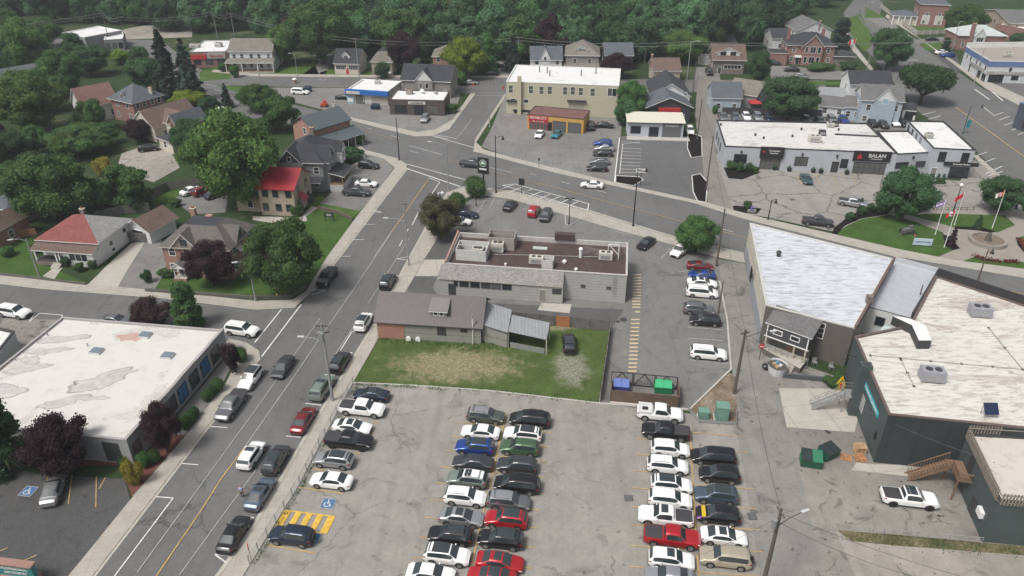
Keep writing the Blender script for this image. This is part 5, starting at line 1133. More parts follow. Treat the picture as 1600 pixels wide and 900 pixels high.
# ------------------------------------------------------------------ plaza with black trimmed grey walls
PLZ =membrane('plaza_white_roof',(.60,.595,.575),(.26,.25,.23),.35,.2,(.6,1.4,1),0,2.5,.3); PW_ =plain('plaza_grey_render',(.40,.42,.45),.8,0,.06)
H =5.1; q =[XY(P(1133,228,H)),XY(P(1403,239,H)),XY(P(1355,192,H)),XY(P(1120,187,H))]
a,b =q[0],q[1]
r,q =flat('plaza_building','long pale grey retail plaza with black trim and a white flat roof',q,H,PW_,PLZ,BLACK,.3,'retail building')
i0 =min(range(4),key=lambda i: (q[i]-a).length); A,B,Cc,D =[q[(i0 +k) % 4] for k in range(4)]; PR =r
for x,y in ((1156,252),(1251,256)): s,z =on_wall(A,B,x,y); opening(r,A,B,s,2.3,2.6,1.9,frame=BLACK,mull=(2,2))
s,z =on_wall(A,B,1304,262); opening(r,A,B,s,1.25,1.3,2.4,name='door',pane=CHAR,frame=BLACK); s,z =on_wall(A,B,1318,259); opening(r,A,B,s,2.2,1.4,1.9,frame=BLACK,mull=(2,2))
def sign(r,A,B,px,py,w,h,z,m,dep=.2,label=None):
 s,_ =on_wall(A,B,px,py); return wbox(r,A,B,s,z -h /2,w,h,dep,m,'sign_panel',label=label),s
s,z =on_wall(A,B,1203,255); opening(r,A,B,s,1.35,4.2,2.6,name='entrance_door',frame=BLACK,mull=(4,1)); wbox(r,A,B,s,2.85,5.0,2.5,.5,BLACK,'entrance_canopy'); wall_text(r,A,B,s +.4,4.6,'Thompson',.55,PW,.55); wall_text(r,A,B,s +.4,4.05,'Insurance',.45,PW,.55)
mb =MB(); dd =(B -A).normalized(); nn =Vector((dd.y,-dd.x,0)); c =A +dd *(s -1.8)+nn *.53; mb.hull([c +dd *(x *.28)+Vector((0,0,4.35+y *.3)) for x,y in ((-1,0),(0,-1),(1,0),(0,1))],[c +nn *.04+dd *(x *.28)+Vector((0,0,4.35+y *.3)) for x,y in ((-1,0),(0,-1),(1,0),(0,1))],REDP); mb.build('emblem',r)
s,z =on_wall(A,B,1358,262); opening(r,A,B,s,1.35,6.6,2.5,name='entrance_door',frame=BLACK,mull=(6,2)); wbox(r,A,B,s,3.0,7.8,2.3,.25,BLACK,'sign_panel'); wall_text(r,A,B,s +1.0,4.3,'BALAN',1.15,PW,.3,.02); wall_text(r,A,B,s +1.0,3.55,'ORTHODONTICS',.3,PW,.3)
c =A +dd *(s -2.6)+nn *.27; mb =MB(); k =[(-.45,-.6),(.45,-.6),(.5,-.1),(0,.75),(-.5,-.1)]; mb.hull([c +dd *x +Vector((0,0,4.1+y)) for x,y in k][::-1],[c +nn *.05+dd *x +Vector((0,0,4.1+y)) for x,y in k][::-1],plain('emblem_red',(.35,.02,.03),.5,0,0)); mb.build('emblem',r)
for x,y in ((1158,241),(1253,245),(1307,248)): s,_ =on_wall(A,B,x,y); wbox(r,A,B,s,3.6,.3,.6,.3,BLACK,'wall_lamp')
dl =(A -D).normalized()
for s in (4,8,12): opening(r,D,A,s,2.4,1.6,1.6,frame=BLACK)
# stepped right-hand wing
q2 =[XY(P(1403,240,5.1)),XY(P(1462,238,5.6)),XY(P(1432,198,5.1)),XY(P(1358,202,5.1))]
r,q2_ =flat('plaza_middle_wing','lower middle part of the plaza with a clean white roof between two higher roofs',[B,B +(XY(P(1458,236,5.1))-B),XY(P(1420,204,4.9)),XY(P(1370,204,4.9))],4.9,PW_,W_ROOF,BLACK,.3,'retail building')
A2 =B; B2 =XY(P(1458,236,5.1));
for x,y in ((1407,265),(1437,268)): s,_ =on_wall(A2,B2,x,y); opening(r,A2,B2,s,2.2,2.8,1.2,frame=BLACK)
s,_ =on_wall(A2,B2,1425,252); wbox(r,A2,B2,s,3.6,.3,.6,.3,BLACK,'wall_lamp')
H =6.6; q3 =[XY(P(1459,231,H)),XY(P(1525,234,H)),XY(P(1475,189,H)),XY(P(1418,188,H))]; a =q3[0]
r,q3 =flat('plaza_corner_block','taller right-hand corner block of the plaza with a clean white roof',q3,H,PW_,W_ROOF,BLACK,.3,'retail building')
i0 =min(range(4),key=lambda i: (q3[i]-a).length); A,B,Cc,D =[q3[(i0 +k) % 4] for k in range(4)]
for x,y in ((1472,245),(1508,246)): s,z =on_wall(A,B,x,y); opening(r,A,B,s,4.7,1.1,1.8,frame=BLACK,mull=(2,2),fw=.22)
s,z =on_wall(A,B,1501,258); wbox(r,A,B,s,2.9,7.0,.8,.3,BLACK,'sign_panel'); wall_text(r,A,B,s,3.3,'Riverside Market',.5,PW,.35)
s,z =on_wall(A,B,1497,272); opening(r,A,B,s,1.3,3.8,2.4,frame=BLACK,mull=(3,2),name='entrance_door'); s,z =on_wall(A,B,1458,270); opening(r,A,B,s,1.1,1.1,2.1,name='door',frame=WHITE,pane=plain('grey_door',(0,0,0)))
for s in (2,5,8,11): opening(r,D,A,s,5.4,.9,1.0,frame=BLACK)
hvac('rooftop_unit','white rooftop unit on the taller corner block of the plaza',1451,215,6.35,(1.6,1.4,.9)); hvac('rooftop_unit','dark rooftop unit in the middle of the plaza roof',1284,211,4.85,(1.4,1.2,1.0),CHAR,fans=1); hvac('rooftop_unit','white rooftop unit near the front of the plaza roof',1272,221,4.85,(2.6,1.4,1.3)); hvac('rooftop_unit','cream rooftop unit at the back of the plaza roof',1297,198,4.85,(1.6,1.4,.9)); hvac('rooftop_unit','black rooftop unit at the back of the plaza roof beside the cream one',1304,197,4.85,(1.4,1.2,1.0),BLACK,fans=1)
mb =MB()
for i in range(10): c =P(1308+i *6.7,210.5+i *.35,4.83); mb.box((c.x,c.y,4.81),(1.0,.5,.25),CHAR)
tag(mb.build('roof_pipe_supports',origin=P(1308,210,4.8)),'dashed row of black pipe supports on the right half of the plaza roof','pipe supports')
# ------------------------------------------------------------------ cream two storey building
H =8.6; CRW =plain('cream_stucco',(.44,.415,.31),.85,0,.05)
q =rect((791,127+0),(967,134),(970,106),H); q =[XY(P(791,127,H)),XY(P(967,134,H)),XY(P(970,107,H)),XY(P(806,101,H))]; a =q[0]
r,q =flat('cream_building','two storey cream building with a white flat roof behind the tyre garage',q,H,CRW,W_ROOF,plain('white_coping',(.62,.62,.6)),.3,'building')
i0 =min(range(4),key=lambda i: (q[i]-a).length); A,B,Cc,D =[q[(i0 +k) % 4] for k in range(4)]
wins(r,A,B,[(798,139),(829.5,140),(846,141),(859,141),(883,142),(895,142),(907.5,143),(926,144)],1.15,2.0,mull=(1,2),pane=plain('greenish_glass',(.09,.10,.08),.2,0,.2,2)); wins(r,A,B,[(953,144,1.1,2.0),(960,144.5,1.1,2.0)]); wins(r,A,B,[(822,158,1.2,.9),(802,157,1.2,1.0)])
s,z =on_wall(A,B,901,161); opening(r,A,B,s,2.2,4.2,3.0,name='garage_door',pane=plain('beige_shutter',(.36,.34,.28),.7),frame=CREAM,mull=(1,4)); wbox(r,A,B,s,4.1,5.0,.3,.7,CHAR,'canopy')
s,z =on_wall(A,B,812,135); wbox(r,A,B,s,0,1.0,10.2,.9,CRW,'chimney'); s,z =on_wall(A,B,801,150); wbox(r,A,B,s,3.2,3.2,.5,.5,CHAR,'awning')
for x,y,l in ((843,113,'leftmost'),(855,114,'second'),(859,119,'third and lowest'),(908,119,'fourth'),(931,115,'rightmost')): vent(x,y,8.3,1.5,.13,l +' black vent pipe from the left on the cream building roof',BLACK)['group']='vent pipes on the cream building roof'
# tyre garage
H =3.9; GYEL =plain('yellow_ochre_block',(.50,.30,.075),.8,0,.06); q =rect((824,178),(912,186),7.5,H); A,B =q[0],q[1]
r,q =flat('tyre_garage','yellow and red garage with two bay doors in front of the cream building',q,H,GYEL,plain('rusty_brown_roof',(.15,.075,.065),.9,0,.25,.6),CHAR,.12,'garage',w=.15)
s,z =on_wall(A,B,843,182); L_ =(B -A).length
wbox(r,A,B,2.9,2.55,5.0,1.0,.2,REDP,'sign_panel'); wall_text(r,A,B,2.9,3.15,'MOTOR CITY',.72,PW,.24,.02); wall_text(r,A,B,2.9,2.25,'TIRE  AUTO  SALES',.36,PW,.14,.01)
wbox(r,A,B,2.9,2.05,5.0,.45,.08,REDP,'sign_band'); opening(r,A,B,2.9,1.0,4.6,1.8,frame=REDP,mull=(5,1)); door(r,A,B,None,1.0,2.2,GLASS,BLACK,s=5.9)
DR =siding('grey_roller_door',(.10,.105,.11),.5,False,.1)
for x in (874,898): s,_ =on_wall(A,B,x,192); opening(r,A,B,s,1.35,3.2,2.6,name='garage_door',pane=DR,frame=CHAR)
# ------------------------------------------------------------------ small clinic
H =3.9; q =rect((982,190),(1069,192),7.0,H); A,B =q[0],q[1]; d =(B -A).normalized(); n =Vector((d.y,-d.x,0)); r,q =flat('pharmacy','small pharmacy with a cream flat roof, pale blue front and dark grey panel',q,H,plain('pale_blue_render',(.42,.46,.50),.8,0,.05),membrane('cream_roof',(.58,.56,.47),(.4,.37,.3),.2,.3),CHAR,.12,'shop')
L_ =(B -A).length; wbox(r,A,B,L_ *.79,0,L_ *.34,3.7,.12,siding('dark_grey_panel',(.12,.125,.13),.25),'dark_panel'); wall_text(r,A,B,L_ *.79,3.1,'PHARMACY',.62,PW,.17,.02)
opening(r,A,B,L_ *.14,1.9,2.3,1.7,frame=BLACK); opening(r,A,B,L_ *.47,1.3,2.2,2.6,name='entrance_door',frame=BLACK,mull=(2,1))
MB().prism(ccw([tuple(x[:2]) for x in (A -d *.2+n *.0,A -d *.2+n *2.4,B +d *1.5+n *2.4,B +d *1.5+n *0)]),0,.2,KERB).build('front_step',r)
mb =MB(); slabroof(mb,[V3(A +n *.5-d *.4,H +.0),V3(B +n *.5+d *.4,H +.0),V3(B -n *7.4+d *.4,H +.35),V3(A -n *7.4-d *.4,H +.35)],.2,membrane('cream_roof',(0,0,0)),CHAR); mb.build('roof_canopy',r)
# ------------------------------------------------------------------ gas bar and brown shop
H =4.0; q =rect((543,139),(605,143),11,H); A,B =q[0],q[1]; r,q =flat('gas_bar','small gas bar shop with a white roof and bright blue fascia',q,H,plain('pale_wall',(.40,.38,.35),.8),W_ROOF,WHITE,.3,'shop')
i0 =min(range(4),key=lambda i: (q[i]-A).length); A,B =q[i0],q[(i0 +1) % 4]; L_ =(B -A).length; BLF =plain('blue_fascia',(.02,.13,.42),.5,0,.04); wbox(r,A,B,L_ /2,2.9,L_ +1.0,1.2,.9,BLF,'fascia'); opening(r,A,B,L_ *.3,1.4,2.4,2.4,name='entrance_door',frame=CHAR,mull=(2,1)); opening(r,A,B,L_ *.48,1.7,2.2,1.8,pane=plain('poster_white',(.5,.5,.48),.6)); b =wbox(r,A,B,L_ *.16,2.95,4.0,.8,.97,plain('pale_sign',(.5,.5,.5),.5),'sign_panel')
hvac('rooftop_unit','small rooftop unit on the white roof of the gas bar',590,131,3.7,(1.5,1.2,1.0),fans=1)
H =4.2; q =rect((608,155),(694,157),9.5,H); A,B =q[0],q[1]; BRS =siding('dark_brown_boards',(.085,.07,.062),.4,True,.25); r,q =flat('brown_shop','low dark brown boarded shop with a white roof and white sign',q,H,BRS,W_ROOF,BRS,.3,'shop')
i0 =min(range(4),key=lambda i: (q[i]-A).length); A,B =q[i0],q[(i0 +1) % 4]; L_ =(B -A).length; b =wbox(r,A,B,L_ *.5,3.0,4.6,.75,.15,plain('white_sign_face',(.55,.54,.5),.6),'sign_panel'); wall_text(r,A,B,L_ *.5,3.37,'AUTO SERVICE',.5,CHAR,.19,.01)
opening(r,A,B,L_ *.2,1.6,3.2,2.0,frame=CHAR,mull=(2,3)); opening(r,A,B,L_ *.53,1.3,2.4,2.5,name='entrance_door',frame=CHAR,mull=(3,1)); opening(r,A,B,L_ *.78,1.6,3.0,2.0,frame=CHAR,mull=(2,3))
hvac('rooftop_unit','rusty rooftop unit on the left of the brown shop roof',640,147,3.9,(1.6,1.4,1.3),plain('rusty_metal',(.28,.22,.17),.7,0,.3)); vent(660,146,3.9,.6,.5,'white round vent on the middle of the brown shop roof',WHITE); vent(681,147,3.9,.4,.4,'grey round vent on the right of the brown shop roof')

# ------------------------------------------------------------------ houses
def house(name,label,a,b,depth,he,hr,axis,wm,rm,kind='gable',win=(),win2=True,ov=.4,group='houses of the neighbourhood',cat='house',edge=None,storeys=None,front=3,side=2,frame=None,doorat=None,porch=None,chim=(),ridge=None,deck=0,gmat=None):
 q =rect(a,b,depth,he); r =root_of(name,label,q,group,cat)
 rf =(gable if kind =='gable' else hip)(r,q,he,hr,*((axis,) if kind =='gable' else ()),wm,rm,ov,edge,**(dict(gm_=gmat) if kind =='gable' else dict(deck=deck,deckm=SH_D)))
 st =storeys or (2 if he >4.6 else 1)
 for k in range(st):
  z =1.7+k *2.9
  if z >he -.5: break
  for wi,cnt in ((0,front),(1,side),(3,side)):
   A,B =q[wi],q[(wi +1) % 4]; L =(B -A).length
   for i in range(cnt):
    s =L *(i +.5+(.06 if (i +k) % 2 else -.05))/cnt
    if wi ==0 and k ==0 and doorat is not None and abs(s -doorat *L)<1.2: continue
    opening(r,A,B,s,z,1.0,1.35,frame=frame,mull=(1,2))
 if doorat is not None: door(r,q[0],q[1],None,1.0,2.1,frame=frame,s=doorat *(q[1]-q[0]).length)
 if porch:
  s0,w,dp,ph,pm,hip_ =porch; A,B =q[0],q[1]; d =(B -A).normalized(); n =Vector((d.y,-d.x,0)); c =A +d *s0 *(B -A).length
  mb =MB(); slabroof(mb,[V3(c -d *(w /2+.3)+n *dp,ph),V3(c +d *(w /2+.3)+n *dp,ph),V3(c +d *(w /2)+n *.03,ph +.9),V3(c -d *(w /2)+n *.03,ph +.9)],.15,pm,WHITE); mb.build('porch_roof',r)
  for k in range(4): p =c -d *w /2+d *w *k /3+n *(dp -.25); MB().beam(V3(p,0),V3(p,ph -.12),.18,.18,frame or WHITE).build('porch_post',r)
  MB().prism(ccw([tuple(x[:2]) for x in (c -d *w /2+n *dp,c +d *w /2+n *dp,c +d *w /2+n *.02,c -d *w /2+n *.02)]),0,.5,CONC2,WOODB).build('porch_floor',r)
 for (fx,fy,top) in chim:
  A,B,D =q[0],q[1],q[3]; p =A +(B -A)*fx +(D -A)*fy; chimney(rf,p.x,p.y,he -.2,top)
 return r,q,rf
# brick house beside the side street
r,q,rf =house('brick_house','two storey orange brick house with a grey shingle roof behind the purple tree',(252,384),(357,390),(396,352),5.6,8.3,'x',BRKP,shingle('shingle_weathered_grey',(.115,.105,.095)),'hip',front=4,side=3,doorat=.22,deck=.35,edge=CREAM)
A,B =q[0],q[1]; L =(B -A).length
TR =siding('tan_gable_boards',(.38,.33,.27),.25)
cc =cross(r,q,0,L *.35,4.4,.12,5.6,8.0,TR,MATS['shingle_weathered_grey'],4.2,ov=.35); opening(r,cc[0],cc[1],2.2,6.3,.9,1.2,frame=BLACK)
cc =cross(r,q,1,(q[2]-q[1]).length *.45,4.2,.12,5.6,8.0,TR,MATS['shingle_weathered_grey'],4.2,ov=.35); opening(r,cc[0],cc[1],2.1,6.3,.9,1.2,frame=BLACK)
p =A +(B -A)*.22+(q[3]-A)*.78; chimney(rf,p.x,p.y,7.2,9.2,.8,BRKO,.7); c =A +(B -A)*.48+(q[3]-A)*.72; MB().box((c.x,c.y,8.2),(1.1,.9,.2),plain('pale_pink_skylight',(.34,.2,.17)),R_(-8)).build('skylight',r)
d =(B -A).normalized(); n =Vector((d.y,-d.x,0)); c =A +d *2.9+n *1.3;
for o in (-.9,.9): MB().beam(V3(c +d *o,0),V3(c +d *o,2.4),.14,.14,WHITE).build('porch_post',r)
qq =[A +d *1.8+n *1.6,A +d *4.0+n *1.6,A +d *4.0+n *.02,A +d *1.8+n *.02]; gable(r,qq,2.4,3.2,'y',WHITE,SH_G,.15,names=('porch_gable','porch_roof'),z0=2.3)
MB().prism(ccw([tuple(x[:2]) for x in qq]),0,.5,BRKP,CONC2).build('porch_floor',r)
B_,C_ =q[1],q[2]; dd =(C_ -B_).normalized(); n2 =Vector((dd.y,-dd.x,0));
for s in (3,7):
 mb =MB(); k =B_ +dd *s; slabroof(mb,[V3(k -dd *.8+n2 *.9,4.2),V3(k +dd *.8+n2 *.9,4.2),V3(k +dd *.8+n2 *.02,4.8),V3(k -dd *.8+n2 *.02,4.8)],.05,seam('striped_awning',(.45,.38,.36),.25)); mb.build('window_awning',r)
k =B_ +dd *8.2; qq =[k +n2 *2.2,k +n2 *2.2+dd *2.6,k +dd *2.6+n2 *.02,k +n2 *.02]; mb =MB(); mb.hull([V3(x,0) for x in qq],[V3(x,2.6) for x in qq],BRKP); mb.build('side_porch_wall',r); mb =MB(); slabroof(mb,[V3(qq[0]+n2 *.3,2.6),V3(qq[1]+n2 *.3,2.6),V3(qq[2],3.7),V3(qq[3],3.7)],.12,SH_D,CREAM); mb.build('side_porch_roof',r)
# white bungalow with red/grey hip roof
q =rect((60,373),(152,379),(203,343),3.8); r =root_of('white_bungalow','white bungalow with a hip roof half red and half grey and a front verandah',q,'houses of the neighbourhood')
rf =hip(r,q,3.8,6.6,WHT,SH_R,.5); A,B,Cc,D =q; Q =inset(q,-.5); W_ =(Q[1]-Q[0]).length; L_ =(Q[3]-Q[0]).length; k =min(W_,L_)/2; dx =(Q[1]-Q[0]).normalized(); dy =(Q[3]-Q[0]).normalized(); m2 =(Q[1]+Q[2])/2-dx *k if W_ >= L_ else (Q[0]+Q[1])/2+dy *k
m3 =m2 if W_ >= L_ else (Q[3]+Q[2])/2-dy *k; up =Vector((0,0,.012))
mb =MB(); mb.face([V3(Q[1],3.812),V3(Q[2],3.812),V3(m3,6.612),V3(m2,6.612)] if W_ <L_ else [V3(Q[1],3.812),V3(Q[2],3.812),V3(m2,6.612)],shingle('shingle_pale_grey',(.27,.27,.26))); mb.build('grey_roof_slope',r)
c =(q[0]+q[1]+q[2]+q[3])/4; chimney(rf,c.x -1,c.y +2.6,5.0,6.5,.8,BRKD)
d =(B -A).normalized(); n =Vector((d.y,-d.x,0)); mb =MB(); slabroof(mb,[V3(A -d *.5+n *2.3,2.75),V3(B +d *.3+n *2.3,2.75),V3(B +d *.3+n *.02,3.5),V3(A -d *.5+n *.02,3.5)],.15,SH_B,WHITE); mb.build('porch_roof',r)
for s in (.2,4.0,4.6): MB().beam(V3(A +d *s +n *2.0,0),V3(A +d *s +n *2.0,2.65),.2,.2,WHITE).build('porch_post',r)
MB().prism(ccw([tuple(x[:2]) for x in (A +n *2.2,A +d *5+n *2.2,A +d *5+n *.02,A +n *.02)]),0,.7,BRKD,plain('dark_porch_deck',(.06,.04,.045),.8)).build('porch_floor',r)
qq =[A +d *5.4+n *2.0,B +n *2.0,B +n *.01,A +d *5.4+n *.01]; mb =MB(); ringwall(mb,qq,0,2.7,WHT); mb.build('sun_room',r); opening(r,qq[0],qq[1],(qq[1]-qq[0]).length *.5,1.75,3.2,1.3,mull=(3,1)); opening(r,A,B,2.6,1.6,1.2,1.6); door(r,A,B,None,s=4.5)
for s,z,w,h in ((3.2,2.1,.9,.8),(7.4,2.6,.9,.8),(3.4,.8,.9,.5),(8.2,1.2,.9,.5)): opening(r,q[1],q[2],s,z,w,h)
mb =MB();
for i in range(4): c =A +d *4.2+n *(2.4+i *.3); mb.box((c.x,c.y,0),(1.6,.3,.65-i *.16),CONC2,R_(-6))
mb.build('steps',r)
# brown roofed garage behind it
r,q,rf =house('garage','brown roofed garage with white gable between the bungalow and the brick house',(195,352),(232,360),(262,337),2.7,4.3,'y',WHT,SH_B,'gable',front=0,side=0,cat='garage',ov=.6); opening(r,q[0],q[1],(q[1]-q[0]).length /2,1.2,2.6,2.0,name='garage_door',pane=CHAR)
# buff brick house with a red metal roof
r,q,rf =house('red_roof_house','buff brick house with a bright red metal roof behind the large light green tree',(402,292),(457,295),(465,268),5.8,8.2,'x',BRKY,M_RED,'gable',front=3,side=2,ov=.5,edge=M_RED,frame=CHAR)
A,B,Cc,D =q; d =(B -A).normalized(); n =Vector((d.y,-d.x,0)); dr =(Cc -B).normalized(); n2 =Vector((dr.y,-dr.x,0)); k =B +dr *1.6
mb =MB(); slabroof(mb,[V3(k +n2 *1.5,2.7),V3(k +dr *2.2+n2 *1.5,2.7),V3(k +dr *2.2+n2 *.02,3.8),V3(k +n2 *.02,3.8)],.08,M_RED); mb.build('entrance_awning',r); door(r,B,Cc,None,s=2.7)
qq =[A -d *5.5-n *1.2,A -n *1.2-d *.02,A -n *6.5-d *.02,A -d *5.5-n *6.5]; gable(r,qq,5.0,7.2,'y',BRKY,SH_G,.3,names=('rear_wing_wall','rear_wing_roof')); opening(r,qq[0],qq[1],2.8,1.6,1.0,1.5); opening(r,qq[0],qq[1],2.8,4.0,1.0,1.5)
# grey victorian
r,q,rf =house('grey_victorian_house','large grey house with dark roof and white trimmed gables beside the street corner',(432,252),(503,254),(532,222),6.4,9.6,'x',GRY,SH_D,'hip',front=3,side=0,ov=.5)
A,B,Cc,D =q; L =(B -A).length; d =(B -A).normalized(); n =Vector((d.y,-d.x,0))
cc =cross(r,q,0,L *.3,4.8,.5,6.4,9.0,GRY,SH_D,4.5,z0=0,gm_=DKS,ov=.4); opening(r,cc[0],cc[1],2.4,4.4,1.0,1.5); opening(r,cc[0],cc[1],2.4,7.1,.7,.8)
Lr =(Cc -B).length; cc =cross(r,q,1,Lr *.25,4.6,.9,6.4,9.0,GRY,SH_D,4.5,z0=0,gm_=DKS,ov=.35); opening(r,cc[0],cc[1],2.3,4.4,2.4,1.6,mull=(3,1)); opening(r,cc[0],cc[1],2.3,7.0,.8,.9)
cc =cross(r,q,1,Lr *.72,2.6,1.8,6.0,7.8,WHT,SH_D,3,z0=3.4,ov=.25); opening(r,cc[0],cc[1],1.3,5.0,1.2,1.2)
dr =(Cc -B).normalized(); n2 =Vector((dr.y,-dr.x,0)); mb =MB(); a0 =B +dr *.2; slabroof(mb,[V3(a0 +n2 *4.2,3.3),V3(a0 +dr *6.6+n2 *4.2,3.3),V3(a0 +dr *6.6+n2 *.92,4.1),V3(a0 +n2 *.92,4.1)],.16,SH_D,WHITE); mb.build('porch_roof',r)
mb =MB(); mb.hull([V3(a0 +n2 *.95,0),V3(a0 +n2 *3.8,0),V3(a0 +n2 *3.8+dr *6.2,0),V3(a0 +n2 *.95+dr *6.2,0)][::1],[V3(a0 +n2 *.95,1.5),V3(a0 +n2 *3.8,1.5),V3(a0 +n2 *3.8+dr *6.2,1.5),V3(a0 +n2 *.95+dr *6.2,1.5)],siding('white_lattice',(.5,.5,.48),.15,True),True,WOODB); mb.build('porch_base',r)
for i in range(4): p =a0 +n2 *3.7+dr *(.2+i *2.0); MB().beam(V3(p,1.5),V3(p,3.2),.16,.16,plain('golden_post',(.26,.19,.10))).build('porch_post',r)
p =A +(B -A)*.5+(D -A)*.8; chimney(rf,p.x,p.y,8.6,10.4,.8,BRKD)
k =B -d *3.6; mb =MB(); slabroof(mb,[V3(k +n *1.8,2.6),V3(k +d *3.4+n *1.8,2.6),V3(k +d *3.4+n *.02,3.3),V3(k +n *.02,3.3)],.12,SH_D,WHITE); mb.build('side_door_canopy',r)
# orange brick house with slate metal roof
r,q,rf =house('orange_brick_house','orange brick building with a slate coloured metal roof beside the main road',(490,203),(546,186),8.0,5.6,7.9,'x',BRKO,M_SL,'gable',front=0,side=1,ov=.4,edge=M_SL)
A,B,Cc,D =q; d =(B -A).normalized(); n =Vector((d.y,-d.x,0)); mb =MB(); slabroof(mb,[V3(A -d *.3+n *4.4,2.9),V3(B +d *1.0+n *4.4,2.9),V3(B +d *1.0+n *.02,4.0),V3(A -d *.3+n *.02,4.0)],.15,M_SL,WHITE); mb.build('verandah_roof',r)
for i in range(6): p =A +(B -A)*(i /5)+n *4.1; MB().beam(V3(p,0),V3(p,2.8),.16,.16,WHITE).build('porch_post',r)
s_ =A.lerp(B,.5); chimney(rf,B.x -4,B.y +2.6,7.5,8.6,.6,CREAM)
# houses at the upper left
r,q,rf =house('red_brick_house','red brick house with a blue grey hip roof and dormer at the upper left',(172,153),(207,161),(262,150),5.6,9.0,'x',BRK,SH_S,'hip',front=2,side=4,ov=.6)
p =q[1]+(q[2]-q[1])*.72+(q[0]-q[1])*.08; chimney(rf,p.x,p.y,5.8,8.0,.8,CREAM); cc =cross(r,q,0,(q[1]-q[0]).length *.5,2.2,-.8,6.3,7.3,BRK,SH_S,3,ov=.3)
r,q,rf =house('brown_roof_cottage','cream walled cottage with a steep brown gable facing the gravel yard',(207,190),(240,200),(283,172),3.6,7.0,'y',plain('cream_wall',(.5,.47,.4),.8),SH_B,'gable',front=2,side=2,ov=.3); opening(r,q[0],q[1],(q[1]-q[0]).length /2,4.3,1.2,1.4)
cc =cross(r,q,1,(q[2]-q[1]).length *.5,6.5,2.4,4.2,6.4,MATS['cream_wall'],SH_B,3,z0=0)
r,q,rf =house('slate_roof_cottage','small brick cottage with a slate grey gable roof half hidden by the light green tree',(262,192),(276,196),8,4.2,6.4,'y',BRK,SH_S,'gable',front=1,side=2)
r,q,rf =house('flat_porch_house','low house with flat grey porch roof in front of the brown cottage',(247,214),(268,222),6,3.0,3.6,'x',plain('cream_wall',(0,0,0)),SH_D,'hip',front=1,side=1)
r,q,rf =house('brown_roof_house_behind','pale house with a long reddish brown roof at the upper left',(112,158),(128,167),(180,155),4.5,8.4,'y',WHT,shingle('shingle_reddish',(.20,.11,.09)),'gable',front=1,side=3)
r,q,rf =house('red_gable_house','red walled house with white verge boards at the far left edge',(-16,122),(22,142),13,4.5,8.5,'y',BRK,SH_S,'gable',front=1,side=2)
r,q,rf =house('slate_roof_house','house with a low slate roof at the left edge behind the dark tree',(-14,320),(12,328),9,3.6,6.0,'x',GRY,SH_S,'hip',front=1,side=1)
r,q,rf =house('brown_brick_house','corner of a brown brick house at the left edge beside the orange fence',(-40,362),(-12,365),8,3.4,5.4,'x',BRKP,SH_B,'hip',front=1,side=1)
# stores top left
def shop(name,label,a,b,dep,H,wm,rm,tm,par=.3,n=3):
 q =rect(a,b,dep,H); A,B =q[0],q[1]; r,q =flat(name,label,q,H,wm,rm,tm,par,'shop',group='shops of the neighbourhood'); i0 =min(range(4),key=lambda i: (q[i]-A).length); A,B =q[i0],q[(i0 +1) % 4]; L =(B -A).length
 for i in range(n): opening(r,A,B,L *(i +.5)/n,1.7,min(2.4,L /n *.6),1.8,frame=CHAR,mull=(2,1))
 return r,A,B
r,A,B =shop('white_roof_store','white roofed grey store far off at the upper left',(96,51),(132,58),14,5,plain('grey_wall',(.24,.24,.25),.8),W_ROOF,WHITE)
r,A,B =shop('grey_canopy_store','smaller white roofed store right of the grey one at the upper left',(162,62),(191,60),12,4,MATS['grey_wall'],W_ROOF,WHITE)
r,A,B =shop('red_takeaway_shop','red and grey takeaway shop with a white roof left of the long brown roof',(296,81),(352,80),17,5,BRK,W_ROOF,plain('grey_fascia',(.33,.33,.33),.7)); wbox(r,A,B,(B -A).length *.73,2.8,(B -A).length *.5,1.8,.4,plain('grey_fascia',(0,0,0)),'fascia'); wall_text(r,A,B,(B -A).length *.73,3.6,'Take-Out',1.1,REDP,.46,.03); wbox(r,A,B,(B -A).length *.23,2.6,(B -A).length *.45,1.4,.3,REDP,'red_canopy')
hvac('rooftop_unit','rooftop unit on the roof of the red takeaway shop',342,73,4.7,(2.2,1.8,1.2)); hvac('rooftop_unit','low white rooftop unit on the left of the red takeaway shop roof',305,74,4.7,(3,2,1.0))
r,q,rf =house('long_brown_roof_house','long white two storey house with a brown roof and verandah at the top',(357,80),(424,80),10,6.2,9.0,'x',WHT,SH_T,'gable',front=5,side=2,porch=(.5,15,3.0,3.2,SH_T,0));
r,q,rf =house('dormer_cottage','cream cottage with dark roof, white dormer and glazed porch at the top',(522,98),(560,99),9,3.6,7.0,'x',plain('cream_wall',(0,0,0)),SH_D,'gable',front=0,side=2,ov=.4)
A,B =q[0],q[1]; L =(B -A).length; opening(r,A,B,L *.27,2.2,L *.42,1.3,mull=(5,1)); opening(r,A,B,L *.77,2.2,L *.36,1.3,mull=(5,1)); door(r,A,B,None,pane=REDP,s=L *.52); cc =cross(r,q,0,L *.45,2.6,-1.4,5.4,6.7,WHT,SH_D,3,z0=4.4); opening(r,cc[0],cc[1],1.3,5.1,1.2,.9,mull=(2,1))
r,q,rf =house('tan_hip_house','tan house with a brown hip roof and flat white top beside the purple tree',(580,96),(612,97),10,4.2,7.0,'x',TAN,SH_T,'hip',front=2,side=2,deck=.4)
r,q,rf =house('stone_house_behind_trees','brown stone house behind the yellow green tree',(676,88),(722,88),10,5.6,8.0,'x',BRKP,SH_T,'hip',front=3,side=2)
r,q,rf =house('grey_corner_house','grey house with a charcoal roof and white centre gable behind the brown shop',(627,124),(703,127),10,5.0,8.2,'x',siding('taupe_siding',(.25,.235,.215),.2),SH_D,'gable',front=4,side=2)
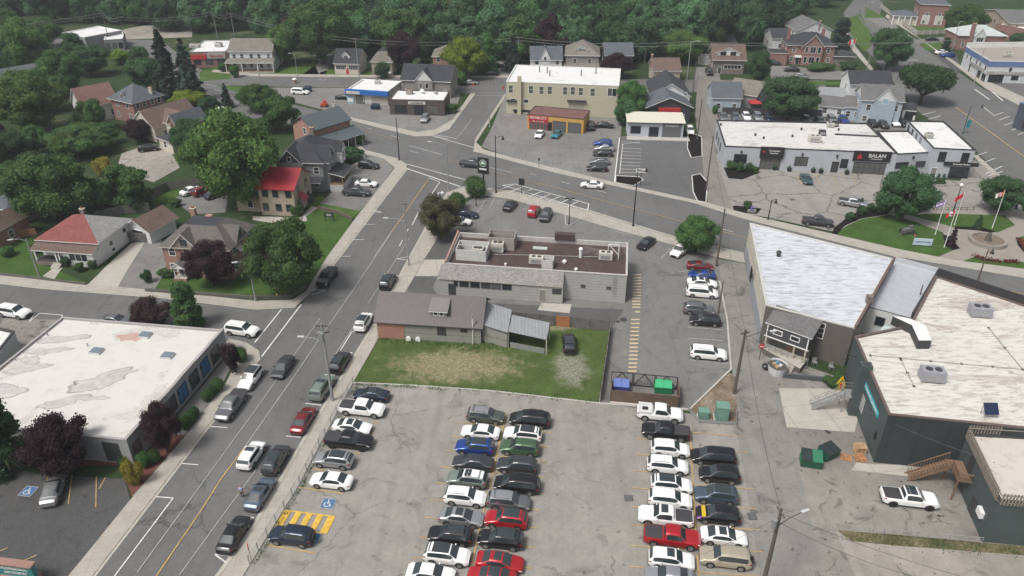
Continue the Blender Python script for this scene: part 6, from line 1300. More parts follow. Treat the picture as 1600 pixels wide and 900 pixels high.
cc =cross(r,q,0,(q[1]-q[0]).length *.47,5.0,.6,5.0,7.8,MATS['taupe_siding'],SH_D,4,z0=0,gm_=WHT,ov=.25); opening(r,cc[0],cc[1],1.6,3.6,.8,1.5); opening(r,cc[0],cc[1],3.4,3.6,.8,1.5)
r,q,rf =house('white_gothic_house','white house with a slate roof and steep central gable behind the cream building',(830,93),(878,93),9,5.4,8.4,'x',WHT,SH_S,'gable',front=3,side=2); cc =cross(r,q,0,(q[1]-q[0]).length *.45,3.4,.2,5.4,9.0,WHT,SH_S,4,z0=0,ov=.2); opening(r,cc[0],cc[1],1.7,5.6,.7,1.3)
r,q,rf =house('taupe_foursquare_house','large taupe house with a hip roof and small dormer behind the cream building',(884,86),(936,87),12,6.4,9.8,'x',MATS['taupe_siding'],SH_T,'hip',front=2,side=2,porch=(.5,11,3,3.2,SH_T,0)); cc =cross(r,q,0,(q[1]-q[0]).length *.5,3.6,-1.4,7.9,8.9,WHT,SH_T,3,z0=7.0); opening(r,cc[0],cc[1],1.8,7.6,2.2,.7,mull=(2,1))
r,q,rf =house('slate_roof_house','house with a plain slate blue roof right of the taupe foursquare house',(946,86),(989,86),9,4.8,7.6,'x',siding('dark_wall',(.10,.10,.11),.2),SH_S,'gable',front=3,side=2)
r,q,rf =house('brown_roof_bungalow','buff brick bungalow with a plain brown roof below the bright green tree',(1022,110),(1063,110),9,4.0,6.6,'x',BRKY,SH_B,'gable',front=2,side=1,chim=((-.02,.5,7.6),))
r,q,rf =house('white_gable_shop_house','white gabled house with dark roof behind the dark green gabled shop',(1018,149),(1078,150),14,4.8,8.0,'y',WHT,SH_D,'gable',front=0,side=2); opening(r,q[0],q[1],4.0,5.4,.7,.5); opening(r,q[0],q[1],9,5.4,.7,.5)
r,q,rf =house('dark_gabled_shop','dark green gabled shop with a red canopy above the pharmacy roof',(1012,167),(1080,167),9,4.4,6.8,'y',DKS,SH_S,'gable',front=3,side=2,ov=.6); wbox(r,q[0],q[1],(q[1]-q[0]).length *.5,3.0,5.6,1.2,.9,REDP,'red_canopy')
r,q,rf =house('blue_grey_saltbox_house','small pale blue house with a grey two step roof beside the alley',(1114,152),(1159,153),9,4.0,7.0,'x',LBL,SH_S,'gable',front=2,side=1)
r,q,rf =house('craftsman_house','dark brick house with a brown roof and wide white dormer at the top',(1116,92),(1164,93),11,4.6,8.0,'x',BRKD,SH_B,'gable',front=0,side=2,ov=.6,doorat=.22,frame=WHITE); cc =cross(r,q,0,(q[1]-q[0]).length *.47,7.2,-1.2,6.2,7.8,WHT,SH_B,4,z0=5.2); [opening(r,cc[0],cc[1],s,6.0,1.6,.95,mull=(3,2),frame=CHAR) for s in (2.0,5.0)]; opening(r,q[0],q[1],(q[1]-q[0]).length *.63,2.2,5.2,1.1,mull=(5,1))
r,q,rf =house('grey_garage_house','low white house with a dark garage left of the craftsman house',(1092,83),(1116,85),9,3.6,5.6,'x',WHT,SH_D,'gable',front=0,side=1); opening(r,q[0],q[1],(q[1]-q[0]).length *.45,1.3,3.2,2.2,name='garage_door',pane=plain('pale_shutter',(.45,.45,.45)))
r,q,rf =house('long_roof_bungalow','long low bungalow with a dark roof against the woods at the top',(1108,69),(1150,69),9,3.4,5.4,'x',WHT,SH_D,'gable',front=2,side=1)
r,q,rf =house('brown_shed_house','house with a taupe gable roof half hidden by the round dark tree',(1182,150),(1202,134),8,3.8,6.2,'y',GRY,SH_T,'gable',front=1,side=1)
# victorian red brick
r,q,rf =house('red_brick_victorian','red brick two storey house with white bargeboards, dark roof and white trimmed bay',(1232,70),(1306,72),11,6.2,9.4,'x',BRK,SH_D,'hip',front=4,side=2,ov=.5)
L =(q[1]-q[0]).length; cc =cross(r,q,0,L *.52,6.4,1.2,6.2,9.6,BRK,SH_D,5,z0=0,ov=.4); [opening(r,cc[0],cc[1],s,z,w,1.9,mull=(2 if w >1.2 else 1,1)) for s,w in ((1.2,.9),(3.2,1.7),(5.2,.9)) for z in (1.8,5.0)]
for fx,fy in ((.05,.5),(.78,.5)): p =q[0]+(q[1]-q[0])*fx +(q[3]-q[0])*fy; chimney(rf,p.x,p.y,6.5,10.6,.9,BRK)
A =q[0]; d =(q[1]-q[0]).normalized(); n =Vector((d.y,-d.x,0)); qq =[A -d *5.4+n *1.5,A -d *.02+n *1.5,A -d *.02-n *4.5,A -d *5.4-n *4.5]; mb =MB(); ringwall(mb,qq,0,3.6,BRK); mb.build('side_wing_wall',r); mb =MB(); mb.prism([tuple(p[:2]) for p in inset(qq,-.2)],3.6,3.85,CREAM,SH_D); mb.build('side_wing_roof',r)
A =q[1]; qq =[A +d *.02+n *.5,A +d *6.5+n *.5,A +d *6.5-n *6,A +d *.02-n *6]; hip(r,qq,3.2,4.6,BRKD,SH_D,.5,names=('verandah_wall','verandah_roof'))
door(r,q[0],q[1],None,s=L *.24)
wbox(r,q[0],q[1],L *.24,2.4,2.2,.5,1.2,WHITE,'door_canopy')
r,q,rf =house('white_house_behind','white house with a grey gable roof and brick chimney behind the red brick house',(1246,48),(1300,47),12,6.0,9.0,'y',WHT,SH_G,'gable',front=2,side=2,chim=((.62,.02,9.2),))
r,q,rf =house('white_cottage_behind','low white cottage with a charcoal roof left of the white gabled house',(1208,60),(1236,60),10,4.2,6.6,'x',WHT,SH_D,'gable',front=1,side=1)
# grey blue victorian beside the avenue
r,q,rf =house('pale_blue_house','large pale blue house with a grey roof and pointed centre gable behind the plaza',(1348,155),(1412,158),8,6.6,9.4,'x',LBL,SH_G,'gable',front=3,side=1,gmat=WHT)
cc =cross(r,q,0,(q[1]-q[0]).length *.55,5.4,.5,6.6,9.6,LBL,SH_G,4,z0=0,gm_=WHT,ov=.25); opening(r,cc[0],cc[1],2.7,6.4,1.4,1.2,pane=plain('blue_board',(.3,.42,.55)))
r,q,rf =house('rear_grey_wing','white gabled wing with a charcoal roof behind the pale blue house',(1330,131),(1394,132),8,6.0,8.6,'x',WHT,SH_D,'gable',front=1,side=1)
r,q,rf =house('low_side_wing','low pale blue wing with a grey roof joined to the pale blue house',(1322,166),(1346,168),6,3.6,5.6,'x',LBL,SH_G,'gable',front=2,side=0)
r,q,rf =house('low_grey_outbuilding','low pale outbuilding with a long grey roof left of the pale blue house',(1281,164),(1322,168),6,3.0,4.8,'x',WHT,SH_G,'gable',front=2,side=1)
r,q,rf =house('metal_roof_shed','long shed with a pale grey metal roof beside the brick house yard',(1270,148),(1328,150),7,2.6,3.8,'x',GRY,M_GR,'gable',front=0,side=1)
r,A,B =shop('corner_kiosk','small white corner shop with a dark sloping roof next to the pale blue house',(1412,170),(1433,172),7,4.0,WHT,SH_D,CHAR,.1,1); wbox(r,A,B,(B -A).length *.6,2.6,2.6,.9,.1,BLACK,'sign_panel')
# mansion
r,q,rf =house('brick_mansion','tall red brick mansion with arched white windows above the pillared fence',(1440,6),(1485,8),12,8.5,12,'x',BRK,SH_S,'hip',front=2,side=2,storeys=2)
A,B =q[0],q[1]; L =(B -A).length
for s in (.27,.73): opening(r,A,B,L *s,2.6,2.4,3.0,frame=WHITE,fw=.2,pane=plain('blind_white',(.5,.5,.47)))
d =(B -A).normalized(); n =Vector((d.y,-d.x,0)); qq =[A -d *9-n *1,A -d *.02-n *1,A -d *.02-n *9,A -d *9-n *9]; hip(r,qq,3.6,5.2,plain('porch_cream',(.5,.48,.42)),SH_S,.8,names=('verandah_wall','verandah_roof'))
for i in range(5): p =qq[0]+d *i *2.2+n *.6; MB().tube(V3(p,0),V3(p,3.4),.25,WHITE).build('column',r)
r,q,rf =house('stone_hall','long buff stone hall with a grey roof at the top right',(1530,16),(1578,36),40,6,8.5,'y',BRKY,SH_G,'gable',front=1,side=8,frame=CREAM)
r,A,B =shop('brick_block','red brick block with a white flat roof at the right edge',(1557,37),(1640,52),22,5,BRK,W_ROOF,BRK)
r,q,rf =house('brick_office_house','red brick building with a pale green hip roof, white gable and tall chimney',(1500,55),(1573,56),11,5.0,7.6,'x',BRK,shingle('shingle_pale_green',(.42,.46,.44),.1),'hip',front=4,side=2); L =(q[1]-q[0]).length
cc =cross(r,q,0,L *.42,3.6,1.0,5.0,7.4,WHT,MATS['shingle_pale_green'],4,z0=0,ov=.2); opening(r,cc[0],cc[1],1.8,3.8,2.2,1.4,mull=(3,1)); p =q[0]+(q[1]-q[0])*.24; chimney(rf,p.x,p.y -.2,.1,9.0,1.3,BRK)
# blue and white store
H =6.6; q =rect((1548,96),(1640,97),22,H); q =[XY(P(1548,95,H)),XY(P(1660,97,H)),XY(P(1640,70,H)),XY(P(1510,72,H))]; a =q[0]; r,q =flat('blue_white_store','white two storey store with a wide blue band and tan flat roof beside the avenue',q,H,plain('white_block',(.52,.55,.56),.8),membrane('tan_gravel_roof',(.30,.27,.24),(.2,.18,.16),.3,.3),plain('white_coping',(0,0,0)),.5,'store')
i0 =min(range(4),key=lambda i: (q[i]-a).length); A,B,Cc,D =[q[(i0 +k) % 4] for k in range(4)]; BB =plain('slate_blue_band',(.12,.18,.34),.6)
for a,b in ((A,B),(D,A)): wbox(r,a,b,(b -a).length /2,H -1.7,(b -a).length +.1,1.5,.1,BB,'blue_band'); wbox(r,a,b,(b -a).length /2+(2 if a is D else 0),2.6,(b -a).length *(.55 if a is D else 1),.9,.25,plain('taupe_sign_band',(.33,.32,.30),.7),'sign_band')
wall_text(r,A,B,5,3.05,'Community Services',.7,PW,.3,.01); opening(r,A,B,3,1.3,4.2,2.2,frame=CHAR,mull=(3,1)); opening(r,A,B,8.5,1.6,2.2,1.5,frame=WHITE); opening(r,A,B,6.5,4.0,.9,1.5,frame=WHITE)
for s in (3,6,11,14,18): opening(r,D,A,s,4.0,1.1,1.5,frame=WHITE)
for s in (14.5,18.5): opening(r,D,A,s,1.3,2.4,2.0,frame=CHAR);
door(r,D,A,None,1.2,2.6,CHAR,s=7)
c =D.lerp(Cc,.5); MB().box((c.x,c.y,H -.1),((Cc -D).length,.3,1.2),plain('white_coping',(0,0,0)),math.atan2((Cc -D).y,(Cc -D).x)).build('rear_parapet',r)
hvac('rooftop_unit','rooftop unit on the tan roof of the blue and white store',1574,88,6.2,(2.4,1.6,1.0))
r,A,B =shop('dark_blue_store','dark blue store cut off by the right edge of the frame',(1594,160),(1680,190),14,6.5,plain('dark_blue_render',(.06,.075,.10),.7),W_ROOF,plain('slate_blue_band',(0,0,0)),.3,2)
# ------------------------------------------------------------------ cars
G1 ='cars parked along the left edge of the lot'; G2 ='cars in the two middle rows of the lot'; G3 ='cars in the two right rows of the lot'; G4 ='cars beside the restaurant'; G5 ='cars on the street'
cars =[
('sedan','navy',580,616,'L','dark blue car with a black roof, topmost in the left column of the big lot',G1,'pano'),('pickup','white',566,638,'R','white pickup with a black bed cover, second car down in the left column',G1,''),
('sedan','white',550,666,'R','white sedan with a sunroof between the white and the black pickup in the left column',G1,'sunroof'),('pickup','black',545,688,'R','black pickup parked by the fence between a white sedan and a silver car',G1,'darkrim'),
('suv','silver',521,718,'L','silver crossover with a glass roof by the fence, fifth in the left column',G1,'pano norail'),('sedan','white',518,750,'L','plain white sedan by the fence just above the accessible bay',G1,''),('suv','navy',456,837,'L','dark blue jeep with a spare wheel on the back below the yellow hatching',G1,'spare norail'),
('suv','olive',759,649,'R','dark green grey suv with a silver roof at the top of the middle rows',G2,'',"silver"),('sedan','white',751,674,'L','plain white sedan directly above the bright blue car',G2,''),('suv','blue',742,698,'L','bright blue hatchback with a black roof in the middle rows',G2,'norail pano'),('sedan','darkgrey',739,722,'L','dark grey sedan directly below the bright blue car',G2,''),  # silver roof panel of the dark green grey suv paints in sky reflection
('suv','sage',730,748,'L','sage green suv with a white roof in the middle rows',G2,'sunroof',"white"),('suv','white',727,776,'R','white suv with roof rails between the sage suv and the silver sedan',G2,''),('sedan','silver',721,807,'R','silver sedan with a sunroof in the left middle row',G2,'sunroof'),('suv','black',704,836,'L','black suv between the silver sedan and the white suv with a dark roof',G2,'pano'),
('suv','white',699,867,'R','white suv with a large dark sunroof low in the left middle row',G2,'pano'),('sedan','white',673,896,'R','white sedan cut off by the bottom edge in the left middle row',G2,''),
('van','black',828,655,'L','long black minivan at the top of the right middle row',G2,''),('suv','white',817,678,'L','white suv with a black sunroof just under the long black minivan',G2,'pano'),('suv','green',812,699,'L','moss green boxy suv in the right middle row',G2,'norail'),('suv','darkgrey',808,727,'L','charcoal hatchback directly below the moss green suv',G2,'norail'),
('van','black',808,756,'L','black van with chrome window line above the grey suv in the right middle row',G2,''),('suv','grey',795,783,'R','mid grey suv with a silver roof between the black van and the red suv',G2,'',"silver"),('suv','red',791,811,'L','red suv with a dark glass roof in the right middle row',G2,'pano norail'),('suv','black',782,842,'L','black suv sandwiched between the two red cars',G2,'pano'),
('sedan','red',781,877,'R','bright red sedan with a sunroof low in the right middle row',G2,'sunroof'),('sedan','red',768,900,'L','red car cut off by the bottom edge of the frame',G2,'pano'),
('pickup','white',1031,646,'R','white crew cab work truck with tool boxes at the top of the right rows',G3,'service whitebed'),('pickup','black',1040,674,'L','black pickup with a covered bed just under the white work truck',G3,''),('suv','white',1047,701,'R','white suv, the first one below the black pickup in the right rows',G3,'norail'),('suv','white',1043,727,'R','longer white suv, second below the black pickup in the right rows',G3,''),
('suv','white',1049,757,'R','white hatchback with a black roof in the right rows',G3,'pano norail'),('suv','white',1047,780,'R','plain roofed white suv directly above the white pickup',G3,'norail'),('pickup','white',1040,807,'L','white pickup with a black bed cover just above the red pickup',G3,'sunroof'),('pickup','red',1050,839,'R','red pickup with a long black bed cover',G3,''),
('suv','white',1049,874,'R','white crossover with a sunroof directly below the red pickup',G3,'sunroof norail'),('sedan','silver',1046,900,'L','silver car cut off by the bottom edge in the right rows',G3,''),
('van','black',1115,713,'L','black minivan alone at the top of the rightmost row',G3,'norail'),('suv','black',1124,741,'L','black suv, second in the rightmost row',G3,''),('suv','bluegrey',1119,773,'L','dark blue grey suv with a glass roof, third in the rightmost row',G3,'pano'),('suv','black',1122,804,'L','black suv with a yellow and purple painted front',G3,'wrap norail'),
('sedan','white',1131,837,'R','white sedan with a sunroof beside the red pickup',G3,'sunroof'),('bigsuv','beige',1133,871,'L','boxy beige suv with a spare wheel on its tail',G3,'spare norail'),
('coupe','darkred',1094,414,'R','dark red sports coupe below the round tree',G4,''),('coupe','blue',1097,428,'L','bright blue sports coupe next to the dark red one',G4,''),('sedan','white',1097,441,'R','white sedan between the blue coupe and the white minivan',G4,'sunroof'),('van','white',1097,456,'R','white minivan parked above the empty stretch of the restaurant lot',G4,''),
('suv','grey',1092,483,'R','mid grey suv beside the black one at the lane edge',G4,''),('suv','black',1102,500,'L','black suv beside the grey one at the lane edge',G4,'norail'),('bigsuv','white',1107,552,'R','large white suv parked alone beside the lane',G4,''),
('sedan','black',1010,379,-128,'dark sedan parked alone at an angle near the pavement',G4,''),('suv','white',1062,391,-128,'white suv parked at an angle under the round tree',G4,''),('sedan','black',797,320,70,'black car at the left of three cars behind the restaurant',G4,''),('suv','red',834,329,75,'small red hatchback behind the restaurant',G4,'norail'),('suv','darkgrey',853,336,-105,'dark grey hatchback next to the small red one',G4,'norail'),
('sedan','white',717,345,'R','white sedan half under the bronze leaved tree',G4,''),('sedan','navy',728,334,'R','dark blue car behind the white sedan near the bronze leaved tree',G4,''),
('suv','white',568,502,'N','white suv parked at the kerb beside the brown roofed house',G5,'pano'),('suv','black',606,439,'N','black suv parked at the kerb left of the restaurant',G5,'pano'),('suv','black',531,565,'N','black suv with roof rails parked behind the white one at the kerb',G5,'pano'),('bigsuv','sage',503,605,'N','pale green van with a dark sunroof parked by the tall street light',G5,'sunroof'),('sedan','darkred',474,655,'N','wine red sedan parked at the kerb',G5,''),
('suv','darkgrey',431,717,'N','dark grey crossover parked at the kerb beside the white car in traffic',G5,'pano norail'),('suv','white',393,710,'N','white crossover driving away in the lane next to the dark grey one',G5,'sunroof norail'),('sedan','steel',406,770,'N','blue grey sedan parked beside the pedestrian',G5,'sunroof'),('sedan','black',365,833,'N','black sedan parked lowest at the right kerb',G5,''),
('sedan','darkgrey',442,572,'S','dark silver sedan driving towards the viewer on the street',G5,''),('suv','white',392,590,'S','white suv parked in front of the office building',G5,'pano'),('pickup','grey',361,633,'S','grey pickup parked in front of the office building',G5,''),('pickup','black',511,433,'S','black pickup under the edge of the round green tree on the street',G5,'darkrim'),
('bigsuv','white',378,515,-15,'white suv coming out of the side street',G5,''),('bigsuv','white',22,487,-15,'white suv at the far left of the side street',G5,''),('sedan','grey',180,500,-10,'grey car mostly hidden behind the office roof',G5,''),('sedan','silver',83,764,103,'silver sedan in the dark lot below the office',G5,''),
('sedan','white',925,288,168,'white sedan driving on the main road',G5,''),('pickup','darkgrey',738,256,-17,'dark grey pickup driving on the main road',G5,''),
('suv','black',576,258,-12,'black suv in the lot beside the grey victorian house',None,''),('sedan','white',572,286,'R','white sedan in the lot beside the grey victorian house',None,''),('pickup','darkgrey',557,300,'R','dark grey pickup beside the porch of the grey victorian house',None,''),
('sedan','white',299,297,55,'white sedan in the back yard behind the brick house',None,''),('suv','darkred',317,298,55,'dark red car in the back yard behind the brick house',None,'norail'),('sedan','navy',336,302,55,'dark blue car in the back yard behind the brick house',None,''),('suv','black',232,231,20,'black car parked at the top of the gravel yard',None,''),
('suv','black',889,536,88,'black car parked on the grass next to the carport',None,'pano norail'),
('sedan','white',843,209,-105,'white car parked in front of the tyre garage',None,''),('sedan','teal',870,209,-110,'teal car parked in front of the tyre garage',None,''),('suv','black',924,197,-95,'black van beside the yellow wall of the tyre garage',None,''),('sedan','black',945,195,'R','dark sedan right of the tyre garage',None,''),('pickup','black',817,172,'R','black pickup at the left end of the cream building',None,''),
('suv','blue',942,224,'L','blue suv at the top of the row beside the pharmacy lot',None,''),('sedan','silver',944,231,'L','silver sedan just below the blue suv beside the pharmacy lot',None,''),('sedan','black',942,239,'L','black sedan third in the row beside the pharmacy lot',None,''),('sedan','grey',937,252,'L','grey sedan fourth in the row beside the pharmacy lot',None,''),('sedan','black',933,262,'L','black sedan lowest in the row beside the pharmacy lot',None,''),
('suv','silver',664,185,-95,'silver car in front of the brown shop',None,''),('sedan','black',536,151,'L','dark sedan parked left of the gas bar',None,''),('van','white',469,143,'R','white van parked near the dark blue bin',None,''),('bigsuv','white',609,112,-95,'white suv in a driveway below the purple tree',None,''),('sedan','silver',735,128,0,'silver car below the yellow green tree',None,''),
('sedan','black',769,114,0,'black car lower of two beside the drive at the top',None,''),('suv','black',777,103,20,'black suv upper of two beside the drive at the top',None,''),('suv','white',1078,204,-95,'white suv behind the pharmacy beside the alley',None,''),('pickup','black',1108,112,-95,'black pickup in the driveway of the craftsman house',None,''),
('pickup','grey',1130,183,-95,'grey pickup at the left end behind the plaza roof','cars parked behind the plaza',''),('suv','steel',1149,183,-95,'blue grey car, second behind the plaza roof from the left','cars parked behind the plaza',''),('suv','white',1166,182,-95,'white suv, third behind the plaza roof from the left','cars parked behind the plaza',''),('bigsuv','silver',1184,183,-95,'silver suv, fourth behind the plaza roof from the left','cars parked behind the plaza',''),('pickup','navy',1202,184,-95,'dark blue pickup behind the plaza roof left of the round dark tree','cars parked behind the plaza',''),
('suv','grey',1260,187,-95,'grey car behind the plaza roof under the round dark tree','cars parked behind the plaza',''),('sedan','grey',1281,188,-95,'low grey sedan behind the middle of the plaza roof','cars parked behind the plaza',''),('bigsuv','silver',1300,187,-95,'silver suv behind the plaza roof next to the light blue car','cars parked behind the plaza',''),('suv','blue',1318,187,-95,'blue car behind the plaza roof below the low outbuilding','cars parked behind the plaza',''),
('suv','black',1362,192,-85,'black suv left of the dark grey suv behind the plaza','cars parked behind the plaza',''),('suv','darkgrey',1379,194,-85,'dark grey suv left of the white suv behind the plaza','cars parked behind the plaza',''),('suv','white',1396,191,-85,'white suv beside the corner block of the plaza','cars parked behind the plaza',''),('suv','black',1411,192,-85,'black suv closest to the corner block of the plaza','cars parked behind the plaza',''),
('sedan','black',1237,108,'L','black sedan in front of the red brick victorian house',None,''),('suv','grey',1254,120,-25,'dark grey suv in the drive of the red brick victorian house',None,''),('pickup','darkgrey',1206,98,'R','dark pickup left of the red brick victorian house',None,''),('sedan','black',1457,61,0,'black sedan at the mansion gate',None,''),('sedan','white',1472,81,15,'white sedan beside the blue hatchback near the brick office',None,''),('suv','blue',1481,86,180,'blue hatchback beside the white sedan near the brick office',None,'norail'),('suv','black',1538,26,0,'black suv beside the long stone hall',None,''),
('sedan','teal2',1260,279,-93,'dark teal car parked in front of the plaza',None,''),('pickup','silver',1333,317,-28,'silver grey pickup in the plaza lot facing the park',None,''),('pickup','darkgrey',1278,346,-15,'dark pickup at the pavement edge of the plaza lot',None,''),
('pickup','white',1421,778,-10,'white pickup with a glass roof on the yard beside the wooden stair',None,'pano darkrim'),('sedan','white',341,167,-30,'white car half hidden behind the light green tree',None,''),('sedan','black',502,88,0,'dark car in the driveway left of the dormer cottage',None,''),
]
for c in cars:
 car(c[0],c[1],c[2],c[3],c[4],c[5],c[6],c[7],c[8] if len(c)>8 else None)

# ------------------------------------------------------------------ trees
TG ='trees of the neighbourhood'
def T(shape,colr,bx,by,lx,rx,top,label,name='tree',**k):
 """trunk foot, crown left and right edge, top, all as photo positions"""
 b =P(bx,by); R =(rx -lx)/2*(b.y *math.cos(TH)+(CAMH -5)*math.sin(TH))/F
 H =max(1.0,hgt(bx,by,bx,top))
 return tree(shape,colr,bx,by,R,H *.97,label,name,group=k.pop('group',TG),**k)
T('round','light',376,327,288,432,165,'largest light green tree, rising behind the brick house'); T('round','mid',456,458,392,520,345,'broad green tree on the lawn beside the street',var=1)
T('round','purple',334,446,294,374,378,'dark purple leaved tree in front of the brick house'); T('round','mid',88,344,20,158,240,'broad green tree behind the white bungalow',var=2); T('layer','mid',202,322,160,242,264,'airy layered tree at the edge of the gravel yard')
T('round','light',60,210,5,118,108,'pale green tree at the upper left, nearest the left edge',var=3); T('round','light',45,120,5,88,25,'tall pale tree further back at the upper left edge',var=1); T('round','dark',145,118,112,180,70,'dark tree in front of the white roofed store',var=1); T('round','mid',130,240,84,190,196,'green tree between the left houses and the gravel yard'); T('round','dark',18,260,-20,40,205,'dark tree at the left edge above the slate roof')
T('round','purple',218,222,196,238,186,'small dark purple tree at the top of the gravel yard'); T('shrub','yellow',166,272,146,186,243,'yellow green bush beside the gravel yard','bush'); T('round','dark',232,140,195,255,88,'dark tree left of the tall spruces'); T('round','lime',190,100,178,210,76,'small lime green tree in front of the small upper left store')
T('spruce','spruce',266,152,236,292,40,'tallest spruce at the upper left','spruce_tree'); T('spruce','spruce',300,158,272,325,55,'second tall spruce just right of the tallest one','spruce_tree',var=1); T('round','lime',296,168,272,328,140,'bright lime tree at the foot of the two spruces',var=1)
T('round','dark',300,240,270,325,185,'dark tree left of the largest light green tree',var=2); T('round','mid',405,175,368,428,130,'green tree beside the white van'); T('layer','mid',438,205,418,485,150,'thin tree between the white van and the orange brick house',var=1); T('spruce','spruce',356,168,345,368,128,'small lopsided spruce by the road at the upper left','spruce_tree',var=1)
T('round','light',446,100,418,478,36,'light green tree right of the long brown roof',var=2); T('round','mid',505,100,450,556,-4,'very large round green tree at the top',var=3); T('round','purple',634,112,607,663,48,'large purple tree at the top',var=1); T('column','dark',668,105,657,680,54,'narrow dark tree left of the yellow green one'); T('round','lime',724,122,687,762,56,'yellow green tree with visible limbs at the top',var=2)
T('column','mid',763,115,750,778,50,'narrow green tree right of the yellow green one',var=1); T('shrub','mid',720,133,706,732,112,'round bush under the yellow green tree','bush'); T('spruce','spruce',801,112,780,818,54,'grey green spruce beside the pole at the cream building','spruce_tree'); T('round','purple',962,122,938,988,82,'dark purple tree behind the cream building',var=1)
T('round','mid',985,185,962,1018,124,'green tree at the right end of the cream building',var=2); T('round','dark',975,196,962,1000,160,'dark leafy tree beside the pharmacy'); T('shrub','dark',598,122,562,590,96,'bush in front of the tan house','bush'); T('round','light',1066,98,1028,1106,46,'bright green round tree above the brown bungalow',var=1)
T('round','dark',1183,132,1162,1206,78,'upright dark tree beside the craftsman house',var=1); T('round','dark',1230,188,1178,1276,120,'big round dark tree behind the plaza',var=1); T('column','spruce',1310,76,1297,1326,26,'dark conifer right of the red brick victorian house'); T('round','dark',1384,110,1350,1413,42,'dark tree between the two roads at the top right',var=2)
T('vase','dark',1437,163,1410,1490,100,'vase shaped tree with a forked trunk beside the avenue'); T('round','mid',1504,55,1475,1536,5,'green tree beside the mansion'); T('column','dark',1476,80,1469,1484,58,'small dark conifer by the brick office'); T('round','dark',1592,80,1575,1615,50,'dark tree at the right edge behind the brick office')
T('round','dark',1407,345,1372,1462,260,'dark green park tree in front of the plaza',var=3); T('round','dark',1558,333,1514,1588,276,'dark green park tree near the fountain',var=1); T('shrub','dark',1378,333,1362,1392,308,'dark shrub left of the park tree in front of the plaza','bush'); T('round','mid',1086,394,1052,1126,338,'round green tree at the edge of the restaurant lot')
T('round','red',688,374,652,728,306,'bronze leaved tree at the corner of the restaurant lot'); T('ball','mid',743,307,724,763,274,'clipped round bush below the black and green sign','topiary_bush'); T('ball','mid',714,328,699,731,300,'clipped round bush nearer the street corner','topiary_bush')
T('column','mid',297,512,275,320,440,'columnar green tree behind the office roof'); T('round','purple',240,514,204,272,466,'dark purple tree behind the office roof',var=2); T('column','dark',22,738,-14,52,612,'tall dark green conifer at the lower left edge',var=1); T('round','purple',106,742,54,162,652,'large dark purple tree in front of the office',var=3)
T('round','purple',262,706,232,292,628,'dark purple tree at the street end of the office',var=1); T('shrub','purple',363,584,347,380,534,'dark purple bush at the far corner of the office','bush'); T('shrub','yellow',211,756,194,228,714,'yellow green variegated bush at the corner of the dark lot','bush',var=1)
for x,y,w,l in ((378,565,12,'round clipped shrub beside the purple corner bush'),(341,611,11,'largest clipped shrub on the entrance strip'),(333,618,9,'clipped shrub in the middle of the upper three'),(325,626,10,'clipped shrub lowest of the upper three'),(305,652,9,'clipped shrub highest of the lower three'),(298,661,10,'clipped shrub in the middle of the lower three'),(291,670,11,'clipped shrub lowest of the lower three'),(226,729,12,'clipped shrub beside the yellow bush'),(243,723,11,'clipped shrub between the yellow bush and the purple tree'),(193,728,8,'small dark shrub at the office corner')):
 T('ball','dark' if w <10 else 'mid',x,y,x -w,x +w,y -w *1.9,l,'clipped_shrub',group='clipped shrubs beside the office')
for x,y,w,h,l in ((1141,265,8,14,'shrub at the left end of the plaza bed'),(1155,268,8,16,'dark shrub in the middle of the plaza bed'),(1170,268,8,14,'dark round shrub right of the middle in the plaza bed'),(1180,270,6,10,'shrub at the right end of the plaza bed'),(1167,327,7,13,'round bush in the small bed by the pavement'),
   (1398,440,0,0,''),(1327,345,9,14,'low shrub in the dark bed left of the park'),(1345,336,9,14,'shrub in the middle of the dark bed left of the park'),(1360,331,8,14,'shrub at the upper end of the dark bed left of the park'),(107,415,10,16,'dark round shrub by the bungalow steps'),(125,424,9,13,'shrub under the bungalow windows'),(146,419,8,13,'shrub at the bungalow corner'),(232,441,9,20,'upright dark shrub beside the brick house drive'),(262,432,14,12,'low green hedge in front of the brick house'),(465,337,12,18,'round shrub beside the red roofed house'),
   (548,250,22,20,'spreading dark green bush beside the grey victorian porch'),(528,232,14,24,'dark conifer bush beside the orange brick house'),(560,225,12,16,'green bush beside the main road pavement'),(275,118,0,0,''),(706,176,10,14,'bush at the right end of the brown shop'),(350,112,9,14,'bush in front of the red takeaway shop'),(368,121,8,20,'upright clipped bush in front of the long white house'),
   (1274,110,18,11,'long clipped hedge in front of the red brick victorian house'),(1292,110,12,11,'hedge end in front of the red brick victorian house'),(1325,110,14,16,'dark bush right of the red brick victorian house'),(1140,170,9,12,'bush in front of the blue grey saltbox house'),(1116,178,6,14,'bush at the alley edge behind the plaza'),(1340,348,0,0,''),(275,322,10,12,'bush beside the back yard parking'),(690,388,0,0,''),(1300,590,0,0,''),
   (1302,604,14,12,'wild green shrub beside the stone wall'),(1308,596,10,14,'taller wild shrub beside the steel stair'),(1292,598,9,9,'low wild shrub below the annex'),(155,318,0,0,''),(250,300,10,12,'bush along the old fence'),(14,400,12,14,'shrub at the left end of the bungalow lawn'),(60,394,10,14,'shrub beside the bungalow verandah')):
 if w: T('shrub','dark' if 'dark' in l else 'mid',x,y,x -w,x +w,y -h,l,'bush',group='garden bushes')
for x in (1455,1463.5,1472): T('cone','dark',x,287,x -4.6,x +4.6,270,{1455: 'left one of three small cone trees by the plaza door',1463.5: 'middle one of three small cone trees by the plaza door',1472: 'right one of three small cone trees by the plaza door'}[x],'cone_tree',group='cone trees by the plaza door')
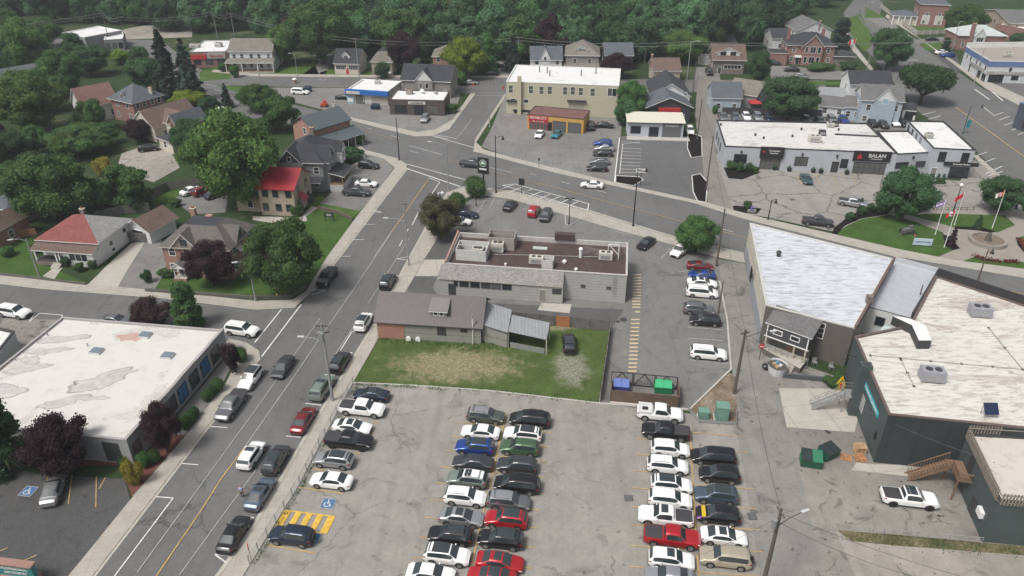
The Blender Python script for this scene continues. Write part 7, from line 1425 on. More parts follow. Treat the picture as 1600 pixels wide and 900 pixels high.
T('cone','purple',1485,386,1477,1491,350,'dark pointed conifer by the flagpoles','cone_tree'); T('cone','dark',1527,357,1520,1534,334,'dark pointed conifer on the lawn near the fountain','cone_tree',var=1)
for x,y in ((1400,333),(1460,330),(1440,331),(1480,331),(1500,331)): pass
# more garden trees filling the leafy blocks on the left
LBS =['garden tree behind the reddish brown roof at the upper left','low tree above the gravel yard at its left','light tree nearest the left edge above the slate roof','green tree below the far left red gable','tree at the far left edge behind the red walled house','green tree left of the small dark purple tree','low garden tree right of the slate roofed house at the left','pale tree on the left side of the gravel yard','dark tree just above the bungalow chimney','small tree between the bungalow garage and the fence','dark tree in the gap left of the road by the spruces','purple tree at the left edge above the slate roof','green tree at the left below the pale one','dark tree in front of the white store at the upper left','tree left of the white roofed store','tree in the far left corner beside the store','small dark tree left of the tall spruces']
for i,(x,y,w,h,cl) in enumerate([(105,150,34,60,'mid'),(150,205,26,40,'mid'),(75,175,30,55,'mid'),(20,180,26,46,'light'),(0,140,26,60,'mid'),(170,225,20,26,'mid'),(30,300,22,40,'mid'),(110,250,24,34,'light'),(150,320,18,34,'dark'),(215,330,14,18,'dark'),(330,180,16,24,'dark'),(0,240,24,40,'purple'),(60,240,22,36,'mid'),(120,95,20,36,'dark'),(75,75,26,40,'mid'),(20,75,26,50,'mid'),(222,110,16,30,'dark')]):
 T('round',cl,x,y,x -w,x +w,y -h *1.25,LBS[i % len(LBS)],var=i % 4,group='garden trees of the left block')
# ------------------------------------------------------------------ the wood along the top
random.seed(21)
def boundary(x):   # photo y of the near edge of the wood
 return pl(x,[(-200,50),(60,46),(130,36),(230,42),(300,56),(420,62),(470,84),(620,92),(760,98),(900,99),(1060,98),(1090,86),(1190,84),(1210,62),(1240,44),(1300,30),(1318,8),(1420,-12),(1500,-14),(1800,-16)])
near =[]; deep =[]
y0 =250.0
row =0
while y0 <560:
 step =9.5+row *.5; x =-300.0+random.uniform(0,10)
 while x <300:
  wx =x +random.uniform(-3,3); wy =y0 +random.uniform(-4,4); dpt =wy *math.cos(TH)+CAMH *math.sin(TH); px =800+F *wx /dpt; py =450+F *(-(wy *math.sin(TH))+CAMH *math.cos(TH))/dpt
  if -60<px <1660 and py <boundary(px)-2 and py >-62: (near if True else deep).append((wx,wy,py))
  x += step
 y0 += 9.0+row *1.3; row += 1
near.sort(key=lambda t: t[1]); deep =near[285:]; near =near[:285]
for wx,wy,py in near:
 cl =random.choices(['forest','dark','mid','purple','light'],[60,22,12,2,4])[0]; R =random.uniform(5.2,8.4); H =random.uniform(11,19)
 q_ =800+F *wx /(wy *math.cos(TH)+CAMH *math.sin(TH)); wh ='above the upper left stores' if q_ <300 else 'behind the long brown roof' if q_ <500 else 'behind the yellow green tree' if q_ <800 else 'behind the cream building' if q_ <1050 else 'behind the craftsman house' if q_ <1250 else 'at the top right'
 lb ={'forest': 'dense green','dark': 'dark green','mid': 'mid green','purple': 'dark purple','light': 'pale green'}[cl]+' tree ' +('at the edge of' if wy <290 else 'deep inside' if wy >340 else 'a little way into')+' the wood, ' +wh
 tree('forest',cl,0,0,R,H,lb,'forest_tree',group='trees of the wood along the top',var=random.choice([0,1,2]) if cl =='forest' else 0,at=(wx,wy))
if deep:
 rng =np.random.default_rng(5); V =[]; Fc =[]; off =0
 for wx,wy,py in deep:
  R =random.uniform(6,9); H =random.uniform(14,20)
  for k in range(7):
   c =np.array([wx +random.uniform(-.5,.5)*R,wy +random.uniform(-.5,.5)*R,H *random.uniform(.45,.8)]); rr =R *random.uniform(.4,.6); d =rng.normal(size=(150,3)); d[:,2]=np.abs(d[:,2])*.8+d[:,2]*.2; d /= np.linalg.norm(d,axis=1)[:,None]
   nn =d +rng.normal(size=d.shape)*.5; nn /= np.linalg.norm(nn,axis=1)[:,None]; vv =leaf_faces(c +d *rr *rng.uniform(.8,1.1,150)[:,None],nn,.9,rng); V.append(vv); Fc += [[off +4*i +j for j in range(4)] for i in range(150)]; off += len(vv)
   iv,jf =ico(1); V.append(c +iv *rr *.85); Fc += [[x +off for x in q] for q in jf]; off += len(iv)
 me =bpy.data.meshes.new('distant_wood'); me.from_pydata(np.concatenate(V).tolist(),[],Fc); me.materials.append(FG['forest']); o =bpy.data.objects.new('distant_wood',me); C.objects.link(o); tag(o,'distant green wood behind the nearer forest trees','wood',None,'stuff')
# air: a thin even haze over the whole place
hm =bpy.data.materials.new('haze'); hm.use_nodes =True; hn =hm.node_tree; hn.nodes.clear(); ho =hn.nodes.new('ShaderNodeOutputMaterial'); hv =hn.nodes.new('ShaderNodeVolumePrincipled'); hv.inputs['Color'].default_value =(.86,.92,1,1); hv.inputs['Density'].default_value =.00022; hn.links.new(hv.outputs[0],ho.inputs['Volume'])
hz =MB().prism([(-420,-30),(420,-30),(420,620),(-420,620)],-1.0,66,hm).build('haze'); hz['kind']='stuff'; hz['label']='thin pale haze in the air over the town'; hz['category']='haze'
# ------------------------------------------------------------------ poles and lamps
GALV =plain('grey_steel_pole',(.30,.31,.31),.5,.2);
def pole(kind,bx,by,tx,ty,label,cat,arms=(),m=None,group=None,r=.12,lean=True,xarm=(),trans=0):
 """pole from its foot to its top; arms: (side vector dx,dy in m, rise, type)"""
 b =P(bx,by); h =hgt(bx,by,tx,ty); t =thing(kind,label,cat,(b.x,b.y,0),group); m =m or GALV
 MB().tube((b.x,b.y,0),(b.x,b.y,h),r *1.2,m,r *.7,10).build('pole',t);
 if kind != 'utility_pole': MB().tube((b.x,b.y,0.1),(b.x,b.y,.5),r *1.9,m,r *1.4,10).build('base',t)
 for dx,dy,z,ty_ in arms:
  z =h +z; e =Vector((b.x +dx,b.y +dy,z +.35)); n_ =Vector((dx,dy,0)).normalized()
  a =MB(); mid =Vector((b.x +dx *.5,b.y +dy *.5,z +.3)); a.tube((b.x,b.y,z -.2),mid,.05,m); a.tube(mid,e,.045,m); arm =a.build('arm',t)
  if ty_ =='cobra': l =MB(); l.hull([e -n_ *.1+Vector((-n_.y,n_.x,0))*k +Vector((0,0,z_)) for k,z_ in ((-.16,-.08),(.16,-.08),(.16,.08),(-.16,.08))],[e +n_ *.75+Vector((-n_.y,n_.x,0))*k +Vector((0,0,z_)) for k,z_ in ((-.1,-.05),(.1,-.05),(.1,.05),(-.1,.05))],plain('lamp_housing',(.52,.53,.53),.4)); l.build('lamp_head',arm)
  elif ty_ =='bell': l =MB(); l.tube(e,e -Vector((0,0,.35)),.1,BLACK,.14); l.tube(e -Vector((0,0,.35)),e -Vector((0,0,.75)),.16,BLACK,.36,12); l.build('lamp_head',arm)
  elif ty_ =='box': l =MB(); l.box((e.x,e.y,e.z -.1),(.8,.45,.14),BLACK); l.build('lamp_head',arm)
 for z,w,ax in xarm:
  ca,sa =math.cos(R_(ax)),math.sin(R_(ax)); x =MB(); x.beam((b.x -ca *w /2,b.y -sa *w /2,h -z),(b.x +ca *w /2,b.y +sa *w /2,h -z),.12,.14,WOODP); c =x.build('cross_arm',t)
  for k in (-.45,-.2,.2,.45): MB().tube((b.x +ca *w *k,b.y +sa *w *k,h -z),(b.x +ca *w *k,b.y +sa *w *k,h -z +.3),.06,plain('insulator',(.3,.28,.26),.3),n=6).build('insulator',c)
 for i in range(trans):
  a =R_(200+i *70); MB().tube((b.x +math.cos(a)*.42,b.y +math.sin(a)*.42,h -2.2),(b.x +math.cos(a)*.42,b.y +math.sin(a)*.42,h -1.2),.26,plain('transformer_grey',(.22,.23,.23),.5),n=10).build('transformer',t)
 t['_top']=[b.x,b.y,h]; return t
n8 =(math.sin(R_(9)),math.cos(R_(9)))
UP1 =pole('utility_pole',520,627,500,505,'grey utility pole with a street light arm beside the pavement of the big lot','utility pole',[(-2.6,.4,-2.6,'cobra')],group='utility poles',r=.17,xarm=((.4,1.6,0),(1.5,1.6,30)),trans=2)
UP2 =pole('street_lamp',639,416,631,317,'tall grey street light with an arm left of the restaurant','street lamp',[(-3.0,.3,-3.2,'cobra')],group='street lamps',xarm=((.2,1.0,0),))
pole('street_lamp',701,300,695,220,'grey traffic pole with a long arm at the street corner','street lamp',[(-3.2,1.0,-.9,'cobra')],group='street lamps')
pole('street_lamp',624,251,616,184,'dark lamp pole at the pavement corner by the grey victorian house','street lamp',m=BLACK,group='street lamps')
L3 =pole('street_lamp',989,354,995,262,'black curved street lamp on the main road pavement right of the restaurant','street lamp',[(1.6,.3,-.5,'bell')],BLACK,'street lamps')
pole('street_lamp',775,302,774,212,'black curved street lamp beside the clipped round bush','street lamp',[(1.5,.2,-.5,'bell')],BLACK,'street lamps')
pole('lot_lamp',889,351,889,311,'short black twin lamp in the island behind the restaurant','lamp post',[(.5,0,-.2,'box'),(-.5,0,-.2,'box')],BLACK,r=.09)
pole('lot_lamp',744,322,743,298,'short black lamp post by the clipped bushes','lamp post',[(.4,0,-.2,'box')],BLACK,r=.08)
WP1 =pole('utility_pole',1119,416,1129,326,'brown wooden pole beside the round green tree','utility pole',m=WOODP,group='utility poles',r=.17)
pole('utility_pole',1122,490,1128,440,'dark wooden pole between the parked cars at the lane edge','utility pole',m=WOODP,group='utility poles',r=.12)
UP4 =pole('utility_pole',1147,615,1161,515,'dark utility pole with a lamp arm beside the lane','utility pole',[(3.4,.6,-1.0,'cobra')],WOODP,'utility poles',.2,xarm=((.5,1.4,20),))
UP5 =pole('utility_pole',1190,922,1224,795,'dark utility pole at the bottom edge right of the big lot','utility pole',[(2.6,1.2,-2.0,'cobra')],WOODP,'utility poles',.2,xarm=((.4,1.4,100),),trans=1)
AP1 =pole('utility_pole',1103,298,1113,212,'wooden pole in the planting island of the pharmacy lot','utility pole',m=WOODP,group='utility poles',r=.14)
AP2 =pole('utility_pole',1089,218,1097,155,'wooden pole in the alley beside the pharmacy','utility pole',m=WOODP,group='utility poles',r=.14)
AP3 =pole('utility_pole',1082,148,1089,95,'dark pole at the top of the alley','utility pole',m=WOODP,group='utility poles',r=.14)
AP4 =pole('utility_pole',1073,126,1080,64,'grey pole with a lamp at the far end of the alley','utility pole',[(1.8,-.4,-.3,'cobra')],GALV,'utility poles',.14)
pole('street_lamp',765,199,763,125,'grey lamp pole beside the cross street','street lamp',group='street lamps')
C1 =pole('utility_pole',561,121,555,60,'grey utility pole in front of the dormer cottage','utility pole',group='utility poles',xarm=((.3,2,0),))
pole('street_lamp',465,119,456,84,'grey street lamp right of the long white house','street lamp',[(-1.2,0,-.2,'cobra')],group='street lamps',r=.1)
pole('street_lamp',408,134,404,98,'grey street lamp in front of the long white house','street lamp',[(1.2,0,-.2,'cobra')],group='street lamps',r=.1)
C2 =pole('utility_pole',810,104,808,58,'utility pole behind the left end of the cream building','utility pole',group='utility poles',xarm=((.3,3,0),(1.4,3,0)))
C0 =pole('utility_pole',367,60,361,20,'right of two thin utility poles above the long brown roof','utility pole',group='utility poles',xarm=((.3,2.4,0),)); Cm =pole('utility_pole',340,60,332,18,'left of two thin utility poles above the takeaway shop','utility pole',group='utility poles',xarm=((.3,2.4,0),))
Ca =pole('utility_pole',199,76,189,26,'utility pole at the road far off at the upper left','utility pole',m=WOODP,group='utility poles',xarm=((.3,2.4,0),)); Cb =pole('utility_pole',173,74,161,20,'utility pole right of the white roofed store at the upper left','utility pole',m=WOODP,group='utility poles',xarm=((.3,2.4,0),))
pole('utility_pole',1006,112,1006,72,'pole behind the brown roof bungalow','utility pole',m=WOODP,group='utility poles',r=.12)
pole('street_lamp',62,434,41,373,'white cobra head street lamp in front of the bungalow','street lamp',[(-1.8,-.6,-.2,'cobra')],group='street lamps'); pole('street_lamp',400,471,391,409,'white cobra head street lamp between the purple and the green tree','street lamp',[(-1.6,-.4,-.2,'cobra')],group='street lamps')
D1 =pole('utility_pole',1354,110,1362,66,'grey utility pole beside the dark tree at the avenue','utility pole',group='utility poles',xarm=((.3,1.6,0),)); pole('street_lamp',1391,111,1400,74,'lamp pole right of the dark tree at the avenue','street lamp',group='street lamps',r=.1); pole('street_lamp',1520,136,1534,76,'grey pole in front of the blue and white store','street lamp',[(-1.6,.4,-.2,'cobra')],group='street lamps')
pole('street_lamp',1487,78,1497,35,'white headed lamp beside the brick office','street lamp',[(.6,.2,-.1,'cobra')],group='street lamps'); pole('street_lamp',1435,162,1450,117,'lamp pole under the vase shaped tree','street lamp',group='street lamps',r=.09); pole('street_lamp',1352,25,1351,4,'curved lamp at the far end of the grass wedge','street lamp',[(1.5,0,-.1,'cobra')],group='street lamps')
GRN =plain('dark_green_pole',(.05,.11,.10),.5)
t =pole('street_lamp',1504,209,1519,165,'dark green street lamp with a teal banner beside the avenue','street lamp',[(3.2,.6,-.3,'bell')],GRN,'street lamps'); b =P(1504,209); MB().box((b.x +.8,b.y,1.6),(.9,.1,1.9),plain('teal_banner',(.02,.22,.24),.6),0).build('banner',t)
pole('street_lamp',1587,327,1606,250,'dark lamp pole at the right edge beside the park','street lamp',m=BLACK,group='street lamps'); pole('street_lamp',1527,440,1549,390,'dark lamp in front of the park on the near side of the main road','street lamp',[(.9,.2,-.4,'bell')],plain('brown_pole',(.12,.09,.07),.6),'street lamps'); pole('street_lamp',1200,344,1210,312,'black lamp at the pavement of the plaza lot','street lamp',[(.9,.1,-.3,'bell')],BLACK,'street lamps',r=.1); pole('street_lamp',1337,345,1344,310,'black lamp behind the dark shrubs left of the park','street lamp',[(.4,.1,-.3,'bell')],BLACK,'street lamps',r=.1)
t =pole('globe_lamp',1489,332,1497,292,'black park lamp with a white globe','lamp post',m=BLACK,r=.1); b =t['_top']; bm =bmesh.new(); bmesh.ops.create_icosphere(bm,subdivisions=2,radius=.38,matrix=Matrix.Translation((0,0,b[2]+.35))); me =bpy.data.meshes.new('globe'); bm.to_mesh(me); bm.free(); me.materials.append(WHITE); [setattr(p,'use_smooth',True) for p in me.polygons]; o =bpy.data.objects.new('globe',me); C.objects.link(o); o.parent =t
for x,y,l in ((1126,196,'small dark vent at the left rear corner of the plaza roof'),(1180,212,'dark vent left of the middle on the plaza roof'),(1193,217,'low dark vent beside the first plaza sign'),(1252,203,'small dark vent at the rear middle of the plaza roof'),(1238,214,'small black vent in the centre of the plaza roof'),(1310,204,'small vent beside the rear rooftop units of the plaza'),(1150,190,'thin vent near the rear edge of the plaza roof')): vent(x,y,4.8,.35,.2,l,BLACK)
for x,y,l in ((24,563,'small vent pipe at the left edge of the office roof'),(75,525,'thin vent pipe near the back left of the office roof'),(137,541,'thin vent pipe left of the middle skylight on the office roof'),(117,601,'short vent pipe in the centre of the office roof')): vent(x,y,3.5,.4,.08,l,GREYM)
# flags
def flag(bx,by,tx,ty,label,flabel,cols,maple=False,droop=.5):
 t =pole('flagpole',bx,by,tx,ty,label,'flagpole',m=WHITE,r=.06,group='park flagpoles'); x,y,h =t['_top']; w,hh =1.5,.9; n =12
 root =thing('flag',flabel,'flag',(x,y,h -1.4)); g =[[Vector((x -w *i /n *.9,y +.14*math.sin(i *1.1),h -.25-j *hh /6-droop *(i /n) ** 1.3)) for i in range(n +1)] for j in range(7)]
 names ={}
 for j in range(6):
  for i in range(n):
   c =cols(i /n,j /6); names.setdefault(c,MB()).face([g[j][i],g[j +1][i],g[j +1][i +1],g[j][i +1]],c)
 for c,mb in names.items(): mb.build('cloth_panel',root)
 if maple:
  k =[(0,1),(.15,.62),(.38,.7),(.3,.35),(.62,.5),(.78,.22),(.5,-.1),(.55,-.25),(.1,-.3),(.05,-.7),(-.05,-.7),(-.1,-.3),(-.55,-.25),(-.5,-.1),(-.78,.22),(-.62,.5),(-.3,.35),(-.38,.7),(-.15,.62)]
  c =Vector((x -w *.45,y -.22,h -.25-hh /2-droop *.4)); MB().face([c +Vector((a *.27,0,b *.32)) for a,b in k],REDP).build('maple_leaf',root)
 return t
FR_ =plain('flag_red',(.50,.02,.03),.8,0,0); FW =plain('flag_white',(.7,.7,.7),.8,0,0); FP =plain('flag_purple',(.25,.12,.45),.8,0,0); FO =plain('flag_orange',(.6,.25,.05),.8,0,0); FK =plain('flag_pink',(.6,.3,.35),.8,0,0)
flag(1475,387,1498,327,'white flagpole nearest the pavement in the park','red and white maple leaf flag on the nearest park flagpole',lambda u,v: FR_ if (u <.25 or u >.74) else FW,True)
flag(1461,367,1477,312,'white flagpole on the lawn left of the others','purple and white flag on the left park flagpole',lambda u,v: FP if int(v *3) != 1 else FW); flag(1491,352,1509,300,'white flagpole behind the pointed conifer','red hanging flag near the globe lamp',lambda u,v: FR_,droop=.9); flag(1550,357,1570,297,'white flagpole right of the fountain path','orange, pink and white flag beside the right park tree',lambda u,v: (FO,FK,FW)[min(2,int(u *3))])
b =P(1323,95); t =pole('flagpole',1331,92,1336,60,'flagpole beside the conifer at the brick house','flagpole',m=WHITE,r=.06)
x,y,h =t['_top']; rt =thing('flag','red and white flag in front of the far conifer beside the road','flag',(x,y,h)); mb =MB(); [mb.face([(x -2.2*i /3,y,h -.3*i),(x -2.2*(i +1)/3,y,h -.3*(i +1)),(x -2.2*(i +1)/3,y,h -1.5-.3*(i +1)),(x -2.2*i /3,y,h -1.5-.3*i)],FW if i ==1 else FR_) for i in range(3)]; mb.build('cloth',rt)
# wires (a sagging span each)
WIREG =plain('weathered_cable',(.16,.17,.17),.6,0,0)
def wire(a,b,sag,label,r=.022,group='overhead wires'):
 a,b =Vector(a),Vector(b); mb =MB(); n =14; pts =[a.lerp(b,i /n)-Vector((0,0,sag *4*(i /n)*(1-i /n))) for i in range(n +1)]
 for p,q in zip(pts,pts[1:]): mb.tube(p,q,r,BLACK if r <.05 else WIREG,n=4)
 o =mb.build('overhead_wire',origin=a); tag(o,label,'wire',group)
def top(t,z=0,dx=0): x =t['_top']; return (x[0]+dx,x[1],x[2]-z)
SP =[(Cb,Ca,'between the two poles by the upper left stores'),(Ca,Cm,'from the upper left road to the takeaway shop pole'),(Cm,C0,'between the two thin poles above the takeaway shop'),(C0,C1,'from the long brown roof to the dormer cottage pole'),(C1,C2,'from the dormer cottage pole to the cream building pole'),(C2,AP4,'behind the cream building'),(AP4,None,'running right from the far alley pole'),(Cb,None,'running off the upper left corner')]
for z,u in ((.1,'upper'),(1.0,'lower')):
 for a,b,l in SP: wire(top(a,z),top(b,z) if b else ((150,240,12) if a is AP4 else (-190,250,12)),1.3,u +' overhead wire ' +l,.055)
for z,u in ((.1,'upper'),(.9,'lower')):
 for a,b,l in ((AP4,AP3,'at the top of the alley'),(AP3,AP2,'halfway down the alley'),(AP2,AP1,'at the pharmacy end of the alley')): wire(top(a,z),top(b,z),.6,u +' overhead wire ' +l,.02)
wire(top(AP1,0),top(WP1,0),.9,'overhead wire from the pharmacy lot pole across the main road',.02)
wire(top(WP1,.3),top(UP4,.3),1.0,'overhead wire above the lane from the wooden pole to the lamp pole',.02); wire(top(UP4,.3),top(UP5,.3),1.2,'overhead wire above the lane between the two dark utility poles',.02)
e =P(1597,900,9); wire(top(UP5,.5),(e.x +6,e.y -3,8.5),1.2,'overhead wire sloping down to the right from the bottom utility pole',.022); e =P(1510,905,9); wire(top(UP5,1.6),(e.x,e.y,8.0),1.0,'lower overhead wire sloping right from the bottom utility pole',.022); e =P(1525,710,6.5); wire(top(UP4,1.0),(e.x,e.y,6.3),1.5,'service wire crossing the yard to the terrace building',.018); e =P(1330,580,6); wire(top(UP4,.6),(e.x,e.y,6),.8,'service wire from the lane pole to the dark green hall',.018)
e =P(1095,905,.3); wire(top(UP5,1.0),P(1098,866,3.0),.2,'wire running left from the bottom utility pole over the beige suv',.018)
# ------------------------------------------------------------------ signs
def post_sign(name,label,bx,by,z,w,h,ax,face,txt=None,size=.3,tm=None,posts=1,m=None,thick=.12,cat='sign',r=.07):
 b =P(bx,by); t =thing(name,label,cat,(b.x,b.y,0)); co,si =math.cos(R_(ax)),math.sin(R_(ax)); m =m or BLACK
 for k in ([0] if posts ==1 else [-.42,.42]): MB().tube((b.x +co *w *k,b.y +si *w *k,0),(b.x +co *w *k,b.y +si *w *k,z +h *.2),r,m).build('post',t)
 MB().box((b.x,b.y,z),(w,thick,h),face,R_(ax)).build('panel',t)
 if txt: text_mesh(txt,size,tm or PW,parent=t,loc=(b.x +si *(thick /2+.02),b.y -co *(thick /2+.02),z +h /2),rot=(R_(90),0,R_(ax)),bold=.008)
 return t,b
t,b =post_sign('pylon_sign','tall black pylon sign with a white and green round emblem above the clipped bush',756,304,4.6,2.3,3.4,-20,BLACK,None,r=.16,thick=.4)
co,si =math.cos(R_(-20)),math.sin(R_(-20)); cx =Vector((b.x +si *.22,b.y -co *.22,6.9)); ex =Vector((co,si,0)); ez =Vector((0,0,1)); en =Vector((si,-co,0))
MB().face([cx +ex *.75*math.cos(a)+ez *.75*math.sin(a) for a in [6.283*i /24 for i in range(24)]],PW).build('emblem_ring',t); MB().face([cx +en *.01+ex *.66*math.cos(a)+ez *.66*math.sin(a) for a in [6.283*i /24 for i in range(24)]],plain('emblem_green',(.01,.12,.05),.5,0,0)).build('emblem',t)
k =[(-.34,-.35),(-.42,.1),(-.2,.34),(0,.5),(.2,.34),(.42,.1),(.34,-.35),(.18,-.1),(0,-.25),(-.18,-.1)]; MB().face([cx +en *.02+ex *x +ez *y for x,y in k],PW).build('emblem_figure',t); MB().face([cx +en *.022+ex *x +ez *(y -1.25) for x,y in ((-.8,-.18),(.8,-.18),(.8,.18),(-.8,.18))],PW).build('lettering_strip',t)
t,b =post_sign('street_sign','small black sign on a post beside the hatched road markings',815,303,1.9,1.2,1.5,-20,BLACK,None)
t,b =post_sign('lawn_sign','dark two post sign on the lawn of the red roofed house',515,346,.9,2.0,1.0,-9,plain('dark_green_sign',(.03,.05,.04)),None,posts=2); MB().face([(b.x +x *.99,b.y -.09-x *.156,1.4+z) for x,z in ((-.45,-.2),(.45,-.2),(.45,.2),(-.45,.2))],PWF).build('sign_lettering',t)
t,b =post_sign('banner_sign','white and blue banner sign lying on the park lawn',1440,385,.25,3.2,1.3,-8,plain('pale_blue_sign',(.50,.60,.70)),'SUMMER IN THE PARK',.26,plain('sign_blue',(.03,.10,.30)),posts=2)
t =thing('shop_sign','teal sign on a red brick base with a red top at the bottom left corner','sign',tuple(P(36,905))); b =P(36,908); MB().box((b.x,b.y,0),(3.6,1.1,1.0),BRKP,R_(-8)).build('base',t); MB().box((b.x,b.y,1.0),(3.6,.5,1.5),plain('sign_teal',(.03,.22,.22),.5,0,.05),R_(-8)).build('panel',t); MB().box((b.x,b.y,2.5),(3.9,.8,.16),BRKP,R_(-8)).build('cap',t)
for i,s in enumerate(('PROFESSIONAL','OPTOMETRY')): text_mesh(s,.42,PW,parent=t,loc=(b.x -.05,b.y -.30,2.05-i *.55),rot=(R_(90),0,R_(-8)),bold=.01)
b =P(394,880); t =thing('stop_sign','red stop sign on a post at the lower left end of the fence','road sign',(b.x,b.y,0)); MB().tube((b.x,b.y,0),(b.x,b.y,2.8),.04,GALV).build('post',t); d8 =R_(118); ex =Vector((math.cos(d8),math.sin(d8),0)); en =Vector((-ex.y,ex.x,0));
oc =[(.42*math.cos(R_(22.5+45*i)),.42*math.sin(R_(22.5+45*i))) for i in range(8)]; MB().hull([Vector((b.x,b.y,2.5))+ex *x +Vector((0,0,y))+en *.03 for x,y in oc],[Vector((b.x,b.y,2.5))+ex *x +Vector((0,0,y))+en *.07 for x,y in oc],FR_).build('octagon_plate',t); c_ =Vector((b.x,b.y,2.5))+en *.09; text_mesh('STOP',.3,PW,parent=t,loc=c_,rot=(R_(90),0,math.atan2(ex.y,ex.x)+math.pi),bold=.01)
b =P(1186,562); t =thing('no_entry_sign','round red no entry sign on a post beside the alley wall','road sign',(b.x,b.y,0)); MB().tube((b.x,b.y,0),(b.x,b.y,2.6),.05,BLACK).build('post',t); MB().tube((b.x,b.y -.06,2.3),(b.x,b.y -.10,2.3),.42,FR_,n=20).build('disc',t); MB().box((b.x,b.y -.12,2.22),(.6,.02,.16),PW).build('white_bar',t)
for x,y,l in ((842,262,'dark parking sign at the edge of the motor lot'),(1006,262,'')):
 if l: b =P(x,y); t =thing('street_sign',l,'sign',(b.x,b.y,0)); MB().tube((b.x,b.y,0),(b.x,b.y,2.2),.05,BLACK).build('post',t); MB().box((b.x,b.y,1.7),(.4,.05,.6),CHAR).build('plate',t)
t,b =post_sign('road_sign','white sign board beside the curved street lamp',1000,292,3.2,2.2,.9,-8,PW,'Parking',.4,BLACK)
for x,y,l in ((740,145,'red and white striped crossing post at the cross street'),(786,150,'red and white striped crossing post near the cream building')): b =P(x,y); t =thing('crossing_post',l,'post',(b.x,b.y,0)); MB().tube((b.x,b.y,0),(b.x,b.y,2.6),.07,GALV).build('post',t); MB().box((b.x,b.y,1.9),(.6,.1,.8),REDP).build('plate',t)
# ------------------------------------------------------------------ fences
def fence(name,label,pts,h,m,step=2.4,kind='board',pm=None,cat='fence',r=.05):
 q =[P(*p) for p in pts]; t =thing(name,label,cat,tuple(q[0])); posts =MB()
 n =0
 for a,b in zip(q,q[1:]):
  L =(b -a).length; k =max(1,round(L /step)); d =(b -a)/k
  for i in range(k +(1 if b is q[-1] else 0)):
   c =a +d *i; n += 1
   if n <100: MB().tube(c,c +Vector((0,0,h +.08)),r,pm or m,n=6).build('post',t)
 if kind =='board':
  mb =MB()
  for a,b in zip(q,q[1:]): mb.beam(a +Vector((0,0,h /2+.05)),b +Vector((0,0,h /2+.05)),.05,h -.1,m)
  mb.build('boards',t)
 elif kind =='rail':
  for z in (h,h *.5):
   mb =MB()
   for a,b in zip(q,q[1:]): mb.tube(a +Vector((0,0,z)),b +Vector((0,0,z)),.03,m,n=6)
   mb.build('rail',t)
 elif kind =='mesh':
  mb =MB()
  for a,b in zip(q,q[1:]): mb.tube(a +Vector((0,0,h)),b +Vector((0,0,h)),.025,m,n=5); mb.tube(a +Vector((0,0,.08)),b +Vector((0,0,.08)),.015,m,n=5)
  mb.build('rail',t); mb =MB()
  for a,b in zip(q,q[1:]):
   L =(b -a).length; k =int(L /.22)
   for i in range(k):
    for s in (1,-1):
     c0 =a.lerp(b,i /k); c1 =a.lerp(b,max(0,min(1,(i +s *5)/k))); mb.tube(c0 +Vector((0,0,.08)),c1 +Vector((0,0,h)),.007,m,n=3)
  mb.build('chain_link',t)
 return t
FENCEB =siding('old_grey_fence_boards',(.13,.125,.12),.16,True,.3)
fence('chain_link_fence','grey chain link fence between the pavement and the big lot',[(390,882),(404,862),(469,757),(508,681),(552,602)],1.25,GALV,2.1,'mesh')
fence('wooden_fence','old grey board fence behind the vacant lot',[(800,504),(866,510)],1.9,FENCEB,2.4,'board',CHAR); fence('wooden_fence','short new orange brown section of the board fence',[(868,510),(890,512)],1.9,siding('new_orange_boards',(.36,.15,.06),.16,True,.15),2.2,'board',CHAR); fence('wooden_fence','grey board fence right of the orange brown section',[(892,512),(952,518)],1.9,FENCEB,2.4,'board',CHAR)
fence('wooden_fence','board fence with a pale top running down the right side of the vacant lot',[(953,518),(946,570),(937,629)],1.5,siding('brown_grey_boards',(.20,.18,.155),.16,True,.2),2.4,'board',KERB)
fence('wooden_fence','old board fence along the gravel yard behind the garage',[(235,312),(262,298),(345,288)],1.9,FENCEB,2.4); fence('wooden_fence','board fence behind the bungalow',[(150,345),(195,335),(235,330)],1.9,FENCEB,2.4); fence('wooden_fence','orange brown fence at the far left beside the lawn',[(-20,382),(10,374),(58,368)],1.5,siding('orange_brown_boards',(.26,.13,.06),.16,True,.2),2.4)
fence('wooden_gate_fence','grey board gate closing the drive beside the bungalow',[(203,378),(238,380)],1.9,FENCEB,2.4,cat='gate'); fence('dark_fence','dark board fence beside the grey victorian house',[(470,320),(490,318)],2.2,siding('charcoal_boards',(.05,.05,.055),.16,True),2.0); fence('hedge_fence','dark board fence behind the cars at the plaza',[(1128,178),(1200,180),(1330,183)],1.8,siding('charcoal_boards',(0,0,0)),2.4)
fence('guard_rail','low dark rail fence at the edge of the gravel on the right',[(1379,838),(1532,852)],1.1,GALV,3.0,'rail',r=.04); fence('park_rail','low black fence along the dark bed at the back of the park',[(1462,330),(1500,329),(1520,330)],.7,BLACK,1.2,'rail'); fence('curved_guardrail','long curved guardrail round the grass wedge at the top right',[(1343,14),(1341,28),(1350,40),(1368,53)],1.0,GALV,4,'board')
MPF =plain('pale_stone_fence',(.36,.34,.30),.8)
t =fence('pillared_fence','pale pillared stone fence round the mansion garden',[(1376,12),(1398,30),(1432,55),(1475,53)],1.6,MPF,3.2,'board',MPF,r=.32)
t =fence('porch_handrail','white handrail beside the steps of the orange brick house',[(548,236),(560,240),(570,250)],1.0,WHITE,1.0,'rail',r=.05)
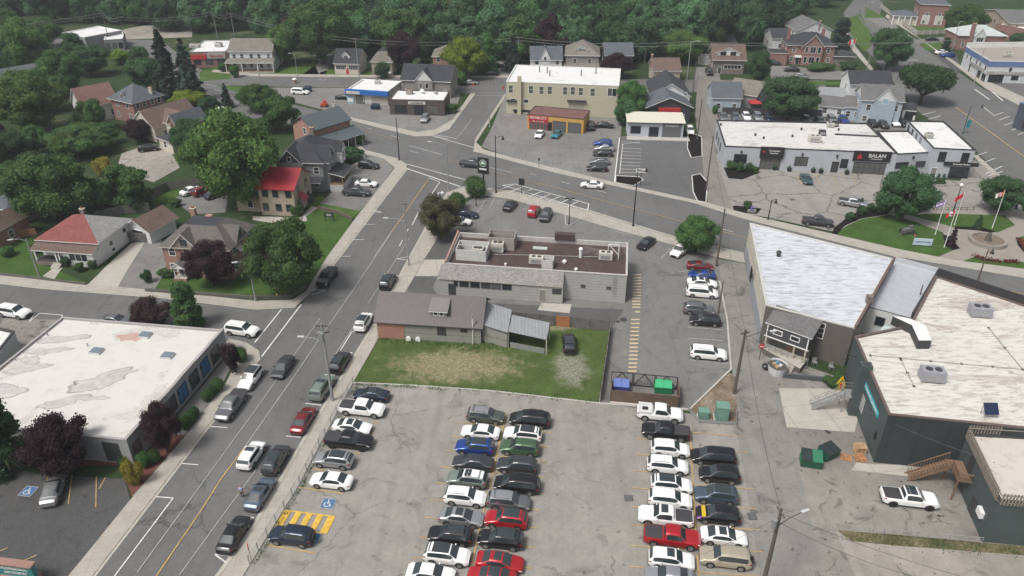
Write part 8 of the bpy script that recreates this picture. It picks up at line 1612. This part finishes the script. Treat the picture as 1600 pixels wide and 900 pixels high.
# retaining walls
mb =MB(); q =[P(x,y,0) for x,y in ((0,430),(135,446))]; mb.beam(q[0]+Vector((0,0,.25)),q[1]+Vector((0,0,.25)),.2,.5,STONE); tag(mb.build('garden_wall',origin=q[0]),'low wall along the bungalow lawn','wall')
mb =MB(); q =[P(x,y) for x,y in ((228,456),(400,468),(455,466),(478,450))]; [mb.beam(a +Vector((0,0,.3)),b +Vector((0,0,.3)),.25,.7,STONE) for a,b in zip(q,q[1:])]; tag(mb.build('garden_wall',origin=q[0]),'low grey retaining wall in front of the brick house lawn','wall')
mb =MB(); q =[P(x,y) for x,y in ((497,327),(530,334),(551,345))]; [mb.beam(a +Vector((0,0,.3)),b +Vector((0,0,.3)),.3,.7,plain('timber_sleeper',(.12,.09,.075),.9)) for a,b in zip(q,q[1:])]; tag(mb.build('garden_wall',origin=q[0]),'brown timber edge across the lawn beside the street','wall')
mb =MB(); q =[P(x,y) for x,y in ((1223,590),(1297,597))]; mb.beam(q[0]+Vector((0,0,.35)),q[1]+Vector((0,0,.35)),.3,.7,plain('dark_wall_coping',(.07,.08,.085),.8)); tag(mb.build('garden_wall',origin=q[0]),'low dark retaining wall in front of the stone yard','wall')
# ------------------------------------------------------------------ dumpster enclosure
A =P(953,629); B =P(1060,639); d =(B -A).normalized(); n =Vector((d.y,-d.x,0)); t =thing('bin_enclosure','brown slatted timber enclosure with black gate frames round two dumpsters','enclosure',tuple(A)); BRD =siding('brown_slats',(.125,.085,.06),.17,True,.3)
L =(B -A).length; k =A -n *3.9
mb =MB(); mb.hull([V3(A,.1),V3(B,.1),V3(B -n *.1,.1),V3(A -n *.1,.1)],[V3(A,2.0),V3(B,2.0),V3(B -n *.1,2.0),V3(A -n *.1,2.0)],BRD); mb.build('front_boards',t)
for a in (A,B -d *.1):
 mb =MB(); mb.hull([V3(a,.1),V3(a +d *.1,.1),V3(a +d *.1-n *3.8,.1),V3(a -n *3.8,.1)],[V3(a,1.9),V3(a +d *.1,1.9),V3(a +d *.1-n *3.8,1.9),V3(a -n *3.8,1.9)],BRD); mb.build('side_boards',t)
for i in range(3):
 mb =MB(); a =k +d *(L *i /3); b =k +d *(L *(i +1)/3-.15)
 for p,q in ((V3(a,.2),V3(a,2.1)),(V3(b,.2),V3(b,2.1)),(V3(a,2.1),V3(b,2.1)),(V3(a,.2),V3(b,.2)),(V3(a,.2),V3(a.lerp(b,.5),2.1)),(V3(b,.2),V3(a.lerp(b,.5),2.1))): mb.beam(p,q,.09,.09,BLACK)
 for j in range(14): p =a.lerp(b,(j +.5)/14); mb.beam(V3(p,.2),V3(p,2.1),.05,.02,plain('dark_gate_slats',(.05,.04,.035),.9))
 mb.build('gate',t)
mb =MB(); mb.beam(V3(A +n *.15,.12),V3(B +n *.15,.12),.3,.24,KERB); mb.build('kerb',t)
def dumpster(px,py,w,dp,h,col,lid,label,ax=-8.5,z=0.1):
 c =P(px,py,h); t =thing('dumpster',label,'dumpster',(c.x,c.y,0)); a =R_(ax); co,si =math.cos(a),math.sin(a); m =plain('dumpster_%s' % (col[3],),col[:3],.6,0,.15); lm =plain('dumpster_lid_%s' % lid[3],lid[:3],.5,0,.1)
 def Q(x,y,zz): return Vector((c.x +x *co -y *si,c.y +x *si +y *co,zz))
 x,y =w /2,dp /2; MB().hull([Q(-x,-y *.72,z),Q(x,-y *.72,z),Q(x,y,z),Q(-x,y,z)],[Q(-x,-y,h *.8),Q(x,-y,h *.8),Q(x,y,h),Q(-x,y,h)],m).build('bin',t)
 for s in (-1,1): mb =MB(); slabroof(mb,[Q(min(0,s *x)+.02,-y -.05,h *.8+.07),Q(max(0,s *x)-.02,-y -.05,h *.8+.07),Q(max(0,s *x)-.02,y,h +.07),Q(min(0,s *x)+.02,y,h +.07)],.05,lm if not (len(lid)>4 and s >0) else plain('dumpster_lid_light',lid[4],.5)); mb.build('lid',t)
 mb =MB()
 for s in (-1,1): mb.beam(Q(s *(x +.06),-y *.6,h *.5),Q(s *(x +.06),y *.7,h *.5),.1,.16,m)
 for i in range(4): u =-x +w *(i +.5)/4; mb.beam(Q(u,-y *.76,z +.1),Q(u,-y *.98,h *.76),.06,.06,m)
 mb.build('ribs',t); mb =MB(); [mb.tube(Q(s *x *.85,yy,.08),Q(s *x *.85+.06,yy,.08),.08,BLACK) for s in (-1,1) for yy in (-y *.6,y *.8)]; mb.build('castors',t); return t
dumpster(971,597,2.1,1.4,1.5,(.06,.09,.30,'blue'),(.12,.17,.42,'blue'),'blue dumpster in the left bay of the timber enclosure'); dumpster(1037,598,2.2,1.5,1.5,(.02,.22,.09,'bright_green'),(.05,.38,.17,'bright_green'),'bright green dumpster in the right bay of the timber enclosure')
dumpster(1270,710,2.3,1.8,1.6,(.015,.10,.055,'green'),(.02,.03,.03,'black',(.03,.16,.09)),'dark green dumpster with one raised pale lid, nearer the viewer',-14); dumpster(1297,699,2.1,1.6,1.5,(.015,.09,.05,'deep_green'),(.02,.025,.03,'black'),'dark green dumpster with a black lid, turned and further back',28)
dumpster(586,163,2.2,1.5,1.4,(.015,.035,.07,'navy'),(.02,.03,.05,'navy'),'dark blue dumpster in front of the gas bar wall'); dumpster(480,135,2,1.4,1.6,(.02,.05,.12,'dark_blue'),(.02,.03,.05,'navy'),'dark blue dumpster behind the white van')
c =P(549,161); t =thing('ice_box','pale blue ice box in front of the gas bar','ice box',(c.x,c.y,0)); MB().box((c.x,c.y,0),(2.0,1.0,1.9),plain('ice_blue',(.25,.42,.55),.5),R_(-8)).build('body',t); MB().box((c.x,c.y -.54,.5),(1.6,.06,1.0),WHITE,R_(-8)).build('door',t)
c =P(507,167); t =thing('red_machine','small red machine at the edge of the gas bar lot','machine',(c.x,c.y,0)); MB().box((c.x,c.y,.3),(1.8,1.2,.8),plain('orange_red',(.5,.07,.03),.5),R_(10)).build('body',t); MB().box((c.x +.2,c.y,1.1),(.9,.9,.8),plain('orange_red',(0,0,0)),R_(10)).build('cab',t); mb =MB(); [mb.tube((c.x +x,c.y +y,.35),(c.x +x,c.y +y +.15,.35),.35,RUBBER) for x in (-.7,.7) for y in (-.7,.6)]; mb.build('wheels',t)
c =P(461,130); t =thing('planter','red brick round planter at the kerb by the white van','planter',(c.x,c.y,0)); MB().tube((c.x,c.y,0),(c.x,c.y,1.2),.6,BRKP,n=12).build('pot',t); MB().tube((c.x,c.y,1.2),(c.x,c.y,1.6),.7,WHITE,.3,12).build('cap',t)
# transformer boxes and rail island
TG_ =plain('transformer_green',(.13,.25,.20),.6,0,.12)
for (x,y,w,h,dp,l) in ((1098,654,1.2,1.1,1.0,'smaller pale green utility box on the soil island'),(1126,655,1.5,2.0,1.4,'taller pale green transformer box on the soil island')):
 c =P(x,y); t =thing('transformer_box',l,'utility box',(c.x,c.y,0)); MB().box((c.x,c.y,.06),(w +.3,dp +.3,.15),KERB,R_(-8)).build('pad',t); MB().box((c.x,c.y,.2),(w,dp,h),TG_,R_(-8)).build('cabinet',t); MB().box((c.x,c.y,h +.2),(w +.1,dp +.1,.08),TG_,R_(-8)).build('lid',t)
 n_ =Vector((math.sin(R_(-8)),-math.cos(R_(-8)),0)); p =Vector((c.x,c.y,0))+n_ *(dp /2+.02); MB().box((p.x,p.y,.4),(w *.8,.03,h *.75),TG_,R_(-8)).build('door',t)
t =fence('steel_guardrail','low grey steel guardrail round the transformer boxes',[(1076,642),(1092,661),(1150,665),(1150,645)],.55,GREYM,1.8,'board')
# white container with rubbish
c =P(1213,581); t =thing('white_skip','round cornered white container full of rubbish beside the porch steps','container',(c.x,c.y,0)); mb =MB(); ring =lambda rr,z: [(c.x +rr *math.cos(a)*1.0,c.y +rr *math.sin(a)*1.15,z) for a in [6.283*i /16 for i in range(16)]]; mb.hull(ring(1.1,0),ring(1.35,1.3),plain('white_plastic',(.6,.6,.6),.5),cap=False); mb.build('shell',t); MB().face(ring(1.22,1.05),plain('rubbish_dark',(.08,.07,.06),.9)).build('contents',t)
for i,(x,y,m_) in enumerate(((-.4,.2,plain('cardboard',(.42,.30,.18))),(.3,-.2,PW),(.1,.5,plain('blue_bag',(.1,.25,.4))),(-.2,-.5,plain('cardboard',(0,0,0))))): MB().box((c.x +x,c.y +y,1.05),(.5,.4,.3),m_,i *.7).build('rubbish',t)
c =P(1196,577); t =thing('black_bag_pile','black rubbish bag beside the white container','rubbish bag',(c.x,c.y,0)); b_ =bmesh.new(); bmesh.ops.create_icosphere(b_,subdivisions=2,radius=.55); [setattr(v,'co',Vector((v.co.x *(1+.15*math.sin(5*v.co.z)),v.co.y,v.co.z *.8+.45))) for v in b_.verts]; me =bpy.data.meshes.new('bag'); b_.to_mesh(me); b_.free(); me.materials.append(plain('black_plastic',(.012,.012,.013),.35,0,0)); o =bpy.data.objects.new('bag',me); C.objects.link(o); o.parent =t
for x,y,l in ((1272,570,'pale grey outdoor chair nearer the annex on the stone yard'),(1298,577,'pale grey outdoor chair further right on the stone yard')):
 c =P(x,y); t =thing('outdoor_chair',l,'chair',(c.x,c.y,0)); MB().box((c.x,c.y,.42),(.6,.6,.06),GREYM).build('seat',t); MB().box((c.x,c.y +.3,.45),(.6,.06,.6),GREYM).build('backrest',t); [MB().box((c.x +a,c.y +b_,0),(.07,.07,.42),GREYM).build('leg',t) for a in (-.26,.26) for b_ in (-.26,.26)]
c =P(1384,519,4.5); t =thing('satellite_dish','pale satellite dish in the gap behind the corrugated roof','satellite dish',(c.x,c.y,4)); mb =MB(); e =Vector((c.x,c.y,4.8)); ax =Vector((-.4,-.6,.6)).normalized(); u =ax.cross(Vector((0,0,1))).normalized(); v =ax.cross(u); rim =[e +ax *.2+(u *math.cos(a)+v *math.sin(a))*.65 for a in [6.283*i /16 for i in range(16)]]; [mb.face([e,rim[i],rim[(i +1) % 16]],plain('dish_pale',(.5,.58,.58),.5)) for i in range(16)]; mb.build('dish',t); MB().tube((c.x,c.y,0),e,.05,BLACK).build('mast',t)
# pallets
PAL_ =plain('pallet_wood',(.42,.27,.15),.85,0,.3,3); PAL2 =plain('orange_pallet_wood',(.40,.20,.09),.85,0,.3,3)
def pallet(c,z,ax,m,label):
 t =thing('pallet',label,'pallet',(c.x,c.y,z),'wooden pallets by the dark green wall'); co,si =math.cos(R_(ax)),math.sin(R_(ax)); mb =MB()
 for i in range(6): y =-.5+i *.2; mb.box((c.x -y *si,c.y +y *co,z +.11),(1.25,.13,.025),m,R_(ax))
 mb.build('deck_boards',t); mb =MB()
 for x in (-.55,0,.55): mb.box((c.x +x *co,c.y +x *si,z +.02),(.1,1.15,.09),m,R_(ax))
 mb.build('bearers',t)
c =P(1342,706)
for i in range(7): pallet(c +Vector((random.uniform(-.06,.06),random.uniform(-.06,.06),0)),i *.145,random.uniform(-6,2),PAL_,('bottom','second lowest','third lowest','middle','third highest','second highest','topmost')[i]+' pallet of the tall pale stack by the dark green wall')
c =P(1339,716)
pallet(c +Vector((-1.3,0,0)),0,-20,PAL2,'orange brown pallet lying flat left of the pallet stack'); pallet(c +Vector((.3,-.2,0)),0,-8,PAL2,'lower orange brown pallet in front of the tall stack'); pallet(c +Vector((.2,-.1,0)),.16,6,PAL2,'upper orange brown pallet leaning askew in front of the tall stack')
# fountain
c =P(1542,379); t =thing('fountain','round stone fountain basin with a rock centre in the park','fountain',(c.x,c.y,0)); FS =concrete('fountain_stone',(.26,.235,.20),0)
def ringm(r0,r1,z0,z1,m,n=36):
 mb =MB()
 for i in range(n):
  a,b =6.28318*i /n,6.28318*(i +1)/n; p =lambda r,t_,z: (c.x +r *math.cos(t_),c.y +r *math.sin(t_),z); mb.face([p(r1,a,z0),p(r1,b,z0),p(r1,b,z1),p(r1,a,z1)],m); mb.face([p(r1,a,z1),p(r1,b,z1),p(r0,b,z1),p(r0,a,z1)],m); mb.face([p(r0,b,z0),p(r0,a,z0),p(r0,a,z1),p(r0,b,z1)],m)
 return mb
ringm(2.6,3.1,0,.75,FS).build('basin_wall',t); MB().face([(c.x +2.6*math.cos(a),c.y +2.6*math.sin(a),.45) for a in [6.283*i /30 for i in range(30)]],plain('fountain_gravel',(.17,.13,.10),.9,0,.4,3)).build('basin_floor',t)
MB().tube((c.x,c.y,.3),(c.x,c.y,1.0),.7,plain('dark_rock',(.09,.08,.07),.9,0,.3,3),.5,9).tube((c.x,c.y,1.0),(c.x,c.y,1.9),.45,plain('dark_rock',(0,0,0)),.3,8).build('centre_stone',t)
# flower beds
def flowers(pts,label):
 rng =np.random.default_rng(3); q =[P(*p) for p in pts]; V =[];
 for a,b in zip(q,q[1:]):
  k =int((b -a).length *60); tt =rng.uniform(0,1,k)[:,None]; V.append(np.array(a)[None]*(1-tt)+np.array(b)[None]*tt +rng.normal(size=(k,3))*np.array([.35,.35,.08])+np.array([0,0,.3]))
 V =np.concatenate(V); nn =rng.normal(size=V.shape)+np.array([0,0,1.2]); nn /= np.linalg.norm(nn,axis=1)[:,None]; vv =leaf_faces(V,nn,.13,rng); me =bpy.data.meshes.new('flower_bed_plants'); me.from_pydata(vv.tolist(),[],[[4*i +j for j in range(4)] for i in range(len(vv) // 4)]); me.materials.append(foliage('dark_red_flowers',(.12,.02,.02),(.22,.06,.04))); o =bpy.data.objects.new('bedding_plants',me); C.objects.link(o); tag(o,label,'plants',None,'stuff')
flowers([(1522,401),(1535,406),(1560,410),(1590,410)],'curved row of dark red bedding plants below the fountain'); flowers([(1590,374),(1600,382),(1603,392)],'dark red bedding plants at the right edge of the park')
# park sculpture (an old piece of machinery)
c =P(1417,366); t =thing('park_sculpture','grey metal historic machine displayed on the park lawn','sculpture',(c.x,c.y,0)); IR =plain('weathered_iron',(.16,.16,.17),.6,.3,.3,3)
mb =MB(); mb.box((c.x,c.y,.5),(2.2,.8,.7),IR,.3); mb.box((c.x +.6,c.y +.2,1.2),(.8,.6,.5),IR,.3); mb.build('body',t)
for x,y in ((-.8,-.5),(.8,-.2),(-.8,.5),(.9,.7)): MB().tube((c.x +x,c.y +y,.5),(c.x +x +.03,c.y +y +.12,.5),.5,CHAR,n=14).build('wheel',t)
MB().beam((c.x -1.2,c.y -.5,.5),(c.x -2.2,c.y -1.0,.1),.12,.12,IR).build('drawbar',t); c =P(1430,369); t =thing('garden_lantern','small orange lantern beside the park sculpture','lantern',(c.x,c.y,0)); MB().tube((c.x,c.y,0),(c.x,c.y,.5),.2,plain('lantern_orange',(.6,.25,.08),.6),.3).build('body',t); MB().tube((c.x,c.y,.5),(c.x,c.y,.65),.35,BLACK,.1).build('cap',t)
# planters in front of the plaza
for x,y,l in ((1232.5,268,'black planter beside the plaza window left of the teal car'),(1270,270,'black planter right of the teal car'),(1282,271,'black planter left of the plaza door'),(1322.5,273,'black planter right of the plaza door'),(1210,266,'black planter by the first plaza entrance')):
 c =P(x,y); t =thing('planter',l,'planter',(c.x,c.y,0),'black planters along the plaza wall'); MB().hull([(c.x +a *.3,c.y +b *.3,0) for a,b in ((-1,-1),(1,-1),(1,1),(-1,1))],[(c.x +a *.42,c.y +b *.42,.9) for a,b in ((-1,-1),(1,-1),(1,1),(-1,1))],BLACK).build('pot',t); MB().tube((c.x,c.y,.9),(c.x,c.y,1.3),.38,FG['dark'],.15,8).build('plant',t)
c =P(1174,332); t =thing('bench_statue','small purple and grey ornament in the bed by the pavement','ornament',(c.x,c.y,0)); MB().box((c.x,c.y,.1),(1.6,.6,.5),plain('stone_ornament',(.25,.24,.24))).build('base',t); MB().tube((c.x,c.y,.6),(c.x,c.y,1.1),.35,plain('purple_flowers',(.12,.09,.30)),.2).build('flowers',t)
for x,y,l,m_ in ((757,172,'',None),(1178,172,'red canopy tent beside the blue grey house',REDP)):
 if m_: c =P(x,y); t =thing('garden_canopy',l,'canopy',(c.x,c.y,0)); qq =[Vector((c.x -1.6,c.y -1.4,0)),Vector((c.x +1.6,c.y -1.4,0)),Vector((c.x +1.6,c.y +1.4,0)),Vector((c.x -1.6,c.y +1.4,0))]; mb =MB(); [mb.face([V3(qq[i],2.1),V3(qq[(i +1) % 4],2.1),Vector((c.x,c.y,3.0))],m_) for i in range(4)]; mb.build('canopy',t); [MB().beam(V3(p,0),V3(p,2.1),.06,.06,GREYM).build('post',t) for p in qq]
for x,y,l in ((378,557,''),(1275,400,'')): pass
# ------------------------------------------------------------------ the pedestrian
def skin(name,verts,edges,rad,m,parent,sub=1,root=0):
 me =bpy.data.meshes.new(name); me.from_pydata(verts,edges,[]); o =bpy.data.objects.new(name,me); C.objects.link(o); md =o.modifiers.new('s','SKIN'); sv_ =me.skin_vertices[0].data
 for i,r_ in enumerate(rad): sv_[i].radius =(r_ if isinstance(r_,tuple) else (r_,r_)); sv_[i].use_root =(i ==root)
 s2 =o.modifiers.new('d','SUBSURF'); s2.levels =s2.render_levels =sub; dg =bpy.context.evaluated_depsgraph_get(); dg.update(); nm =bpy.data.meshes.new_from_object(o.evaluated_get(dg)); o.modifiers.clear(); o.data =nm; nm.materials.clear(); nm.materials.append(m); [setattr(p,'use_smooth',True) for p in nm.polygons]; o.parent =parent; return o
b =P(379.5,777); t =thing('person','person in a pale blue shirt and dark trousers walking in the road','person',(b.x,b.y,.03)); t.rotation_euler =(0,0,R_(20))
SK =plain('skin',(.42,.24,.16),.6,0,0); SHRT =plain('pale_blue_shirt',(.42,.50,.66),.85,0,.06,6); TRS =plain('dark_khaki_trousers',(.09,.085,.06),.9,0,.1,6); SHOE =plain('dark_shoes',(.02,.02,.02),.7); HAIR =plain('grey_hair',(.22,.2,.18),.8)
V_ =[(0,0,.95),(0,0,1.12),(0,.01,1.32),(0,.01,1.46),(0,.0,1.56),(0,-.02,1.66),(.17,0,1.43),(.24,-.02,1.16),(.22,-.12,.92),(-.17,0,1.43),(-.25,.03,1.16),(-.24,-.02,.90),(.09,0,.9),(.10,-.10,.50),(.11,.06,.09),(-.09,0,.9),(-.10,.10,.50),(-.10,.14,.09),(0,-.02,1.78)]
E_ =[(0,1),(1,2),(2,3),(3,4),(4,5),(3,6),(6,7),(7,8),(3,9),(9,10),(10,11),(0,12),(12,13),(13,14),(0,15),(15,16),(16,17),(5,18)]
skin('body',V_,E_,[(.16,.11),(.15,.105),(.18,.115),(.13,.09),.055,.095,.07,.048,.032,.07,.048,.032,.085,.06,.045,.085,.06,.045,.075],SK,t,2)
skin('shirt',[(0,0,.92),(0,0,1.12),(0,.01,1.32),(0,.01,1.47),(.17,0,1.43),(.225,-.01,1.22),(-.17,0,1.43),(-.23,.02,1.22)],[(0,1),(1,2),(2,3),(3,4),(4,5),(3,6),(6,7)],[(.19,.135),(.175,.125),(.20,.135),(.12,.09),.085,.07,.085,.07],SHRT,t,1)
skin('trousers',[(0,0,.96),(.09,0,.88),(.10,-.10,.50),(.11,.06,.13),(-.09,0,.88),(-.10,.10,.50),(-.10,.14,.13)],[(0,1),(1,2),(2,3),(0,4),(4,5),(5,6)],[(.18,.13),.10,.08,.07,.10,.08,.07],TRS,t,1)
for s,y in ((.11,.0),(-.10,.10)): skin('shoe',[(s,y +.08,.05),(s,y -.14,.045)],[(0,1)],[.055,.045],SHOE,t,1)
skin('hair',[(0,0.02,1.74),(0,.0,1.84)],[(0,1)],[.105,.085],HAIR,t,1)
for s in (1,-1):
 hx,hy,hz =(.22,-.14,.86) if s >0 else (-.24,-.04,.84)
 skin('hand',[(hx,hy,hz +.04),(hx,hy,hz -.03),(hx,hy -.03,hz -.10),(hx,hy -.012,hz -.115),(hx,hy +.006,hz -.112),(hx,hy +.024,hz -.10),(hx -s *.03,hy -.045,hz -.05)],[(0,1),(1,2),(1,3),(1,4),(1,5),(0,6)],[.03,.032,.008,.008,.008,.008,.009],SK,t,1)
# ------------------------------------------------------------------ weeds along edges
def weeds(name,pts,w,dens,label,size=.12,col='mid'):
 rng =np.random.default_rng(9); q =[P(*p) for p in pts]; V =[]
 for a,b in zip(q,q[1:]):
  k =int((b -a).length *dens); tt =rng.uniform(0,1,k)[:,None]; cl =(np.sin(tt *23)+np.sin(tt *57+2)>-.4)[:,0]; p =np.array(a)[None]*(1-tt)+np.array(b)[None]*tt +rng.normal(size=(k,3))*np.array([w,w,.05])+np.array([0,0,.14]); V.append(p[cl])
 V =np.concatenate(V); nn =rng.normal(size=V.shape)+np.array([0,0,.8]); nn /= np.linalg.norm(nn,axis=1)[:,None]; vv =leaf_faces(V,nn,size,rng); me =bpy.data.meshes.new(name); me.from_pydata(vv.tolist(),[],[[4*i +j for j in range(4)] for i in range(len(vv) // 4)]); me.materials.append(FG[col]); o =bpy.data.objects.new(name,me); C.objects.link(o); tag(o,label,'weeds',None,'stuff')
weeds('weeds',[(398,884),(411,862),(474,757),(514,681),(557,604)],.14,22,'green weeds growing along the foot of the chain link fence',.09); weeds('weeds',[(556,601),(770,611),(935,629)],.25,30,'grass tufts along the kerb of the vacant lot',.1); weeds('weeds',[(1320,838),(1400,846),(1600,864)],.45,55,'weeds along the edge of the gravel strip on the right',.07,'mid'); weeds('grass_tufts',[(592,530),(740,543),(800,540)],.6,40,'long grass at the foot of the brown roofed house',.13)
c =P(434,466); t =thing('fire_hydrant','yellow fire hydrant on the corner lawn beside the side street','fire hydrant',(c.x,c.y,0)); HY =plain('hydrant_yellow',(.62,.50,.05),.5,0,.05); MB().tube((c.x,c.y,0),(c.x,c.y,.7),.16,HY,n=12).build('barrel',t); MB().tube((c.x,c.y,.7),(c.x,c.y,.9),.18,HY,.06,12).build('cap',t); MB().tube((c.x -.28,c.y,.5),(c.x +.28,c.y,.5),.08,HY).build('outlets',t)
# clean helper properties, origin of stuff
for o in bpy.data.objects:
 for k in ('_w','_top'):
  if k in o: del o[k]
for pr in PROTO.values():
 for ch in list(pr.children_recursive): bpy.data.objects.remove(ch)
 bpy.data.objects.remove(pr)
print('OBJECTS',len(bpy.data.objects),'CARS',CARN[0])
